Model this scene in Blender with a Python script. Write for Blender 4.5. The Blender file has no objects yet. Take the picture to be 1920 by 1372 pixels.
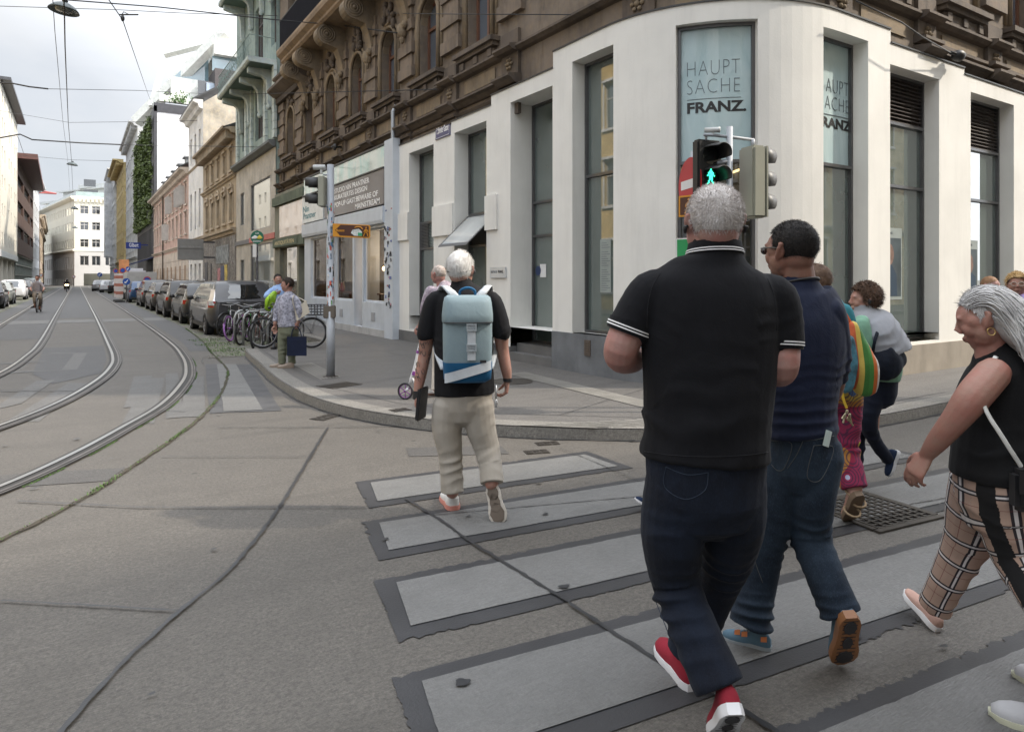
import bpy, bmesh, math, random
import numpy as np
from mathutils import Vector, Matrix, Euler
random.seed(7); RNG=np.random.default_rng(7)
SC=bpy.context.scene; COL=SC.collection
# ---------------- camera ----------------
FPX=1275.0; HZ=524.0; EYE=1.58; TH=math.atan(817/1275); S_,C_=math.sin(TH),math.cos(TH)
cam=bpy.data.cameras.new('camera'); cam.sensor_width=36; cam.lens=FPX/1920*36; cam.shift_y=-(686-HZ)/1920
cam.clip_start=.05; cam.clip_end=3000
cam.dof.use_dof=False
co=bpy.data.objects.new('camera',cam); COL.objects.link(co); co.location=(0,0,EYE); co.rotation_euler=(math.pi/2,0,-TH); SC.camera=co
# ---------------- sky and sun ----------------
SUN_EL=math.radians(42); SUN_AZ=math.radians(123)   # azimuth clockwise from +Y
w=bpy.data.worlds.new('World'); SC.world=w; w.use_nodes=True
nt=w.node_tree; N=nt.nodes; L=nt.links; N.clear()
out=N.new('ShaderNodeOutputWorld'); bg=N.new('ShaderNodeBackground'); L.new(bg.outputs[0],out.inputs[0])
sky=N.new('ShaderNodeTexSky'); sky.sky_type='NISHITA'; sky.sun_disc=False; sky.sun_elevation=SUN_EL; sky.sun_rotation=SUN_AZ
sky.air_density=1.2; sky.dust_density=2.5
tc=N.new('ShaderNodeTexCoord'); mp=N.new('ShaderNodeMapping'); mp.inputs['Scale'].default_value=(1.6,1.6,3.4); L.new(tc.outputs['Generated'],mp.inputs[0])
n1=N.new('ShaderNodeTexNoise'); n1.inputs['Scale'].default_value=1.5; n1.inputs['Detail'].default_value=8; n1.inputs['Roughness'].default_value=.55; L.new(mp.outputs[0],n1.inputs['Vector'])
cr=N.new('ShaderNodeValToRGB'); cr.color_ramp.elements[0].position=.26; cr.color_ramp.elements[0].color=(.72,.72,.72,1); cr.color_ramp.elements[1].position=.56; L.new(n1.outputs[0],cr.inputs[0])
n2=N.new('ShaderNodeTexNoise'); n2.inputs['Scale'].default_value=3.2; n2.inputs['Detail'].default_value=6; L.new(mp.outputs[0],n2.inputs['Vector'])
cr2=N.new('ShaderNodeValToRGB'); cr2.color_ramp.elements[0].position=.3; cr2.color_ramp.elements[0].color=(6.1,6.5,7.1,1); cr2.color_ramp.elements[1].position=.7; cr2.color_ramp.elements[1].color=(7.3,7.5,7.8,1); L.new(n2.outputs[0],cr2.inputs[0])
mx=N.new('ShaderNodeMix'); mx.data_type='RGBA'; L.new(cr.outputs[0],mx.inputs[0]); L.new(sky.outputs[0],mx.inputs[6]); L.new(cr2.outputs[0],mx.inputs[7])
dt=N.new('ShaderNodeVectorMath'); dt.operation='DOT_PRODUCT'; L.new(tc.outputs['Generated'],dt.inputs[0]); dt.inputs[1].default_value=(math.sin(SUN_AZ)*.6,math.cos(SUN_AZ)*.6,.8)
mr=N.new('ShaderNodeMapRange'); mr.inputs[1].default_value=-.12; mr.inputs[2].default_value=.8; mr.inputs[3].default_value=.53; mr.inputs[4].default_value=2.2; L.new(dt.outputs['Value'],mr.inputs[0])
ml=N.new('ShaderNodeVectorMath'); ml.operation='SCALE'; L.new(mx.outputs[2],ml.inputs[0]); L.new(mr.outputs[0],ml.inputs[3])
L.new(ml.outputs[0],bg.inputs[0]); bg.inputs[1].default_value=.15
sd=bpy.data.lights.new('sun','SUN'); sd.energy=3.2; sd.angle=math.radians(1.6); sd.color=(1,.90,.76)
so=bpy.data.objects.new('sun',sd); COL.objects.link(so)
sdir=Vector((math.sin(SUN_AZ)*math.cos(SUN_EL),math.cos(SUN_AZ)*math.cos(SUN_EL),math.sin(SUN_EL)))
so.rotation_euler=sdir.to_track_quat('Z','Y').to_euler(); so.location=(0,0,60)
vs=SC.view_settings; vs.view_transform='Standard'; vs.look='None'; vs.gamma=1; vs.use_curve_mapping=False; vs.exposure=.62
SC.cycles.max_bounces=6; SC.cycles.diffuse_bounces=3; SC.cycles.glossy_bounces=3; SC.cycles.transparent_max_bounces=12
SC.cycles.caustics_reflective=False; SC.cycles.caustics_refractive=False
SC.cycles.use_denoising=True
# ---------------- measuring helpers: photo pixel + a real plane -> point in the place ----------------
def at(px,py,d):
    l=(px-960)/FPX*d; return Vector((d*S_+l*C_, d*C_-l*S_, EYE-(py-HZ)/FPX*d))
def gnd(px,py,z=0.0): return at(px,py,(EYE-z)*FPX/(py-HZ))
def onX(px,py,X): return at(px,py,X/(S_+(px-960)/FPX*C_))
def onY(px,py,Y): return at(px,py,Y/(C_-(px-960)/FPX*S_))
def yX(px,X): return onX(px,0,X).y
def xY(px,Y): return onY(px,0,Y).x
CR=Vector((C_,-S_,0)); CF=Vector((S_,C_,0)); UP=Vector((0,0,1))
# ---------------- materials ----------------
MATS={}
def rgb(h):
    if isinstance(h,str):
        h=h.lstrip('#'); v=[int(h[i:i+2],16)/255 for i in (0,2,4)]
        return tuple(c/12.92 if c<.04045 else ((c+.055)/1.055)**2.4 for c in v)
    return h
def newmat(name):
    m=bpy.data.materials.new(name); m.use_nodes=True; nt=m.node_tree
    return m,nt,nt.nodes,nt.links,nt.nodes['Principled BSDF']
def nd(N,t,**k):
    n=N.new('ShaderNode'+t)
    for a,b in k.items():
        if a[0]=='_': setattr(n,a[1:],b)
        else: n.inputs[a.replace('_',' ')].default_value=b
    return n
def mix(N,L,fac,a,b,mode='MIX'):
    n=N.new('ShaderNodeMix'); n.data_type='RGBA'; n.blend_type=mode
    for i,v in ((0,fac),(6,a),(7,b)):
        if hasattr(v,'links') or hasattr(v,'is_linked'): L.new(v,n.inputs[i])
        else: n.inputs[i].default_value=v if i==0 else (v[0],v[1],v[2],1)
    return n.outputs[2]
def ramp(N,L,src,pts):
    r=N.new('ShaderNodeValToRGB'); e=r.color_ramp.elements
    while len(e)<len(pts): e.new(.5)
    for i,(p,c) in enumerate(pts):
        e[i].position=p; e[i].color=(c,c,c,1) if isinstance(c,(int,float)) else (c[0],c[1],c[2],1)
    L.new(src,r.inputs[0]); return r.outputs[0]
def math_(N,L,op,a,b=0.0):
    n=N.new('ShaderNodeMath'); n.operation=op
    for i,v in ((0,a),(1,b)):
        if hasattr(v,'is_linked'): L.new(v,n.inputs[i])
        else: n.inputs[i].default_value=v
    return n.outputs[0]
def coords(N,L,scale=(1,1,1),kind='Object',rot=(0,0,0),loc=(0,0,0)):
    tc=N.new('ShaderNodeTexCoord'); mp=N.new('ShaderNodeMapping'); mp.inputs['Scale'].default_value=scale; mp.inputs['Rotation'].default_value=rot; mp.inputs['Location'].default_value=loc
    L.new(tc.outputs[kind],mp.inputs[0]); return mp.outputs[0]
def noise(N,L,vec,scale,detail=5,rough=.55,dist=0):
    n=nd(N,'TexNoise',Scale=scale,Detail=detail,Roughness=rough,Distortion=dist); L.new(vec,n.inputs['Vector']); return n.outputs[0]
def bump(N,L,b,h,strength=.2,dist=.01,prev=None):
    n=nd(N,'Bump',Strength=strength,Distance=dist); L.new(h,n.inputs['Height'])
    if prev is not None: L.new(prev,n.inputs['Normal'])
    if b is not None: L.new(n.outputs[0],b.inputs['Normal'])
    return n.outputs[0]
def mat(name,c,rough=.6,metal=0,var=.12,vs=3,bmp=.15,bs=60,dist=.004,coat=0,spec=.5,stain=0,sscale=(1,1,.25),emit=0):
    if name in MATS: return MATS[name]
    m,nt,N,L,b=newmat(name); c=rgb(c); v=coords(N,L)
    n=noise(N,L,v,vs,6); lo=tuple(x*(1-var) for x in c); hi=tuple(min(1,x*(1+var)) for x in c)
    col=mix(N,L,ramp(N,L,n,[(.3,0),(.7,1)]),lo,hi)
    if stain:
        v2=coords(N,L,sscale); n2=noise(N,L,v2,2.1,8,.7)
        col=mix(N,L,ramp(N,L,n2,[(.5,0),(.75,stain)]),col,tuple(x*.35 for x in c))
    L.new(col,b.inputs['Base Color']); b.inputs['Roughness'].default_value=rough; b.inputs['Metallic'].default_value=metal
    b.inputs['Coat Weight'].default_value=coat; b.inputs['Coat Roughness'].default_value=.04; b.inputs['Specular IOR Level'].default_value=spec
    if bmp: bump(N,L,b,noise(N,L,v,bs,4),bmp,dist)
    if emit: b.inputs['Emission Color'].default_value=(*c,1); b.inputs['Emission Strength'].default_value=emit
    MATS[name]=m; return m
def glassy(name,c,refl=1.5,rough=.02,var=.15,wav=.02):
    if name in MATS: return MATS[name]
    m,nt,N,L,b=newmat(name); c=rgb(c); v=coords(N,L)
    col=mix(N,L,ramp(N,L,noise(N,L,v,.8,3),[(.35,0),(.65,1)]),tuple(x*(1-var) for x in c),tuple(x*(1+var) for x in c))
    L.new(col,b.inputs['Base Color']); b.inputs['Roughness'].default_value=rough; b.inputs['IOR'].default_value=refl
    bump(N,L,b,noise(N,L,v,.7,2),wav,.05); b.inputs['Coat Weight'].default_value=.6; b.inputs['Coat Roughness'].default_value=0.0
    MATS[name]=m; return m
def clearglass(name,tint=(.9,.95,.93),refl=.16):
    if name in MATS: return MATS[name]
    m,nt,N,L,b=newmat(name); N.remove(b); o=N['Material Output']
    t=N.new('ShaderNodeBsdfTransparent'); t.inputs[0].default_value=(*tint,1); g=N.new('ShaderNodeBsdfGlossy'); g.inputs['Roughness'].default_value=.01
    lw=nd(N,'LayerWeight',Blend=.22); f=math_(N,L,'ADD',lw.outputs['Fresnel'],refl); f=math_(N,L,'MINIMUM',f,.9)
    s=N.new('ShaderNodeMixShader'); L.new(f,s.inputs[0]); L.new(t.outputs[0],s.inputs[1]); L.new(g.outputs[0],s.inputs[2]); L.new(s.outputs[0],o.inputs[0])
    MATS[name]=m; return m
# ---------------- mesh collecting ----------------
class MB:
    def __init__(s): s.v=[]; s.f=[]; s.m=[]; s.mi=0
    def add(s,vs,fs):
        o=len(s.v); s.v.extend([tuple(v) for v in vs]); s.f.extend([tuple(i+o for i in f) for f in fs]); s.m.extend([s.mi]*len(fs)); return s
    def box(s,x0,x1,y0,y1,z0,z1,T=None,bev=0):
        if x0>x1:x0,x1=x1,x0
        if y0>y1:y0,y1=y1,y0
        if z0>z1:z0,z1=z1,z0
        b=min(bev,(x1-x0)*.45,(y1-y0)*.45,(z1-z0)*.45)
        if b>0:
            vs=[];fs=[]
            bm=bmesh.new(); bmesh.ops.create_cube(bm,size=1,matrix=Matrix.Translation(((x0+x1)/2,(y0+y1)/2,(z0+z1)/2))@Matrix.Diagonal((x1-x0,y1-y0,z1-z0,1)))
            bmesh.ops.bevel(bm,geom=list(bm.edges),offset=b,segments=2,affect='EDGES'); bm.verts.index_update()
            vs=[v.co.copy() for v in bm.verts]; fs=[[v.index for v in f.verts] for f in bm.faces]; bm.free()
        else:
            vs=[(x,y,z) for z in (z0,z1) for y in (y0,y1) for x in (x0,x1)]
            fs=[(0,2,3,1),(4,5,7,6),(0,1,5,4),(2,6,7,3),(0,4,6,2),(1,3,7,5)]
        if T is not None: vs=[(T(*v) if callable(T) else T@Vector(v)) for v in vs]
        return s.add(vs,fs)
    def rings(s,rs,cap=True,close=False):
        n=len(rs[0]); vs=[p for r in rs for p in r]; fs=[]
        R=len(rs)
        for i in range(R if close else R-1):
            a=i*n; b=((i+1)%R)*n
            for j in range(n):
                k=(j+1)%n; fs.append((a+j,a+k,b+k,b+j))
        if cap and not close: fs.append(tuple(range(n))[::-1]); fs.append(tuple(range((R-1)*n,R*n)))
        return s.add(vs,fs)
    def tube(s,pts,r,n=10,cap=True,close=False,side=None,dome=False):
        pts=[Vector(p) for p in pts]
        if not isinstance(r,(list,tuple)): r=[r]*len(pts)
        r=[(q,q) if not isinstance(q,(list,tuple)) else q for q in r]
        rs=[];prev=None; m=len(pts)
        for i,p in enumerate(pts):
            if close: t=pts[(i+1)%m]-pts[i-1]
            else: t=pts[min(i+1,m-1)]-pts[max(i-1,0)]
            if t.length<1e-9: t=Vector((0,0,1))
            t.normalize()
            if side is not None: u=side-t*side.dot(t); u=u.normalized() if u.length>1e-4 else t.orthogonal().normalized()
            elif prev is None: u=t.orthogonal().normalized()
            else: u=prev-t*prev.dot(t); u=u.normalized() if u.length>1e-5 else t.orthogonal().normalized()
            prev=u; v=t.cross(u)
            rs.append([p+u*math.cos(2*math.pi*j/n)*r[i][0]+v*math.sin(2*math.pi*j/n)*r[i][1] for j in range(n)])
        return s.rings(rs,cap,close)
    def cyl(s,a,b,r,n=16,r2=None): return s.tube([a,b],[r,r if r2 is None else r2],n)
    def lathe(s,prof,c=(0,0,0),n=20,axis='Z',cap=True):
        rs=[]
        for (r,h) in prof:
            ring=[]
            for j in range(n):
                a=2*math.pi*j/n; x,y=r*math.cos(a),r*math.sin(a)
                p={'Z':(x,y,h),'X':(h,x,y),'Y':(y,h,x)}[axis]; ring.append((p[0]+c[0],p[1]+c[1],p[2]+c[2]))
            rs.append(ring)
        return s.rings(rs,cap)
    def ell(s,c,r,M=None,n=16,m=10):
        rs=[]
        for i in range(m+1):
            t=math.pi*(i/m); t=min(max(t,.02),math.pi-.02)
            ring=[]
            for j in range(n):
                a=2*math.pi*j/n; p=Vector((r[0]*math.sin(t)*math.cos(a),r[1]*math.sin(t)*math.sin(a),-r[2]*math.cos(t)))
                if M is not None: p=M@p
                ring.append(p+Vector(c))
            rs.append(ring)
        return s.rings(rs)
    def prism(s,poly,z0,z1,T=None):   # poly of (x,y) extruded in z; T maps (x,y,z)
        n=len(poly); f=(lambda x,y,z:(x,y,z)) if T is None else T
        vs=[f(x,y,z0) for x,y in poly]+[f(x,y,z1) for x,y in poly]
        fs=[tuple(range(n))[::-1],tuple(range(n,2*n))]+[(i,(i+1)%n,n+(i+1)%n,n+i) for i in range(n)]
        return s.add(vs,fs)
    def quad(s,a,b,c,d): return s.add([a,b,c,d],[(0,1,2,3)])
    def build(s,name,mats,parent=None,smooth=False,origin=None,auto=None):
        if not s.v: return None
        me=bpy.data.meshes.new(name); 
        v=np.array([tuple(p) for p in s.v],dtype=float)
        root=parent
        while root is not None and root.parent is not None: root=root.parent
        if root is not None: off=np.array(root.location)
        elif origin is not None: off=np.array(origin,dtype=float)
        else: off=np.array([(v[:,0].min()+v[:,0].max())/2,(v[:,1].min()+v[:,1].max())/2,v[:,2].min()])
        v=v-off; me.from_pydata([tuple(p) for p in v],[],s.f)
        if not isinstance(mats,(list,tuple)): mats=[mats]
        for m in mats: me.materials.append(m)
        if len(mats)>1: me.polygons.foreach_set('material_index',s.m)
        me.update()
        if smooth or auto:
            me.polygons.foreach_set('use_smooth',[True]*len(me.polygons))
            if auto: 
                try: me.set_sharp_from_angle(angle=math.radians(auto))
                except Exception: pass
        o=bpy.data.objects.new(name,me); COL.objects.link(o)
        if parent is not None: o.parent=parent
        else: o.location=Vector(off)
        return o
def tag(o,label=None,cat=None,group=None,kind=None):
    if label: o['label']=label
    if cat: o['category']=cat
    if group: o['group']=group
    if kind: o['kind']=kind
    return o
def thing(name,label,cat,loc=(0,0,0),group=None):
    o=bpy.data.objects.new(name,None); COL.objects.link(o); o.location=loc; o.empty_display_size=.2
    return tag(o,label,cat,group)
def struct(o): o['kind']='structure'; return o
def copytree(o,parent=None):
    c=o.copy(); COL.objects.link(c)
    if parent is not None: c.parent=parent
    for ch in list(o.children): copytree(ch,c)
    return c
def fixnormals(o):
    bm=bmesh.new(); bm.from_mesh(o.data); bmesh.ops.recalc_face_normals(bm,faces=bm.faces); bm.to_mesh(o.data); bm.free(); return o
FONTS={}
def text(s,w,h,T,m,parent,name='lettering',offset=0,ext=.002,sp=1,fit=True,label=None):
    """lettering fitted in a w x h box; T maps (x,y,z) of the box to the place"""
    cu=bpy.data.curves.new('t','FONT'); cu.body=s; cu.size=1; cu.offset=offset; cu.extrude=ext; cu.space_character=sp; cu.resolution_u=3; cu.space_line=.95
    o=bpy.data.objects.new('t',cu); COL.objects.link(o); bpy.context.view_layer.update()
    dg=bpy.context.evaluated_depsgraph_get(); me=bpy.data.meshes.new_from_object(o.evaluated_get(dg)); 
    v=np.array([tuple(q.co) for q in me.vertices]); f=[tuple(p.vertices) for p in me.polygons]
    bpy.data.objects.remove(o); bpy.data.curves.remove(cu); bpy.data.meshes.remove(me)
    x0,x1,y0,y1=v[:,0].min(),v[:,0].max(),v[:,1].min(),v[:,1].max()
    sx=w/(x1-x0) if w else h/(y1-y0); sy=h/(y1-y0) if h else sx
    if not h and w: sy=sx
    mb=MB(); mb.add([T((p[0]-x0)*sx,(p[1]-y0)*sy,p[2]*1.0) for p in v],f)
    ob=mb.build(name,m,parent); 
    if label: ob['label']=label
    return ob
def vnoise(p,s=1.0,seed=0):  # cheap smooth pseudo noise in [-1,1]
    rs=np.random.default_rng(seed); a=0
    for k in range(5):
        d=rs.normal(size=3)*s*(1.35**k); a=a+np.sin(p@d+rs.uniform(0,6.28))/(1.2**k)
    return a/3.2
def smoothstep(x): x=np.clip(x,0,1); return x*x*(3-2*x)
# ---------------- ground ----------------
def concrete(name,c,stria=(0,0,0),grain=1.0):
    m,nt,N,L,b=newmat(name); c=rgb(c); v=coords(N,L)
    n=noise(N,L,v,.5,8,.6); n2=noise(N,L,v,38,3,.7); n3=noise(N,L,v,140,2,.6)
    vs_=coords(N,L,(22,160,1),rot=(0,0,stria[2])); st=noise(N,L,vs_,1,3,.5)
    col=mix(N,L,ramp(N,L,n,[(.3,0),(.7,1)]),tuple(x*.80 for x in c),tuple(x*1.13 for x in c))
    n4=noise(N,L,v,75,3,.75); col=mix(N,L,ramp(N,L,n2,[(.42,.0),(.66,.6*grain)]),col,tuple(x*1.6 for x in c)); col=mix(N,L,ramp(N,L,n2,[(.34,.6*grain),(.5,0)]),col,tuple(x*.55 for x in c)); col=mix(N,L,ramp(N,L,n4,[(.38,.55*grain),(.5,0)]),col,tuple(x*.5 for x in c)); col=mix(N,L,ramp(N,L,n4,[(.55,0),(.66,.5*grain)]),col,tuple(x*1.9 for x in c)); col=mix(N,L,ramp(N,L,noise(N,L,v,5,6,.65),[(.4,.0),(.68,.4)]),col,tuple(x*.66 for x in c)); col=mix(N,L,ramp(N,L,st,[(.35,.32),(.6,0)]),col,tuple(x*.6 for x in c))
    col=mix(N,L,ramp(N,L,n3,[(.62,0),(.70,.55*grain)]),col,tuple(min(1,x*2.0) for x in c))
    col=mix(N,L,ramp(N,L,n3,[(.27,.5*grain),(.36,0)]),col,tuple(x*.5 for x in c))
    vo=nd(N,'TexVoronoi',Scale=1.15); L.new(v,vo.inputs['Vector'])
    # old tyre marks and oil stains
    sv=coords(N,L,(.22,2.4,1),rot=(0,0,.15)); s=noise(N,L,sv,1.3,7,.65)
    col=mix(N,L,ramp(N,L,s,[(.5,0),(.7,.42)]),col,tuple(x*.5 for x in c))
    col=mix(N,L,ramp(N,L,vo.outputs['Distance'],[(.02,.7),(.035,0)]),col,tuple(x*.25 for x in c))
    L.new(col,b.inputs['Base Color']); b.inputs['Roughness'].default_value=.62; b.inputs['Specular IOR Level'].default_value=.55
    h=math_(N,L,'ADD',math_(N,L,'MULTIPLY',st,1.0),n2); bump(N,L,b,h,.6,.008)
    MATS[name]=m; return m
CONC=concrete('road concrete',(.099,.090,.079),(0,0,.9)); CONC2=concrete('road concrete cool',(.074,.070,.066),(0,0,.15))
ASPH=concrete('street asphalt',(.074,.074,.076)); WALK=concrete('pavement asphalt',(.118,.111,.104)); KERB=concrete('kerb granite',(.19,.18,.163))
PALE=concrete('worn crossing paint',(.150,.149,.145),(0,0,.45),.3); DARK=mat('crossing surround tar',(.036,.036,.039),.5,var=.25,vs=2,bmp=.4,bs=90); SEAM=mat('joint tar',(.03,.031,.034),.4,var=.3,bmp=.3)
PALE2=concrete('concrete patch pale',(.112,.110,.107)); TARG=mat('joint tar soft',(.06,.06,.063),.6,var=.3)
def rag(poly,amp=.012,step=.03,seed=1):
    r=random.Random(seed); out=[]
    for i in range(len(poly)):
        a=Vector(poly[i][:2]); b=Vector(poly[(i+1)%len(poly)][:2]); n=max(1,int((b-a).length/step)); d=(b-a).normalized(); nn=Vector((-d.y,d.x)); o=0; bu=0
        for k in range(n):
            if r.random()<.05: bu=0 if bu else r.uniform(.8,2.8)
            o=r.uniform(-1,.35)*amp*bu+r.uniform(-1,1)*amp*.08
            if k==0:o=0
            out.append(tuple(a+(b-a)*(k/n)+nn*o))
    return out
def sheet(mb,poly,z): 
    mb.add([(p[0],p[1],z) for p in poly],[tuple(range(len(poly)))])
def sheetobj(name,polys,z,m,kind=True):
    mb=MB()
    for p in polys: sheet(mb,p,z)
    o=mb.build(name,m)
    bm=bmesh.new(); bm.from_mesh(o.data); bmesh.ops.triangulate(bm,faces=bm.faces)
    for f in bm.faces:
        f.normal_update()
        if f.normal.z<0: f.normal_flip()
    bm.to_mesh(o.data); bm.free()
    if kind: struct(o)
    return o
def smooth(pts,n=8):
    pts=[Vector(p) for p in pts]; out=[]
    for i in range(len(pts)-1):
        p0=pts[max(i-1,0)];p1=pts[i];p2=pts[i+1];p3=pts[min(i+2,len(pts)-1)]
        for k in range(n):
            t=k/n; out.append(.5*((2*p1)+(p2-p0)*t+(2*p0-5*p1+4*p2-p3)*t*t+(3*p1-p0-3*p2+p3)*t**3))
    out.append(pts[-1]); return out
def ribbon(mb,path,o0,o1,z,z2=None,jit=0,seed=0):
    r=random.Random(seed); path=[Vector((p[0],p[1])) for p in path]; vs=[]
    for i,p in enumerate(path):
        t=(path[min(i+1,len(path)-1)]-path[max(i-1,0)]).normalized(); n=Vector((t.y,-t.x))
        a=p+n*(o0+r.uniform(-jit,jit)); b=p+n*(o1+r.uniform(-jit,jit)); vs+=[(a.x,a.y,z),(b.x,b.y,z if z2 is None else z2)]
    mb.add(vs,[(2*i,2*i+1,2*i+3,2*i+2) for i in range(len(path)-1)])
struct(sheetobj('ground',[[(-1500,-1500),(1500,-1500),(1500,1500),(-1500,1500)]],-.03,ASPH))
struct(sheetobj('road',[[(-60,-40),(60,-40),(60,5.9),(5.5,5.9),(5.3,16),(5.3,200),(-5.6,200),(-5.6,16),(-60,16)]],0,CONC))
# darker asphalt fields of the far roadway
r1=smooth([(.72,170,0),(.72,100,0),(.72,70,0),(.72,50,0),(.72,33.7,0),(.69,20.2,0),(.66,16,0),(.54,14.07,0),(.29,12.34,0),(-.15,10.45,0),(-.70,9.0,0),(-1.45,7.75,0),(-2.5,6.6,0),(-3.9,5.5,0),(-6,4.4,0),(-10,3.2,0)],8)
r2=smooth([(2.12,170,0),(2.12,100,0),(2.12,70,0),(2.11,50,0),(2.1,33.7,0),(2.02,20,0),(1.86,15.4,0),(1.6,12.65,0),(1.28,10.91,0),(.90,9.45,0),(.46,8.32,0),(-.02,7.2,0),(-.52,6.3,0),(-1.3,5.3,0),(-2.3,4.3,0),(-3.7,3.3,0),(-6,2.2,0)],8)
rl=smooth([(-.74,170,0),(-.74,100,0),(-.74,70,0),(-.74,50,0),(-.74,34.6,0),(-.74,21.1,0),(-.85,16.9,0),(-1.08,14.0,0),(-1.6,11.5,0),(-2.5,9.3,0),(-4,7.3,0),(-7,5.2,0)],8)
rll=smooth([(-2.17,170,0),(-2.17,100,0),(-2.17,70,0),(-2.17,50,0),(-2.17,35,0),(-2.19,25,0),(-2.35,19,0),(-2.7,15.5,0),(-3.5,12,0),(-5,9.6,0),(-8,7.4,0)],8)
gp=smooth([(2.95,24,0),(2.72,19,0),(2.46,16.0,0),(2.25,12.97,0),(2.0,11.45,0),(1.61,9.8,0),(1.23,8.56,0),(.84,7.54,0),(.41,6.56,0),(.02,5.74,0),(-.39,5.12,0),(-1.1,4.3,0),(-2.2,3.3,0)],10)
sheetobj('asphalt_lane',[[(2.35,165),(2.3,33),(2.25,19),(2.1,16.4),(2.5,16.3),(2.75,19),(3.05,24),(3.0,165)],[(-5.5,165),(-5.5,9),(-2.4,18.5),(-2.3,165)],[(-.62,19.0),(-.62,13.9),(-.3,12.4),(.35,13.4),(.5,15.5),(.55,19.0)],[(-.6,165),(-.6,33),(.6,33),(.6,165)],[(-2.05,165),(-2.05,22),(-.85,22),(-.85,165)]],.004,ASPH)
sheetobj('concrete_band',[[(-5.4,31.8),(-5.4,29.6),(-.85,29.6),(-.85,31.8)],[(-.62,31.6),(-.62,29.6),(.6,29.5),(.6,31.5)],[(.84,31.5),(.84,29.4),(1.95,29.4),(1.95,31.5)],[(2.3,31.5),(2.2,29.4),(2.98,29.4),(3.0,31.5)]],.008,PALE)
# old marking outlines in the rail area
mb=MB()
for pl,w in (([(-1.6,15.9),(-.5,15.9)],.1),([(-.45,17.6),(.08,17.2),(-.1,14.2),(-.95,14.3)],.12),([(-.4,12.9),(-.7,10.7),(-1.5,9.6)],.12),([(.92,12.6),(.62,9.6)],.13),([(1.35,12.7),(.95,8.6)],.09)):
    ribbon(mb,pl,-w,w,.006)
struct(mb.build('old_lane_marking',PALE2))
# cobbled parking strip
def cobble():
    m,nt,N,L,b=newmat('mossy cobbles'); v=coords(N,L)
    vo=nd(N,'TexVoronoi',Scale=8.5,Randomness=.55); L.new(v,vo.inputs['Vector']); ve=nd(N,'TexVoronoi',Scale=8.5,Randomness=.55,_feature='DISTANCE_TO_EDGE'); L.new(v,ve.inputs['Vector'])
    col=mix(N,L,vo.outputs['Color'],(.13,.12,.105),(.23,.215,.19)); g=noise(N,L,v,1.1,6,.7)
    edge=ramp(N,L,ve.outputs['Distance'],[(.04,1),(.12,0)]); mo=ramp(N,L,g,[(.44,0),(.56,1)])
    jc=mix(N,L,mo,(.06,.055,.045),(.07,.10,.028)); ef=math_(N,L,'MAXIMUM',edge,math_(N,L,'MULTIPLY',mo,.45))
    col=mix(N,L,ef,col,jc); L.new(col,b.inputs['Base Color']); b.inputs['Roughness'].default_value=.75
    bump(N,L,b,ramp(N,L,ve.outputs['Distance'],[(0,0),(.16,1)]),.9,.02); return m
COB=cobble()
sheetobj('parking_strip',[[(2.2,14.75),(2.46,16.0),(2.72,19),(2.98,24),(3.02,160),(5.05,160),(5.05,16.1),(2.9,14.75)],[(-5.4,160),(-5.4,12),(-3.0,16),(-3.0,160)]],.008,COB)
mb=MB()
for a,b_ in (((3.0,20.9),(3.35,20.5)),((3.05,18.7),(3.55,18.2)),((3.0,16.9),(3.5,16.5))): ribbon(mb,[a,b_],-.07,.07,.013)
struct(mb.build('bay_marking',PALE))
# pavements with kerbs
kp=smooth([(5.0,16.0,0),(3.25,15.35,0),(2.95,14.75,0),(2.72,12.5,0),(2.52,10.5,0),(2.48,8.6,0),(2.76,7.2,0),(3.46,5.98,0),(4.61,4.97,0),(5.9,4.3,0),(7.24,4.05,0),(8.73,4.03,0)],8)
kp=[Vector((5.0,160,0))]+kp+[Vector((60,4.03,0))]
def pavement(name,path,inner,side=1):
    mb=MB(); poly=[(p.x,p.y) for p in path]+inner
    if side<0: poly=poly[::-1]
    sheet(mb,poly,.118); o=mb.build(name,WALK); bm=bmesh.new(); bm.from_mesh(o.data); bmesh.ops.triangulate(bm,faces=bm.faces)
    for f in bm.faces:
        f.normal_update()
        if f.normal.z<0: f.normal_flip()
    bm.to_mesh(o.data); bm.free(); struct(o)
def kerb(name,path,w=.24,flip=1):
    mb=MB(); 
    ribbon(mb,path,0.03*flip,w*flip,.122); ribbon(mb,path,0.03*flip,0,.122,.105); ribbon(mb,path,0,-.012*flip,.105,-.01); struct(mb.build(name,KERB))
    mb=MB(); ribbon(mb,path,-.012*flip,-.045*flip,.006,jit=.012); struct(mb.build('gutter_joint',SEAM))
pavement('pavement_corner',kp,[(60,12),(8,12),(8,160)]); kerb('kerb_corner',kp,flip=-1)
lk=[Vector((-5.3,160,0)),Vector((-5.3,14,0)),Vector((-5.8,11.5,0)),Vector((-7.5,9.5,0)),Vector((-10,8.6,0)),Vector((-60,8.6,0))]
pavement('pavement_left',lk,[(-60,14),(-8,14),(-8,160)]); kerb('kerb_left',lk,flip=1)
bk=[Vector((-60,-5,0)),Vector((60,-5,0))]
pavement('pavement_behind',bk,[(60,-12),(-60,-12)]); kerb('kerb_behind',bk,flip=1)
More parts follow.
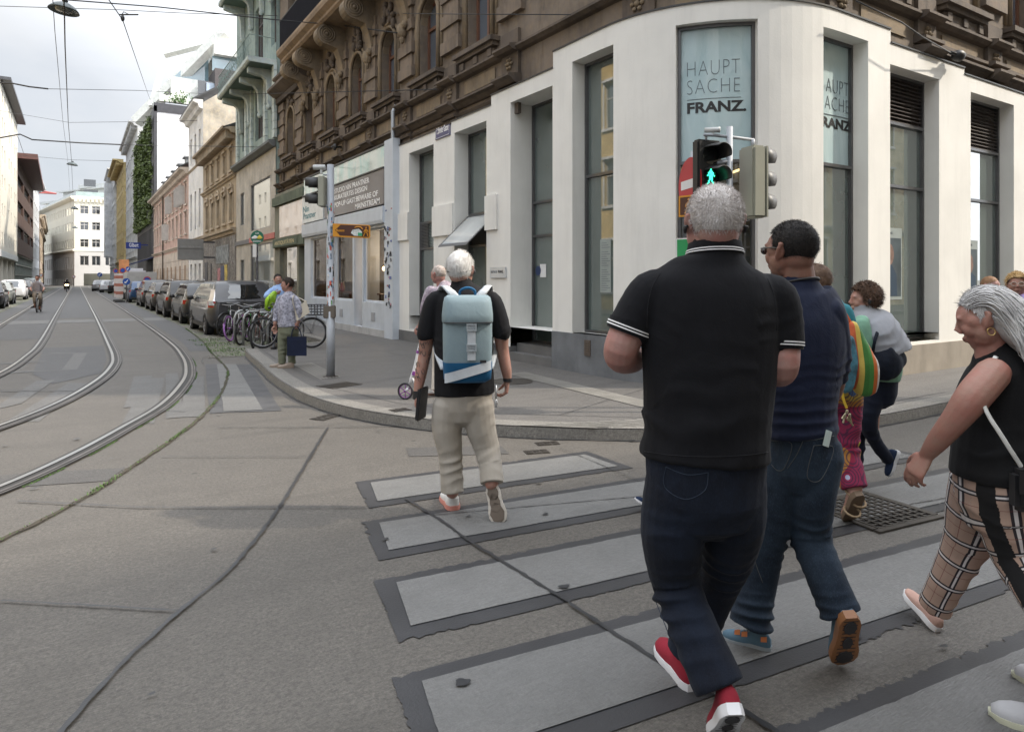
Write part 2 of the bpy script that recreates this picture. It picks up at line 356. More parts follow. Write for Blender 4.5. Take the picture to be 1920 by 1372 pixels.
# crossing stripes
def stripe(k): 
    x0=[1.92,1.65,1.4,1.14,.88,.62][k]; x1=3.85 if k==0 else 6.3; t=lambda x:5.26-.896*k-.12*x
    return x0,x1,t
fr=[];li=[]
for k in range(6):
    x0,x1,t=stripe(k); w=.45
    xe=x1
    fr.append(rag([(x0-.09,t(x0)+.09),(xe+.1,t(xe)+.09),(xe+.08,t(xe)-w-.1),(x0-.22,t(x0)-w-.1)],.011,.018,k))
    li.append(rag([(x0,t(x0)),(xe,t(xe)),(xe,t(xe)-w),(x0-.12,t(x0)-w)],.0025,.05,k+9))
sheetobj('crossing_surround',fr,.005,DARK); sheetobj('crossing_stripe',li,.0095,PALE)
fr=[(2.02,13.75),(2.75,13.28),(2.08,8.38),(1.32,8.66)]; sheetobj('far_crossing_surround',[rag(fr,.01,.1)],.005,TARG)
sheetobj('far_crossing_stripe',[rag([(2.2,13.62),(2.5,13.42),(1.9,8.55),(1.48,8.68)],.003,.1)],.0095,PALE)
sheetobj('faint_crossing_stripe',[rag([(.95,12.3),(1.2,12.2),(.72,8.4),(.42,8.6)],.01,.1),rag([(1.5,12.2),(1.75,12.0),(1.25,8.5),(1.0,8.6)],.01,.1),rag([(-.1,12.4),(.15,12.2),(-.35,9.2),(-.65,9.4)],.01,.1)],.005,PALE2)
# expansion joints
mb=MB()
J=[([(2.25,7.13),(1.66,5.85),(1.22,4.9),(.74,3.99),(.41,3.56),(.08,3.07),(-.4,2.1),(-1.2,.6)],.021),([(1.99,4.51),(2.0,4.03),(1.99,3.6),(2.0,3.14),(2.02,2.68),(2.01,2.28),(2.04,1.7),(2.1,.4)],.022),
 ([(-2,2.4),(-.31,4.15),(.41,3.57)][1:],.012),([(-.35,5.95),(.35,5.35),(1.0,4.93),(1.68,4.5)],.012),([(.63,6.76),(1.78,6.02)],.009),([(1.27,7.76),(2.25,7.15),(2.9,6.8)],.012),
 ([(-.9,11.95),(-.02,11.42)],.03),([(.68,16.5),(1.97,15.8)],.02),([(.68,9.3),(1.1,8.9)],.01),([(2.0,4.1),(4.2,3.4)],.008),([(4.9,2.5),(6.5,2.2)],.01),([(2.35,15.3),(2.1,14.7),(2.0,13.9)],.012),([(-.6,33.0),(.6,32.8)],.04),([(-.6,25.0),(.6,24.6)],.04),([(-.6,20.4),(.6,20.1)],.03),([(.8,22),(1.9,21.5)],.03),([(.85,26),(1.9,25.6)],.03),([(3.8,5.1),(3.7,3.9)],.006)]
def dens(pl,st=.08):
    out=[]
    if len(pl)>3 and pl[0]==(2.25,7.13): pl=[(p.x,p.y) for p in smooth([(a,b,0) for a,b in pl],6)]
    for a,b_ in zip(pl[:-1],pl[1:]):
        a=Vector(a);b_=Vector(b_); n=max(1,int((b_-a).length/st)); out+=[a+(b_-a)*(i/n) for i in range(n)]
    return out+[Vector(pl[-1])]
for i,(p,w) in enumerate(J): ribbon(mb,dens(p,.04),-w*.5,w*.5,.014,jit=w*.3,seed=i)
struct(mb.build('road_joint',SEAM))
mb=MB()
for i,p in enumerate([[(3.3,15.2),(3.1,13),(2.95,10.6),(2.92,8.9),(3.2,7.5),(3.9,6.3),(5,5.35),(6.2,4.65),(7.3,4.4),(9.5,4.4)],[(2.9,9.1),(4,9.4),(6.5,10.4)],[(3.4,12.6),(6.6,13.6)],[(4.4,16.2),(5.2,13.4),(5.4,11)],[(4.4,5.9),(6.9,6.9)],[(7.4,4.4),(9.3,5.3)]]): ribbon(mb,dens(p),-.006,.006,.1225,jit=.003,seed=i)
struct(mb.build('pavement_joint',TARG))
mb=MB(); rr=random.Random(21)
for k in range(46):
    x,y=rr.uniform(-1.5,6),rr.uniform(1.2,8.5); r0=rr.uniform(.012,.035); mb.add([(x+r0*(1+.3*math.sin(3*a+k))*math.cos(a),y+.7*r0*(1+.3*math.cos(2*a+k))*math.sin(a),.0185) for a in [i*.5236 for i in range(12)]],[tuple(range(12))])
struct(mb.build('tar_spots',SEAM))
rp=[rag([(-.6,6.9),(.35,6.55),(.2,6.2),(-.7,6.5)],.02,.05,3),rag([(2.6,5.9),(3.4,5.5),(3.3,5.2),(2.5,5.6)],.02,.05,4)]
sheetobj('repair_patch',rp,.004,CONC2)
# tram rails: head, groove and guard lip
STEEL=mat('polished rail steel',(.5,.485,.46),.3,1,var=.1,vs=1,bmp=.1,bs=8); LIP=mat('worn guard steel',(.16,.145,.135),.45,.9,var=.3)
GROOVE=mat('rail groove',(.02,.018,.016),.6)
for nm,path,sg in (('tram_rail',r1,1),('tram_rail',r2,1),('tram_rail',rl,-1),('tram_rail',rll,-1)):
    t=thing(nm,{id(r1):'shiny tram rail curving left in the middle of the junction',id(r2):'rightmost tram rail, long curve sweeping to the lower left corner',id(rl):'tram rail just left of the middle one, bending left past the old outlines',id(rll):'leftmost tram rail running up the street beside the left parked cars'}[id(path)],'tram rail',(path[44].x,path[44].y,0),'tram rails set in the road')
    mb=MB(); ribbon(mb,path,-.115,.10,.0155); mb.build('groove',GROOVE,t)
    mb=MB(); ribbon(mb,path,.015,.062,.022); mb.build('rail_head',STEEL,t)
    mb=MB(); ribbon(mb,path,-.075,-.045,.020); ribbon(mb,path,-.105,-.09,.019); mb.build('guard_lip',LIP,t)
# mossy joint beside the rails
mb=MB(); ribbon(mb,gp,-.02,.02,.013,jit=.009,seed=4); struct(mb.build('earth_joint',mat('joint earth',(.05,.042,.03),.9,var=.4,vs=20,bmp=.8,bs=80)))
mb=MB(); rr=random.Random(3)
for seg in range(len(gp)-1):
    a,b_=gp[seg],gp[seg+1]; Lg=(b_-a).length; den=260*(.15+max(0,math.sin(seg*.37+1.2))**1.5)*(1 if a.y<9 else .75)
    for k in range(int(Lg*den)+1):
        q=a.lerp(b_,rr.random()); q=Vector((q.x+rr.gauss(0,.013),q.y+rr.gauss(0,.013),.012)); an=rr.uniform(0,6.28); h=rr.uniform(.006,.022); w_=.004
        d=Vector((math.cos(an),math.sin(an),0)); e=Vector((-d.y,d.x,0))*w_; mb.add([q-e,q+e,q+d*h*.9+Vector((0,0,h))],[(0,1,2)])
for k in range(5200):   # tufts among the cobbles by the bicycles
    x=rr.uniform(2.4,5.0); y=rr.uniform(14.9,19.5)
    if math.sin(x*5)+math.sin(y*4.2+x)+rr.uniform(-.8,.8)<.35: continue
    an=rr.uniform(0,6.28); h=rr.uniform(.01,.035); d=Vector((math.cos(an),math.sin(an),0)); e=Vector((-d.y,d.x,0))*.008; q=Vector((x,y,.01)); mb.add([q-e,q+e,q+d*h+Vector((0,0,h))],[(0,1,2)])
for k in range(1500):
    i=rr.randrange(8*6,8*12); a=r2[i]; b_=r2[i+1]; t=(b_-a).normalized(); n_=Vector((t.y,-t.x,0)); q=a.lerp(b_,rr.random())-n_*(.12+rr.uniform(0,.015)); q.z=.005
    if math.sin(i*.9)<-.2: continue
    an=rr.uniform(0,6.28); d=Vector((math.cos(an),math.sin(an),0))*.015; e=Vector((-d.y,d.x,0))*.3; mb.add([q-e,q+e,q+d+Vector((0,0,.012))],[(0,1,2)])
tag(mb.build('moss_and_grass',mat('joint grass',(.06,.12,.022),.7,var=.5,vs=6,bmp=0)),'low green moss and grass in the road joint and cobbles','grass',kind='stuff')
# tactile strips, covers, drain
TACT=mat('tactile strip paint',(.24,.23,.21),.6,var=.2)
mb=MB()
def strips(a,b_,c,d,n):
    a,b_,c,d=[Vector(p) for p in (a,b_,c,d)]
    for i in range(n):
        t=(i+.5)/n; p=a.lerp(b_,t); q=d.lerp(c,t); ribbon(mb,[p,q],-.014,.014,.1265)
strips((3.13,11.9),(3.48,11.94),(3.34,9.94),(2.99,9.85),7); strips((5.6,8.9),(5.95,8.9),(5.72,5.3),(5.4,5.15),8); strips((5.72,5.3),(5.4,5.15),(7.6,4.5),(7.6,4.9),7)
for i in range(16):
    x=3.75+i*.13; ribbon(mb,[(x,5.62-.36*(x-3.6)+.12),(x+.55,5.25-.42*(x-3.6))],-.012,.012,.1265)
struct(mb.build('tactile_strip',TACT))
IRON=mat('cast iron cover',(.07,.062,.055),.5,.6,var=.3,vs=8,bmp=.5,bs=40)
def cover(name,label,cx,cy,wx,wy,rot,z,slots,cat='manhole cover',grp=None,deep=False):
    M=Matrix.Translation((cx,cy,z))@Matrix.Rotation(rot,4,'Z'); t=thing(name,label,cat,(cx,cy,z),grp)
    mb=MB(); mb.box(-wx/2,wx/2,-wy/2,wy/2,.0,.005,M); mb.build('plate',GROOVE if deep else IRON,t)
    mb=MB(); nx,ny=slots
    if deep:
        fx=wx/nx
        for i in range(nx+1): x=-wx/2+i*fx; mb.box(x-.008,x+.008,-wy/2,wy/2,.006,.016,M)
        for j in range(ny+1): y=-wy/2+j*wy/ny; mb.box(-wx/2-.008,wx/2+.008,y-.008,y+.008,.007,.014,M)
        f=.05
        mb.box(-wx/2-f,wx/2+f,-wy/2-f,-wy/2-.009,.0,.013,M);mb.box(-wx/2-f,wx/2+f,wy/2+.009,wy/2+f,.0,.013,M);mb.box(-wx/2-f,-wx/2-.01,-wy/2,wy/2,.0,.013,M);mb.box(wx/2+.01,wx/2+f,-wy/2,wy/2,.0,.013,M)
    else:
        for i in range(nx):
            for j in range(ny):
                x=-wx/2+(i+.5)*wx/nx; y=-wy/2+(j+.5)*wy/ny; mb.box(x-wx/nx*.33,x+wx/nx*.33,y-wy/ny*.33,y+wy/ny*.33,.006,.009,M)
    mb.build('grid' if deep else 'tread',IRON,t)
cover('drain_grate','square cast iron drain grate under the sandal of the patterned trousers',4.56,2.58,.55,.5,-.12,.002,(8,10),'drain grate',deep=True)
cover('service_cover','large ribbed cover on the pavement beside the traffic light pole',3.06,9.2,.5,.38,.35,.119,(12,1),grp='iron covers in the ground')
cover('service_cover','small road cover by the kerb, the one farther from the camera',3.82,5.33,.22,.13,-.3,.001,(3,2),grp='iron covers in the ground')
cover('service_cover','small road cover by the kerb, the one nearer the crossing',3.55,5.12,.22,.13,-.3,.001,(3,2),grp='iron covers in the ground')
cover('service_cover','rusty rectangular cover at the kerb left of the man with the rucksack',2.42,7.72,.36,.2,.6,.001,(4,2),grp='iron covers in the ground')
cover('service_cover','small pale cover on the pavement below the scooter wheel',3.05,7.08,.22,.16,.1,.119,(3,2),grp='iron covers in the ground')
t=thing('manhole_cover','round dark manhole cover on the pavement behind the rucksack man','manhole',(5.26,8.21,.119)); mb=MB(); mb.lathe([(.3,.0),(.3,.004),(.27,.004),(.27,.0025),(.0,.0025)],(5.26,8.21,.119),28); mb.build('plate',IRON,t)
# ---------------- facade toolkit ----------------
class Path:
    """wall line in plan: list of ('L',(x0,y0),(x1,y1)) / ('A',centre,r,a0,a1); outward side = right of travel * sgn"""
    def __init__(s,segs,sgn=1):
        s.segs=[];s.L=0;s.sgn=sgn
        for g in segs:
            if g[0]=='L': l=(Vector(g[2])-Vector(g[1])).length
            else: l=abs(g[4]-g[3])*g[2]
            s.segs.append((s.L,l,g)); s.L+=l
    def __call__(s,u,z,o=0.0):
        for k,(u0,l,g) in enumerate(s.segs):
            if u<=u0+l or k==len(s.segs)-1:
                t=(u-u0)/l
                if g[0]=='L':
                    a,b=Vector(g[1]),Vector(g[2]); p=a+(b-a)*t; d=(b-a).normalized(); n=Vector((d.y,-d.x))*s.sgn
                else:
                    an=g[3]+(g[4]-g[3])*t; c=Vector(g[1]); n=Vector((math.cos(an),math.sin(an)))*(1 if g[2]>0 else -1); p=c+n*g[2]
                return Vector((p.x+n.x*o,p.y+n.y*o,z))
    def breaks(s,u0,u1,step=.16):
        out=[u0,u1]
        for (a,l,g) in s.segs:
            if u0<a<u1: out.append(a)
            if g[0]=='A':
                n=max(2,int(l/step))
                out+= [a+l*i/n for i in range(n+1) if u0<a+l*i/n<u1]
        return sorted(set(round(x,5) for x in out))
def pbox(mb,P,u0,u1,z0,z1,o0,o1):
    bs=P.breaks(u0,u1); rs=[[P(u,z0,o0),P(u,z0,o1),P(u,z1,o1),P(u,z1,o0)] for u in bs]; mb.rings(rs)
def mold(mb,P,u0,u1,prof):   # prof: closed list of (o,z)
    bs=P.breaks(u0,u1); mb.rings([[P(u,z,o) for o,z in prof] for u in bs])
def wall(mb,P,u0,u1,z0,tops,ops,depth=.3,o=0,thick=None):
    """front surface with holes and reveals. tops: list (u,z) step function; ops: (ua,ub,za,zb[,depth])"""
    us=set(P.breaks(u0,u1)); zs={z0}
    for a,t in tops: 
        if u0<=a<=u1: us.add(round(a,5))
        zs.add(t)
    ops=[q for q in ops if q[0]>=u0-1e-4 and q[1]<=u1+1e-4 and q[2]>=z0-1e-4] if any(q[1]<u0 or q[0]>u1 for q in ops) else ops
    for q in ops: us|={round(q[0],5),round(q[1],5)}; zs|={q[2],q[3]}
    us=sorted(us); zs=sorted(zs)
    def top(u): 
        z=tops[0][1]
        for a,t in tops:
            if u>=a: z=t
        return z
    for i in range(len(us)-1):
        um=(us[i]+us[i+1])/2
        for j in range(len(zs)-1):
            zm=(zs[j]+zs[j+1])/2
            if zm>top(um): continue
            if any(q[0]<um<q[1] and q[2]<zm<q[3] for q in ops): continue
            mb.quad(P(us[i],zs[j],o),P(us[i+1],zs[j],o),P(us[i+1],zs[j+1],o),P(us[i],zs[j+1],o))
    for q in ops:
        d=q[4] if len(q)>4 else depth; a,b,c,e=q[:4]; bs=P.breaks(a,b)
        mb.quad(P(a,c,o),P(a,c,o-d),P(a,e,o-d),P(a,e,o)); mb.quad(P(b,c,o-d),P(b,c,o),P(b,e,o),P(b,e,o-d))
        for x,y in zip(bs[:-1],bs[1:]):
            mb.quad(P(x,e,o),P(x,e,o-d),P(y,e,o-d),P(y,e,o)); mb.quad(P(x,c,o-d),P(x,c,o),P(y,c,o),P(y,c,o-d))
def pane(mb,P,a,b,c,e,o):
    bs=P.breaks(a,b)
    for x,y in zip(bs[:-1],bs[1:]): mb.quad(P(x,c,o),P(y,c,o),P(y,e,o),P(x,e,o))
def frame(mb,P,a,b,c,e,o,w=.05,t=.05,vert=(),hor=()):
    pbox(mb,P,a,a+w,c,e,o-t,o);pbox(mb,P,b-w,b,c,e,o-t,o);pbox(mb,P,a+w,b-w,c,c+w,o-t,o);pbox(mb,P,a+w,b-w,e-w,e,o-t,o)
    for h in hor: pbox(mb,P,a+w,b-w,h-w/2,h+w/2,o-t,o+.004)
    for v in vert: pbox(mb,P,v-w/2,v+w/2,c+w,e-w,o-t,o+.002)
# ---------------- corner building ----------------
RA=2.3
CP=Path([('L',(6.65,27.7),(6.65,7.85)),('A',(8.95,7.85),RA,math.pi,1.5*math.pi),('L',(8.95,5.55),(40,5.55))],1)
# outward: street part faces -X, so right of travel(-Y) is -X; side part travel +X, right is -Y
def fs(px,py,o=0.0):
    best=None
    l=(px-960)/FPX; dx,dy=S_+l*C_,C_-l*S_
    prev=None
    for i in range(0,4000):
        u=i*.01; p=CP(u,0,o); c=p.x*dy-p.y*dx
        if prev is not None and (c>0)!=(prev[1]>0):
            t=prev[1]/(prev[1]-c); u=prev[0]+(u-prev[0])*t; p=CP(u,0,o); d=p.x*S_+p.y*C_; return u,EYE-(py-HZ)/FPX*d
        prev=(u,c)
WHITE=mat('white render',(.76,.75,.715),.85,var=.06,vs=1.2,bmp=.3,bs=35,stain=.15,sscale=(2,2,.22))
FRM=mat('grey window metal',(.14,.14,.145),.35,.7,var=.1,bmp=0)
PANE=glassy('tinted shop glass',(.10,.13,.12),2.5)
PLIN=mat('blue grey plinth',(.145,.155,.168),.7,var=.2,vs=3,bmp=.3,stain=.45)
PLIN2=mat('beige plinth stone',(.30,.265,.22),.8,var=.15,vs=2,bmp=.4,stain=.4)
def stucco(name,c,dirt=.6,sc=1.0):
    m,nt,N,L,b=newmat(name); v=coords(N,L); n=noise(N,L,v,.9*sc,8,.65); n2=noise(N,L,v,7*sc,6,.6); v3=coords(N,L,(3,3,.5)); n3=noise(N,L,v3,1.6*sc,6,.6)
    col=mix(N,L,ramp(N,L,n,[(.3,0),(.7,1)]),tuple(x*.6 for x in c),tuple(x*1.25 for x in c))
    col=mix(N,L,ramp(N,L,n2,[(.45,0),(.8,.5)]),col,(c[0]*1.5,c[1]*1.35,c[2]*1.0))
    col=mix(N,L,ramp(N,L,n3,[(.5,0),(.72,dirt)]),col,tuple(x*.28 for x in c))
    L.new(col,b.inputs['Base Color']); b.inputs['Roughness'].default_value=.85
    bump(N,L,b,math_(N,L,'ADD',n2,noise(N,L,v,45,4)),.4,.01); MATS[name]=m; return m
BROWN=stucco('weathered brown stucco',(.185,.150,.120)); BROWN2=stucco('weathered ochre stucco',(.235,.185,.130),.4); DKST=stucco('sooty stone',(.125,.100,.082),.6)
cb=thing('corner_building','brown ornate corner building with a white modern ground floor and curved corner','building',(6.65,7.85,0))
# ---- white shell
s0=fs(748,275)[0]; st=lambda px:fs(px,200)[0]
tops=[(s0,4.83),(st(846),4.88),(st(921),5.06),(st(1037),5.33),(st(1670),5.13),(st(1808),5.03)]
W={}
def opn(k,pl,pr,ytl,ytr,zb,d): 
    a,za=fs(pl,ytl); b,zb_=fs(pr,ytr); W[k]=(a,b,zb,(za+zb_)/2,d)
opn(1,767,813,290,268,.40,.30); opn(2,852,912,250,226,.42,.36); opn(3,957,1036,195,158,.42,.50); opn(4,1073,1150,120,80,.73,.28); opn(5,1267,1421,48,36,.73,.13)
opn(6,1544,1628,50,78,.60,.26); opn(7,1669,1761,123,147,.60,.26); opn(8,1820,1901,174,196,.58,.26); W[9]=(W[8][0]+3.0,W[8][1]+3.0,.58,W[8][3],.26)
SEND=st(1920)+9
mb=MB(); wall(mb,CP,s0,SEND,.72,tops,[(a,b,c if c>.72 else .72,e,d) for a,b,c,e,d in W.values()])
# lower white part under .72 between plinth zones (street side beyond door)
zpl=.36
wall(mb,CP,s0,W[3][0],zpl,[(s0,.72)],[(a,b,max(c,zpl),.72,d) for a,b,c,e,d in (W[1],W[2])])
wall(mb,CP,st(1600),SEND,.56,[(st(1600),.72)],[(a,b,c,.72,d) for a,b,c,e,d in (W[6],W[7],W[8],W[9]) if b>st(1600)])
for i,(u,z) in enumerate(tops):   # coping
    u1=tops[i+1][0] if i+1<len(tops) else SEND
    pbox(mb,CP,u,u1,z-.001,z+.012,-.30,.0)
mb.build('shop_shell',WHITE,cb)
mb=MB()
for i,(u,z) in enumerate(tops):
    u1=tops[i+1][0] if i+1<len(tops) else SEND; pbox(mb,CP,u,u1,z+.012,z+.035,-.30,.018)
mb.build('coping',mat('dark coping metal',(.06,.06,.06),.5,.5),cb)
# raised panels on the piers
for a,b in ((s0,W[1][0]),(W[1][1],W[2][0]-.02),(W[2][1],W[2][1]+.42)): mb=MB(); pbox(mb,CP,a,b,2.52,3.18,.001,.045); mb.build('raised_band',WHITE,cb)
# plinth
mb=MB(); pbox(mb,CP,s0,W[3][0],.1,zpl,-.2,.012); mb.build('plinth',mat('grey plinth',(.14,.14,.14),.8,stain=.3),cb)
mb=MB(); pbox(mb,CP,W[3][1],st(1600),.1,.73,-.2,.018); mb.build('plinth',PLIN,cb)
mb=MB(); pbox(mb,CP,st(1600)+.003,SEND,.1,.56,-.2,.03)
mb.build('plinth',PLIN2,cb)
# entrance steps and door
a,b,c,e,d=W[3]
mb=MB(); pbox(mb,CP,a+.004,b-.004,.1,.27,-.5,.02); pbox(mb,CP,a+.004,b-.004,.27,.425,-.5,-.14); mb.build('entrance_step',mat('step stone',(.13,.13,.13),.7),cb)
BAN=None
def banner():
    m,nt,N,L,b=newmat('pale teal banner'); v=coords(N,L,(1,1,.35),rot=(.5,.2,.6)); n=noise(N,L,v,2.4,5,.55,1.5)
    col=mix(N,L,ramp(N,L,n,[(.3,0),(.7,1)]),(.36,.50,.53),(.50,.62,.64)); L.new(col,b.inputs['Base Color']); b.inputs['Roughness'].default_value=.45; b.inputs['Coat Weight'].default_value=.8; b.inputs['Coat Roughness'].default_value=.02
    bump(N,L,b,n,.35,.06); return m
BAN=banner(); LOUV=mat('dark louvre',(.10,.085,.08),.5)
CLR=clearglass('clear shop glass',(.62,.75,.71),.16)
def win(k,hor,panes,depth_in=.04,label=None):
    a,b,c,e,d=W[k]; o=-d
    t=MB(); frame(t,CP,a,b,c,e,o+.03,.045,.07,hor=hor); f=t.build('window_frame',FRM,cb)
    lv=[c]+sorted(hor)+[e]
    for i,pm in enumerate(panes):
        m_=MB()
        if pm=='L':
            z=lv[i]+.03
            while z<lv[i+1]-.04:
                m_.add([CP(a+.045,z,o-.01),CP(b-.045,z,o-.01),CP(b-.045,z+.045,o-.04),CP(a+.045,z+.045,o-.04),CP(a+.045,z+.004,o+.018),CP(b-.045,z+.004,o+.018)],[(0,1,2,3),(0,4,5,1),(4,3,2,5)]); z+=.062
            m_.build('louvre',LOUV,f)
        else:
            pane(m_,CP,a+.04,b-.04,lv[i],lv[i+1],o-.02); m_.build('pane',pm,f)
    return f
z1=lambda px,py,o=-.3:fs(px,py,o)[1]
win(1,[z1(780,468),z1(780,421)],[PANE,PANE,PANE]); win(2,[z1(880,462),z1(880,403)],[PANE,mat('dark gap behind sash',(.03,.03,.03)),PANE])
win(3,[z1(1010,443,-.5),z1(1010,380,-.5)],[PANE,PANE,PANE]); win(4,[z1(1110,331)],[PANE,PANE])
win(5,[z1(1340,303,-.1)],[CLR,BAN]); win(6,[z1(1580,315)],[PANE,BAN]); f6=win(7,[z1(1700,354),z1(1700,240)],[PANE,PANE,'L']); win(8,[z1(1850,380),z1(1850,288)],[PANE,PANE,'L']); win(9,[2.6,3.3],[PANE,PANE,'L'])
# louvre strip beside window 1, open sash of window 2, door furniture
a,b,c,e,d=W[1]; mb=MB()
za,zb=z1(780,468),z1(780,421); z=za+.03
while z<zb-.03: pbox(mb,CP,a+.05,a+.05+(b-a)*.32,z,z+.02,-.29,-.27); z+=.035
mb.build('side_louvre',FRM,cb)
a,b,c,e,d=W[2]; zt=z1(880,403); zb=z1(880,462)
T=lambda u,v,w: CP(a+.05+u,zt-.02-v*math.cos(.82)-w*.7,-.30+v*math.sin(.82)+w*.3)
Wd=b-a-.1; Hh=.95
mb=MB(); 
for q in ((0,.05,0,Hh),(Wd-.05,Wd,0,Hh),(.05,Wd-.05,0,.05),(.05,Wd-.05,Hh-.05,Hh)): mb.box(q[0],q[1],q[2],q[3],0,.04,T)
sash=mb.build('open_sash',FRM,cb); mb=MB(); mb.box(.05,Wd-.05,.05,Hh-.05,.012,.024,T); mb.build('sash_glass',glassy('sash glass',(.5,.52,.52),1.9),sash)
a,b,c,e,d=W[3]; mb=MB(); u=b-.28; mb.tube([CP(u,.75,-.41),CP(u,2.25,-.41)],.018,10)
for z in (.9,2.1): mb.tube([CP(u,z,-.48),CP(u,z,-.41)],.012,8)
mb.build('door_handle',mat('brushed steel',(.5,.5,.5),.3,1),cb)
mb=MB(); pbox(mb,CP,b-.22,b-.19,.46,z1(1010,443,-.5),-.51,-.45); mb.build('door_edge',FRM,cb)
mb=MB(); pbox(mb,CP,a+.22,a+.40,1.62,1.86,-.515,-.505); mb.build('door_notice',mat('white paper',(.75,.75,.75),.6,bmp=0),cb)
mb=MB(); mb.lathe([(0,0),(.09,0),(.09,.01),(0,.01)],(0,0,0),20,'X'); mb.v=[tuple(CP(a+.16,1.74,-.515)+Vector((-x,y,z))) for x,y,z in mb.v]; mb.build('door_sticker',mat('navy sticker',(.03,.05,.12),.5,bmp=0),cb)
# company plate on the pier
a=fs(921,510)[0]; b=fs(950,510)[0]; zt=fs(935,501)[1]; zb=fs(935,521)[1]
pl=thing('company_plate','small pale company plate with dark letters on the white pier left of the door','plate',tuple(CP(a,zb,.03)))
mb=MB(); pbox(mb,CP,a,b,zb,zt,.012,.03); mb.build('plate_board',mat('plate aluminium',(.6,.63,.66),.35,.3,bmp=0),pl)
TX=lambda u0,z0,o:(lambda x,y,z:CP(u0+x,z0+y,o+z))
BLK=mat('black lettering',(.02,.02,.022),.5,bmp=0); GRYL=mat('grey lettering',(.12,.14,.16),.5,bmp=0)
text('HAUPTSACHE',(b-a)*.40,.045,TX(a+.04,zb+.09,.031),GRYL,pl,offset=-.01); text('FRANZ.',(b-a)*.34,.05,TX(a+.05+(b-a)*.45,zb+.09,.031),BLK,pl,offset=.02)
# window writing
def franz(k,ufrac,wfrac,cut=None):
    a,b,c,e,d=W[k]; o=-d-.018; w_=(b-a)
    return a,w_,o
uL=fs(1288,140,-.13)[0]; uR=fs(1390,140,-.13)[0]; zH1=fs(1340,112,-.13)[1]; zH0=fs(1340,139,-.13)[1]; zS1=fs(1340,147,-.13)[1]; zS0=fs(1340,173,-.13)[1]; zF1=fs(1340,189,-.13)[1]; zF0=fs(1340,210,-.13)[1]
def words(uL,uR,o,k=1,letters=('HAUPT','SACHE','FRANZ.')):
    w_=(uR-uL)
    text(letters[0],w_*(.98 if k==1 else .72),zH1-zH0,TX(uL if k==1 else uL+w_*.26,zH0,o),GRYL,cb,offset=-.03,sp=1.1); text(letters[1],w_*(.98 if k==1 else .80),zS1-zS0,TX(uL if k==1 else uL+w_*.18,zS0,o),GRYL,cb,offset=-.03,sp=1.1)
    mb=MB(); pbox(mb,CP,uL,uR,zF1+.035,zF1+.043,o,o+.002); mb.build('lettering',GRYL,cb); text(letters[2],w_*1.10,zF1-zF0,TX(uL,zF0,o),BLK,cb,offset=.035)
words(uL,uR,-.148)
a6,b6=W[6][0],W[6][1]; zs=(zH1,zH0,zS1,zS0,zF1,zF0); sh=-.10
zH1,zH0,zS1,zS0,zF1,zF0=[z+sh for z in zs]; w6=(b6-a6)
uq=fs(1543,200,-.26)[0]; ur=fs(1599,200,-.26)[0]; wq=ur-uq
text('AUPT',wq*.74,zH1-zH0,TX(uq+wq*.14,zH0,-.275),GRYL,cb,offset=-.03,sp=1.1); text('ACHE',wq*.80,zS1-zS0,TX(uq+wq*.1,zS0,-.275),GRYL,cb,offset=-.03,sp=1.1)
mb=MB(); pbox(mb,CP,uq,ur-.1,zF1+.035,zF1+.043,-.277,-.272); mb.build('lettering',GRYL,cb); text('RANZ.',wq,zF1-zF0,TX(uq+.01,zF0,-.275),BLK,cb,offset=.035)
# posters inside windows
WP=mat('poster paper',(.30,.34,.33),.5,bmp=0)
a,b=fs(1126,450,-.3)[0],fs(1146,450,-.3)[0]; zt=fs(1135,449,-.3)[1]; zb=fs(1135,548,-.3)[1]
po=thing('window_notice','tall white sheet of small print behind the window right of the door','notice',tuple(CP(a,zb,-.29))); mb=MB(); pbox(mb,CP,a,b,zb,zt,-.297,-.292); mb.build('sheet',WP,po)
mb=MB()
for i in range(22):
    if i in(3,11): continue
    pbox(mb,CP,a+.03,a+.03+(b-a)*(.5+.3*((i*7)%3)/2),zt-.06-i*.035,zt-.052-i*.035,-.292,-.291)
mb.build('print_line',GRYL,po)
for nm,u0,u1,zt,zb,lab in (('portrait_poster',fs(1658,430,-.26)[0],fs(1692,430,-.26)[0],fs(1670,427,-.26)[1],fs(1670,562,-.26)[1],'framed portrait photo in the window behind the shawl woman'),('portrait_poster',fs(1815,450,-.26)[0],fs(1834,450,-.26)[0],fs(1830,451,-.26)[1],fs(1830,560,-.26)[1],'portrait photo in the last window, above the grey haired woman')):
    po=thing(nm,lab,'poster',tuple(CP(u0,zb,-.2)),'portrait posters in the windows'); mb=MB(); pbox(mb,CP,u0-.2,u1,zb,zt,-.275,-.268); mb.build('poster_board',WP,po)
    mb=MB(); pbox(mb,CP,u0-.18,u1-.03,zb+.05,zt-.16,-.268,-.266); mb.build('poster_picture',mat('dark poster picture',(.05,.07,.08),.5,var=.3),po)
    mb=MB(); um=(u0-.2+u1)/2; zm=zt-.42; E_=lambda cu,cz,ru,rz,o:[CP(cu+ru*math.cos(t*.314),cz+rz*math.sin(t*.314),o) for t in range(20)]
    mb.add(E_(um,zm,.12,.17,-.265),[tuple(range(20))]); mb.build('poster_face',mat('poster skin',(.22,.13,.10),.6,var=.3,vs=9),po)
    mb=MB(); mb.add([CP(um-.25,zb+.06,-.2652),CP(um+.22,zb+.06,-.2652),CP(um+.2,zb+.4,-.2652),CP(um+.06,zm-.16,-.2652),CP(um-.06,zm-.16,-.2652),CP(um-.22,zb+.38,-.2652)],[(0,1,2,3,4,5)]); mb.build('poster_jacket',mat('poster blue',(.02,.045,.08),.6),po)
    text('FRANZ.',.2,.035,TX(um-.1,zt-.1,-.266),GRYL,po)
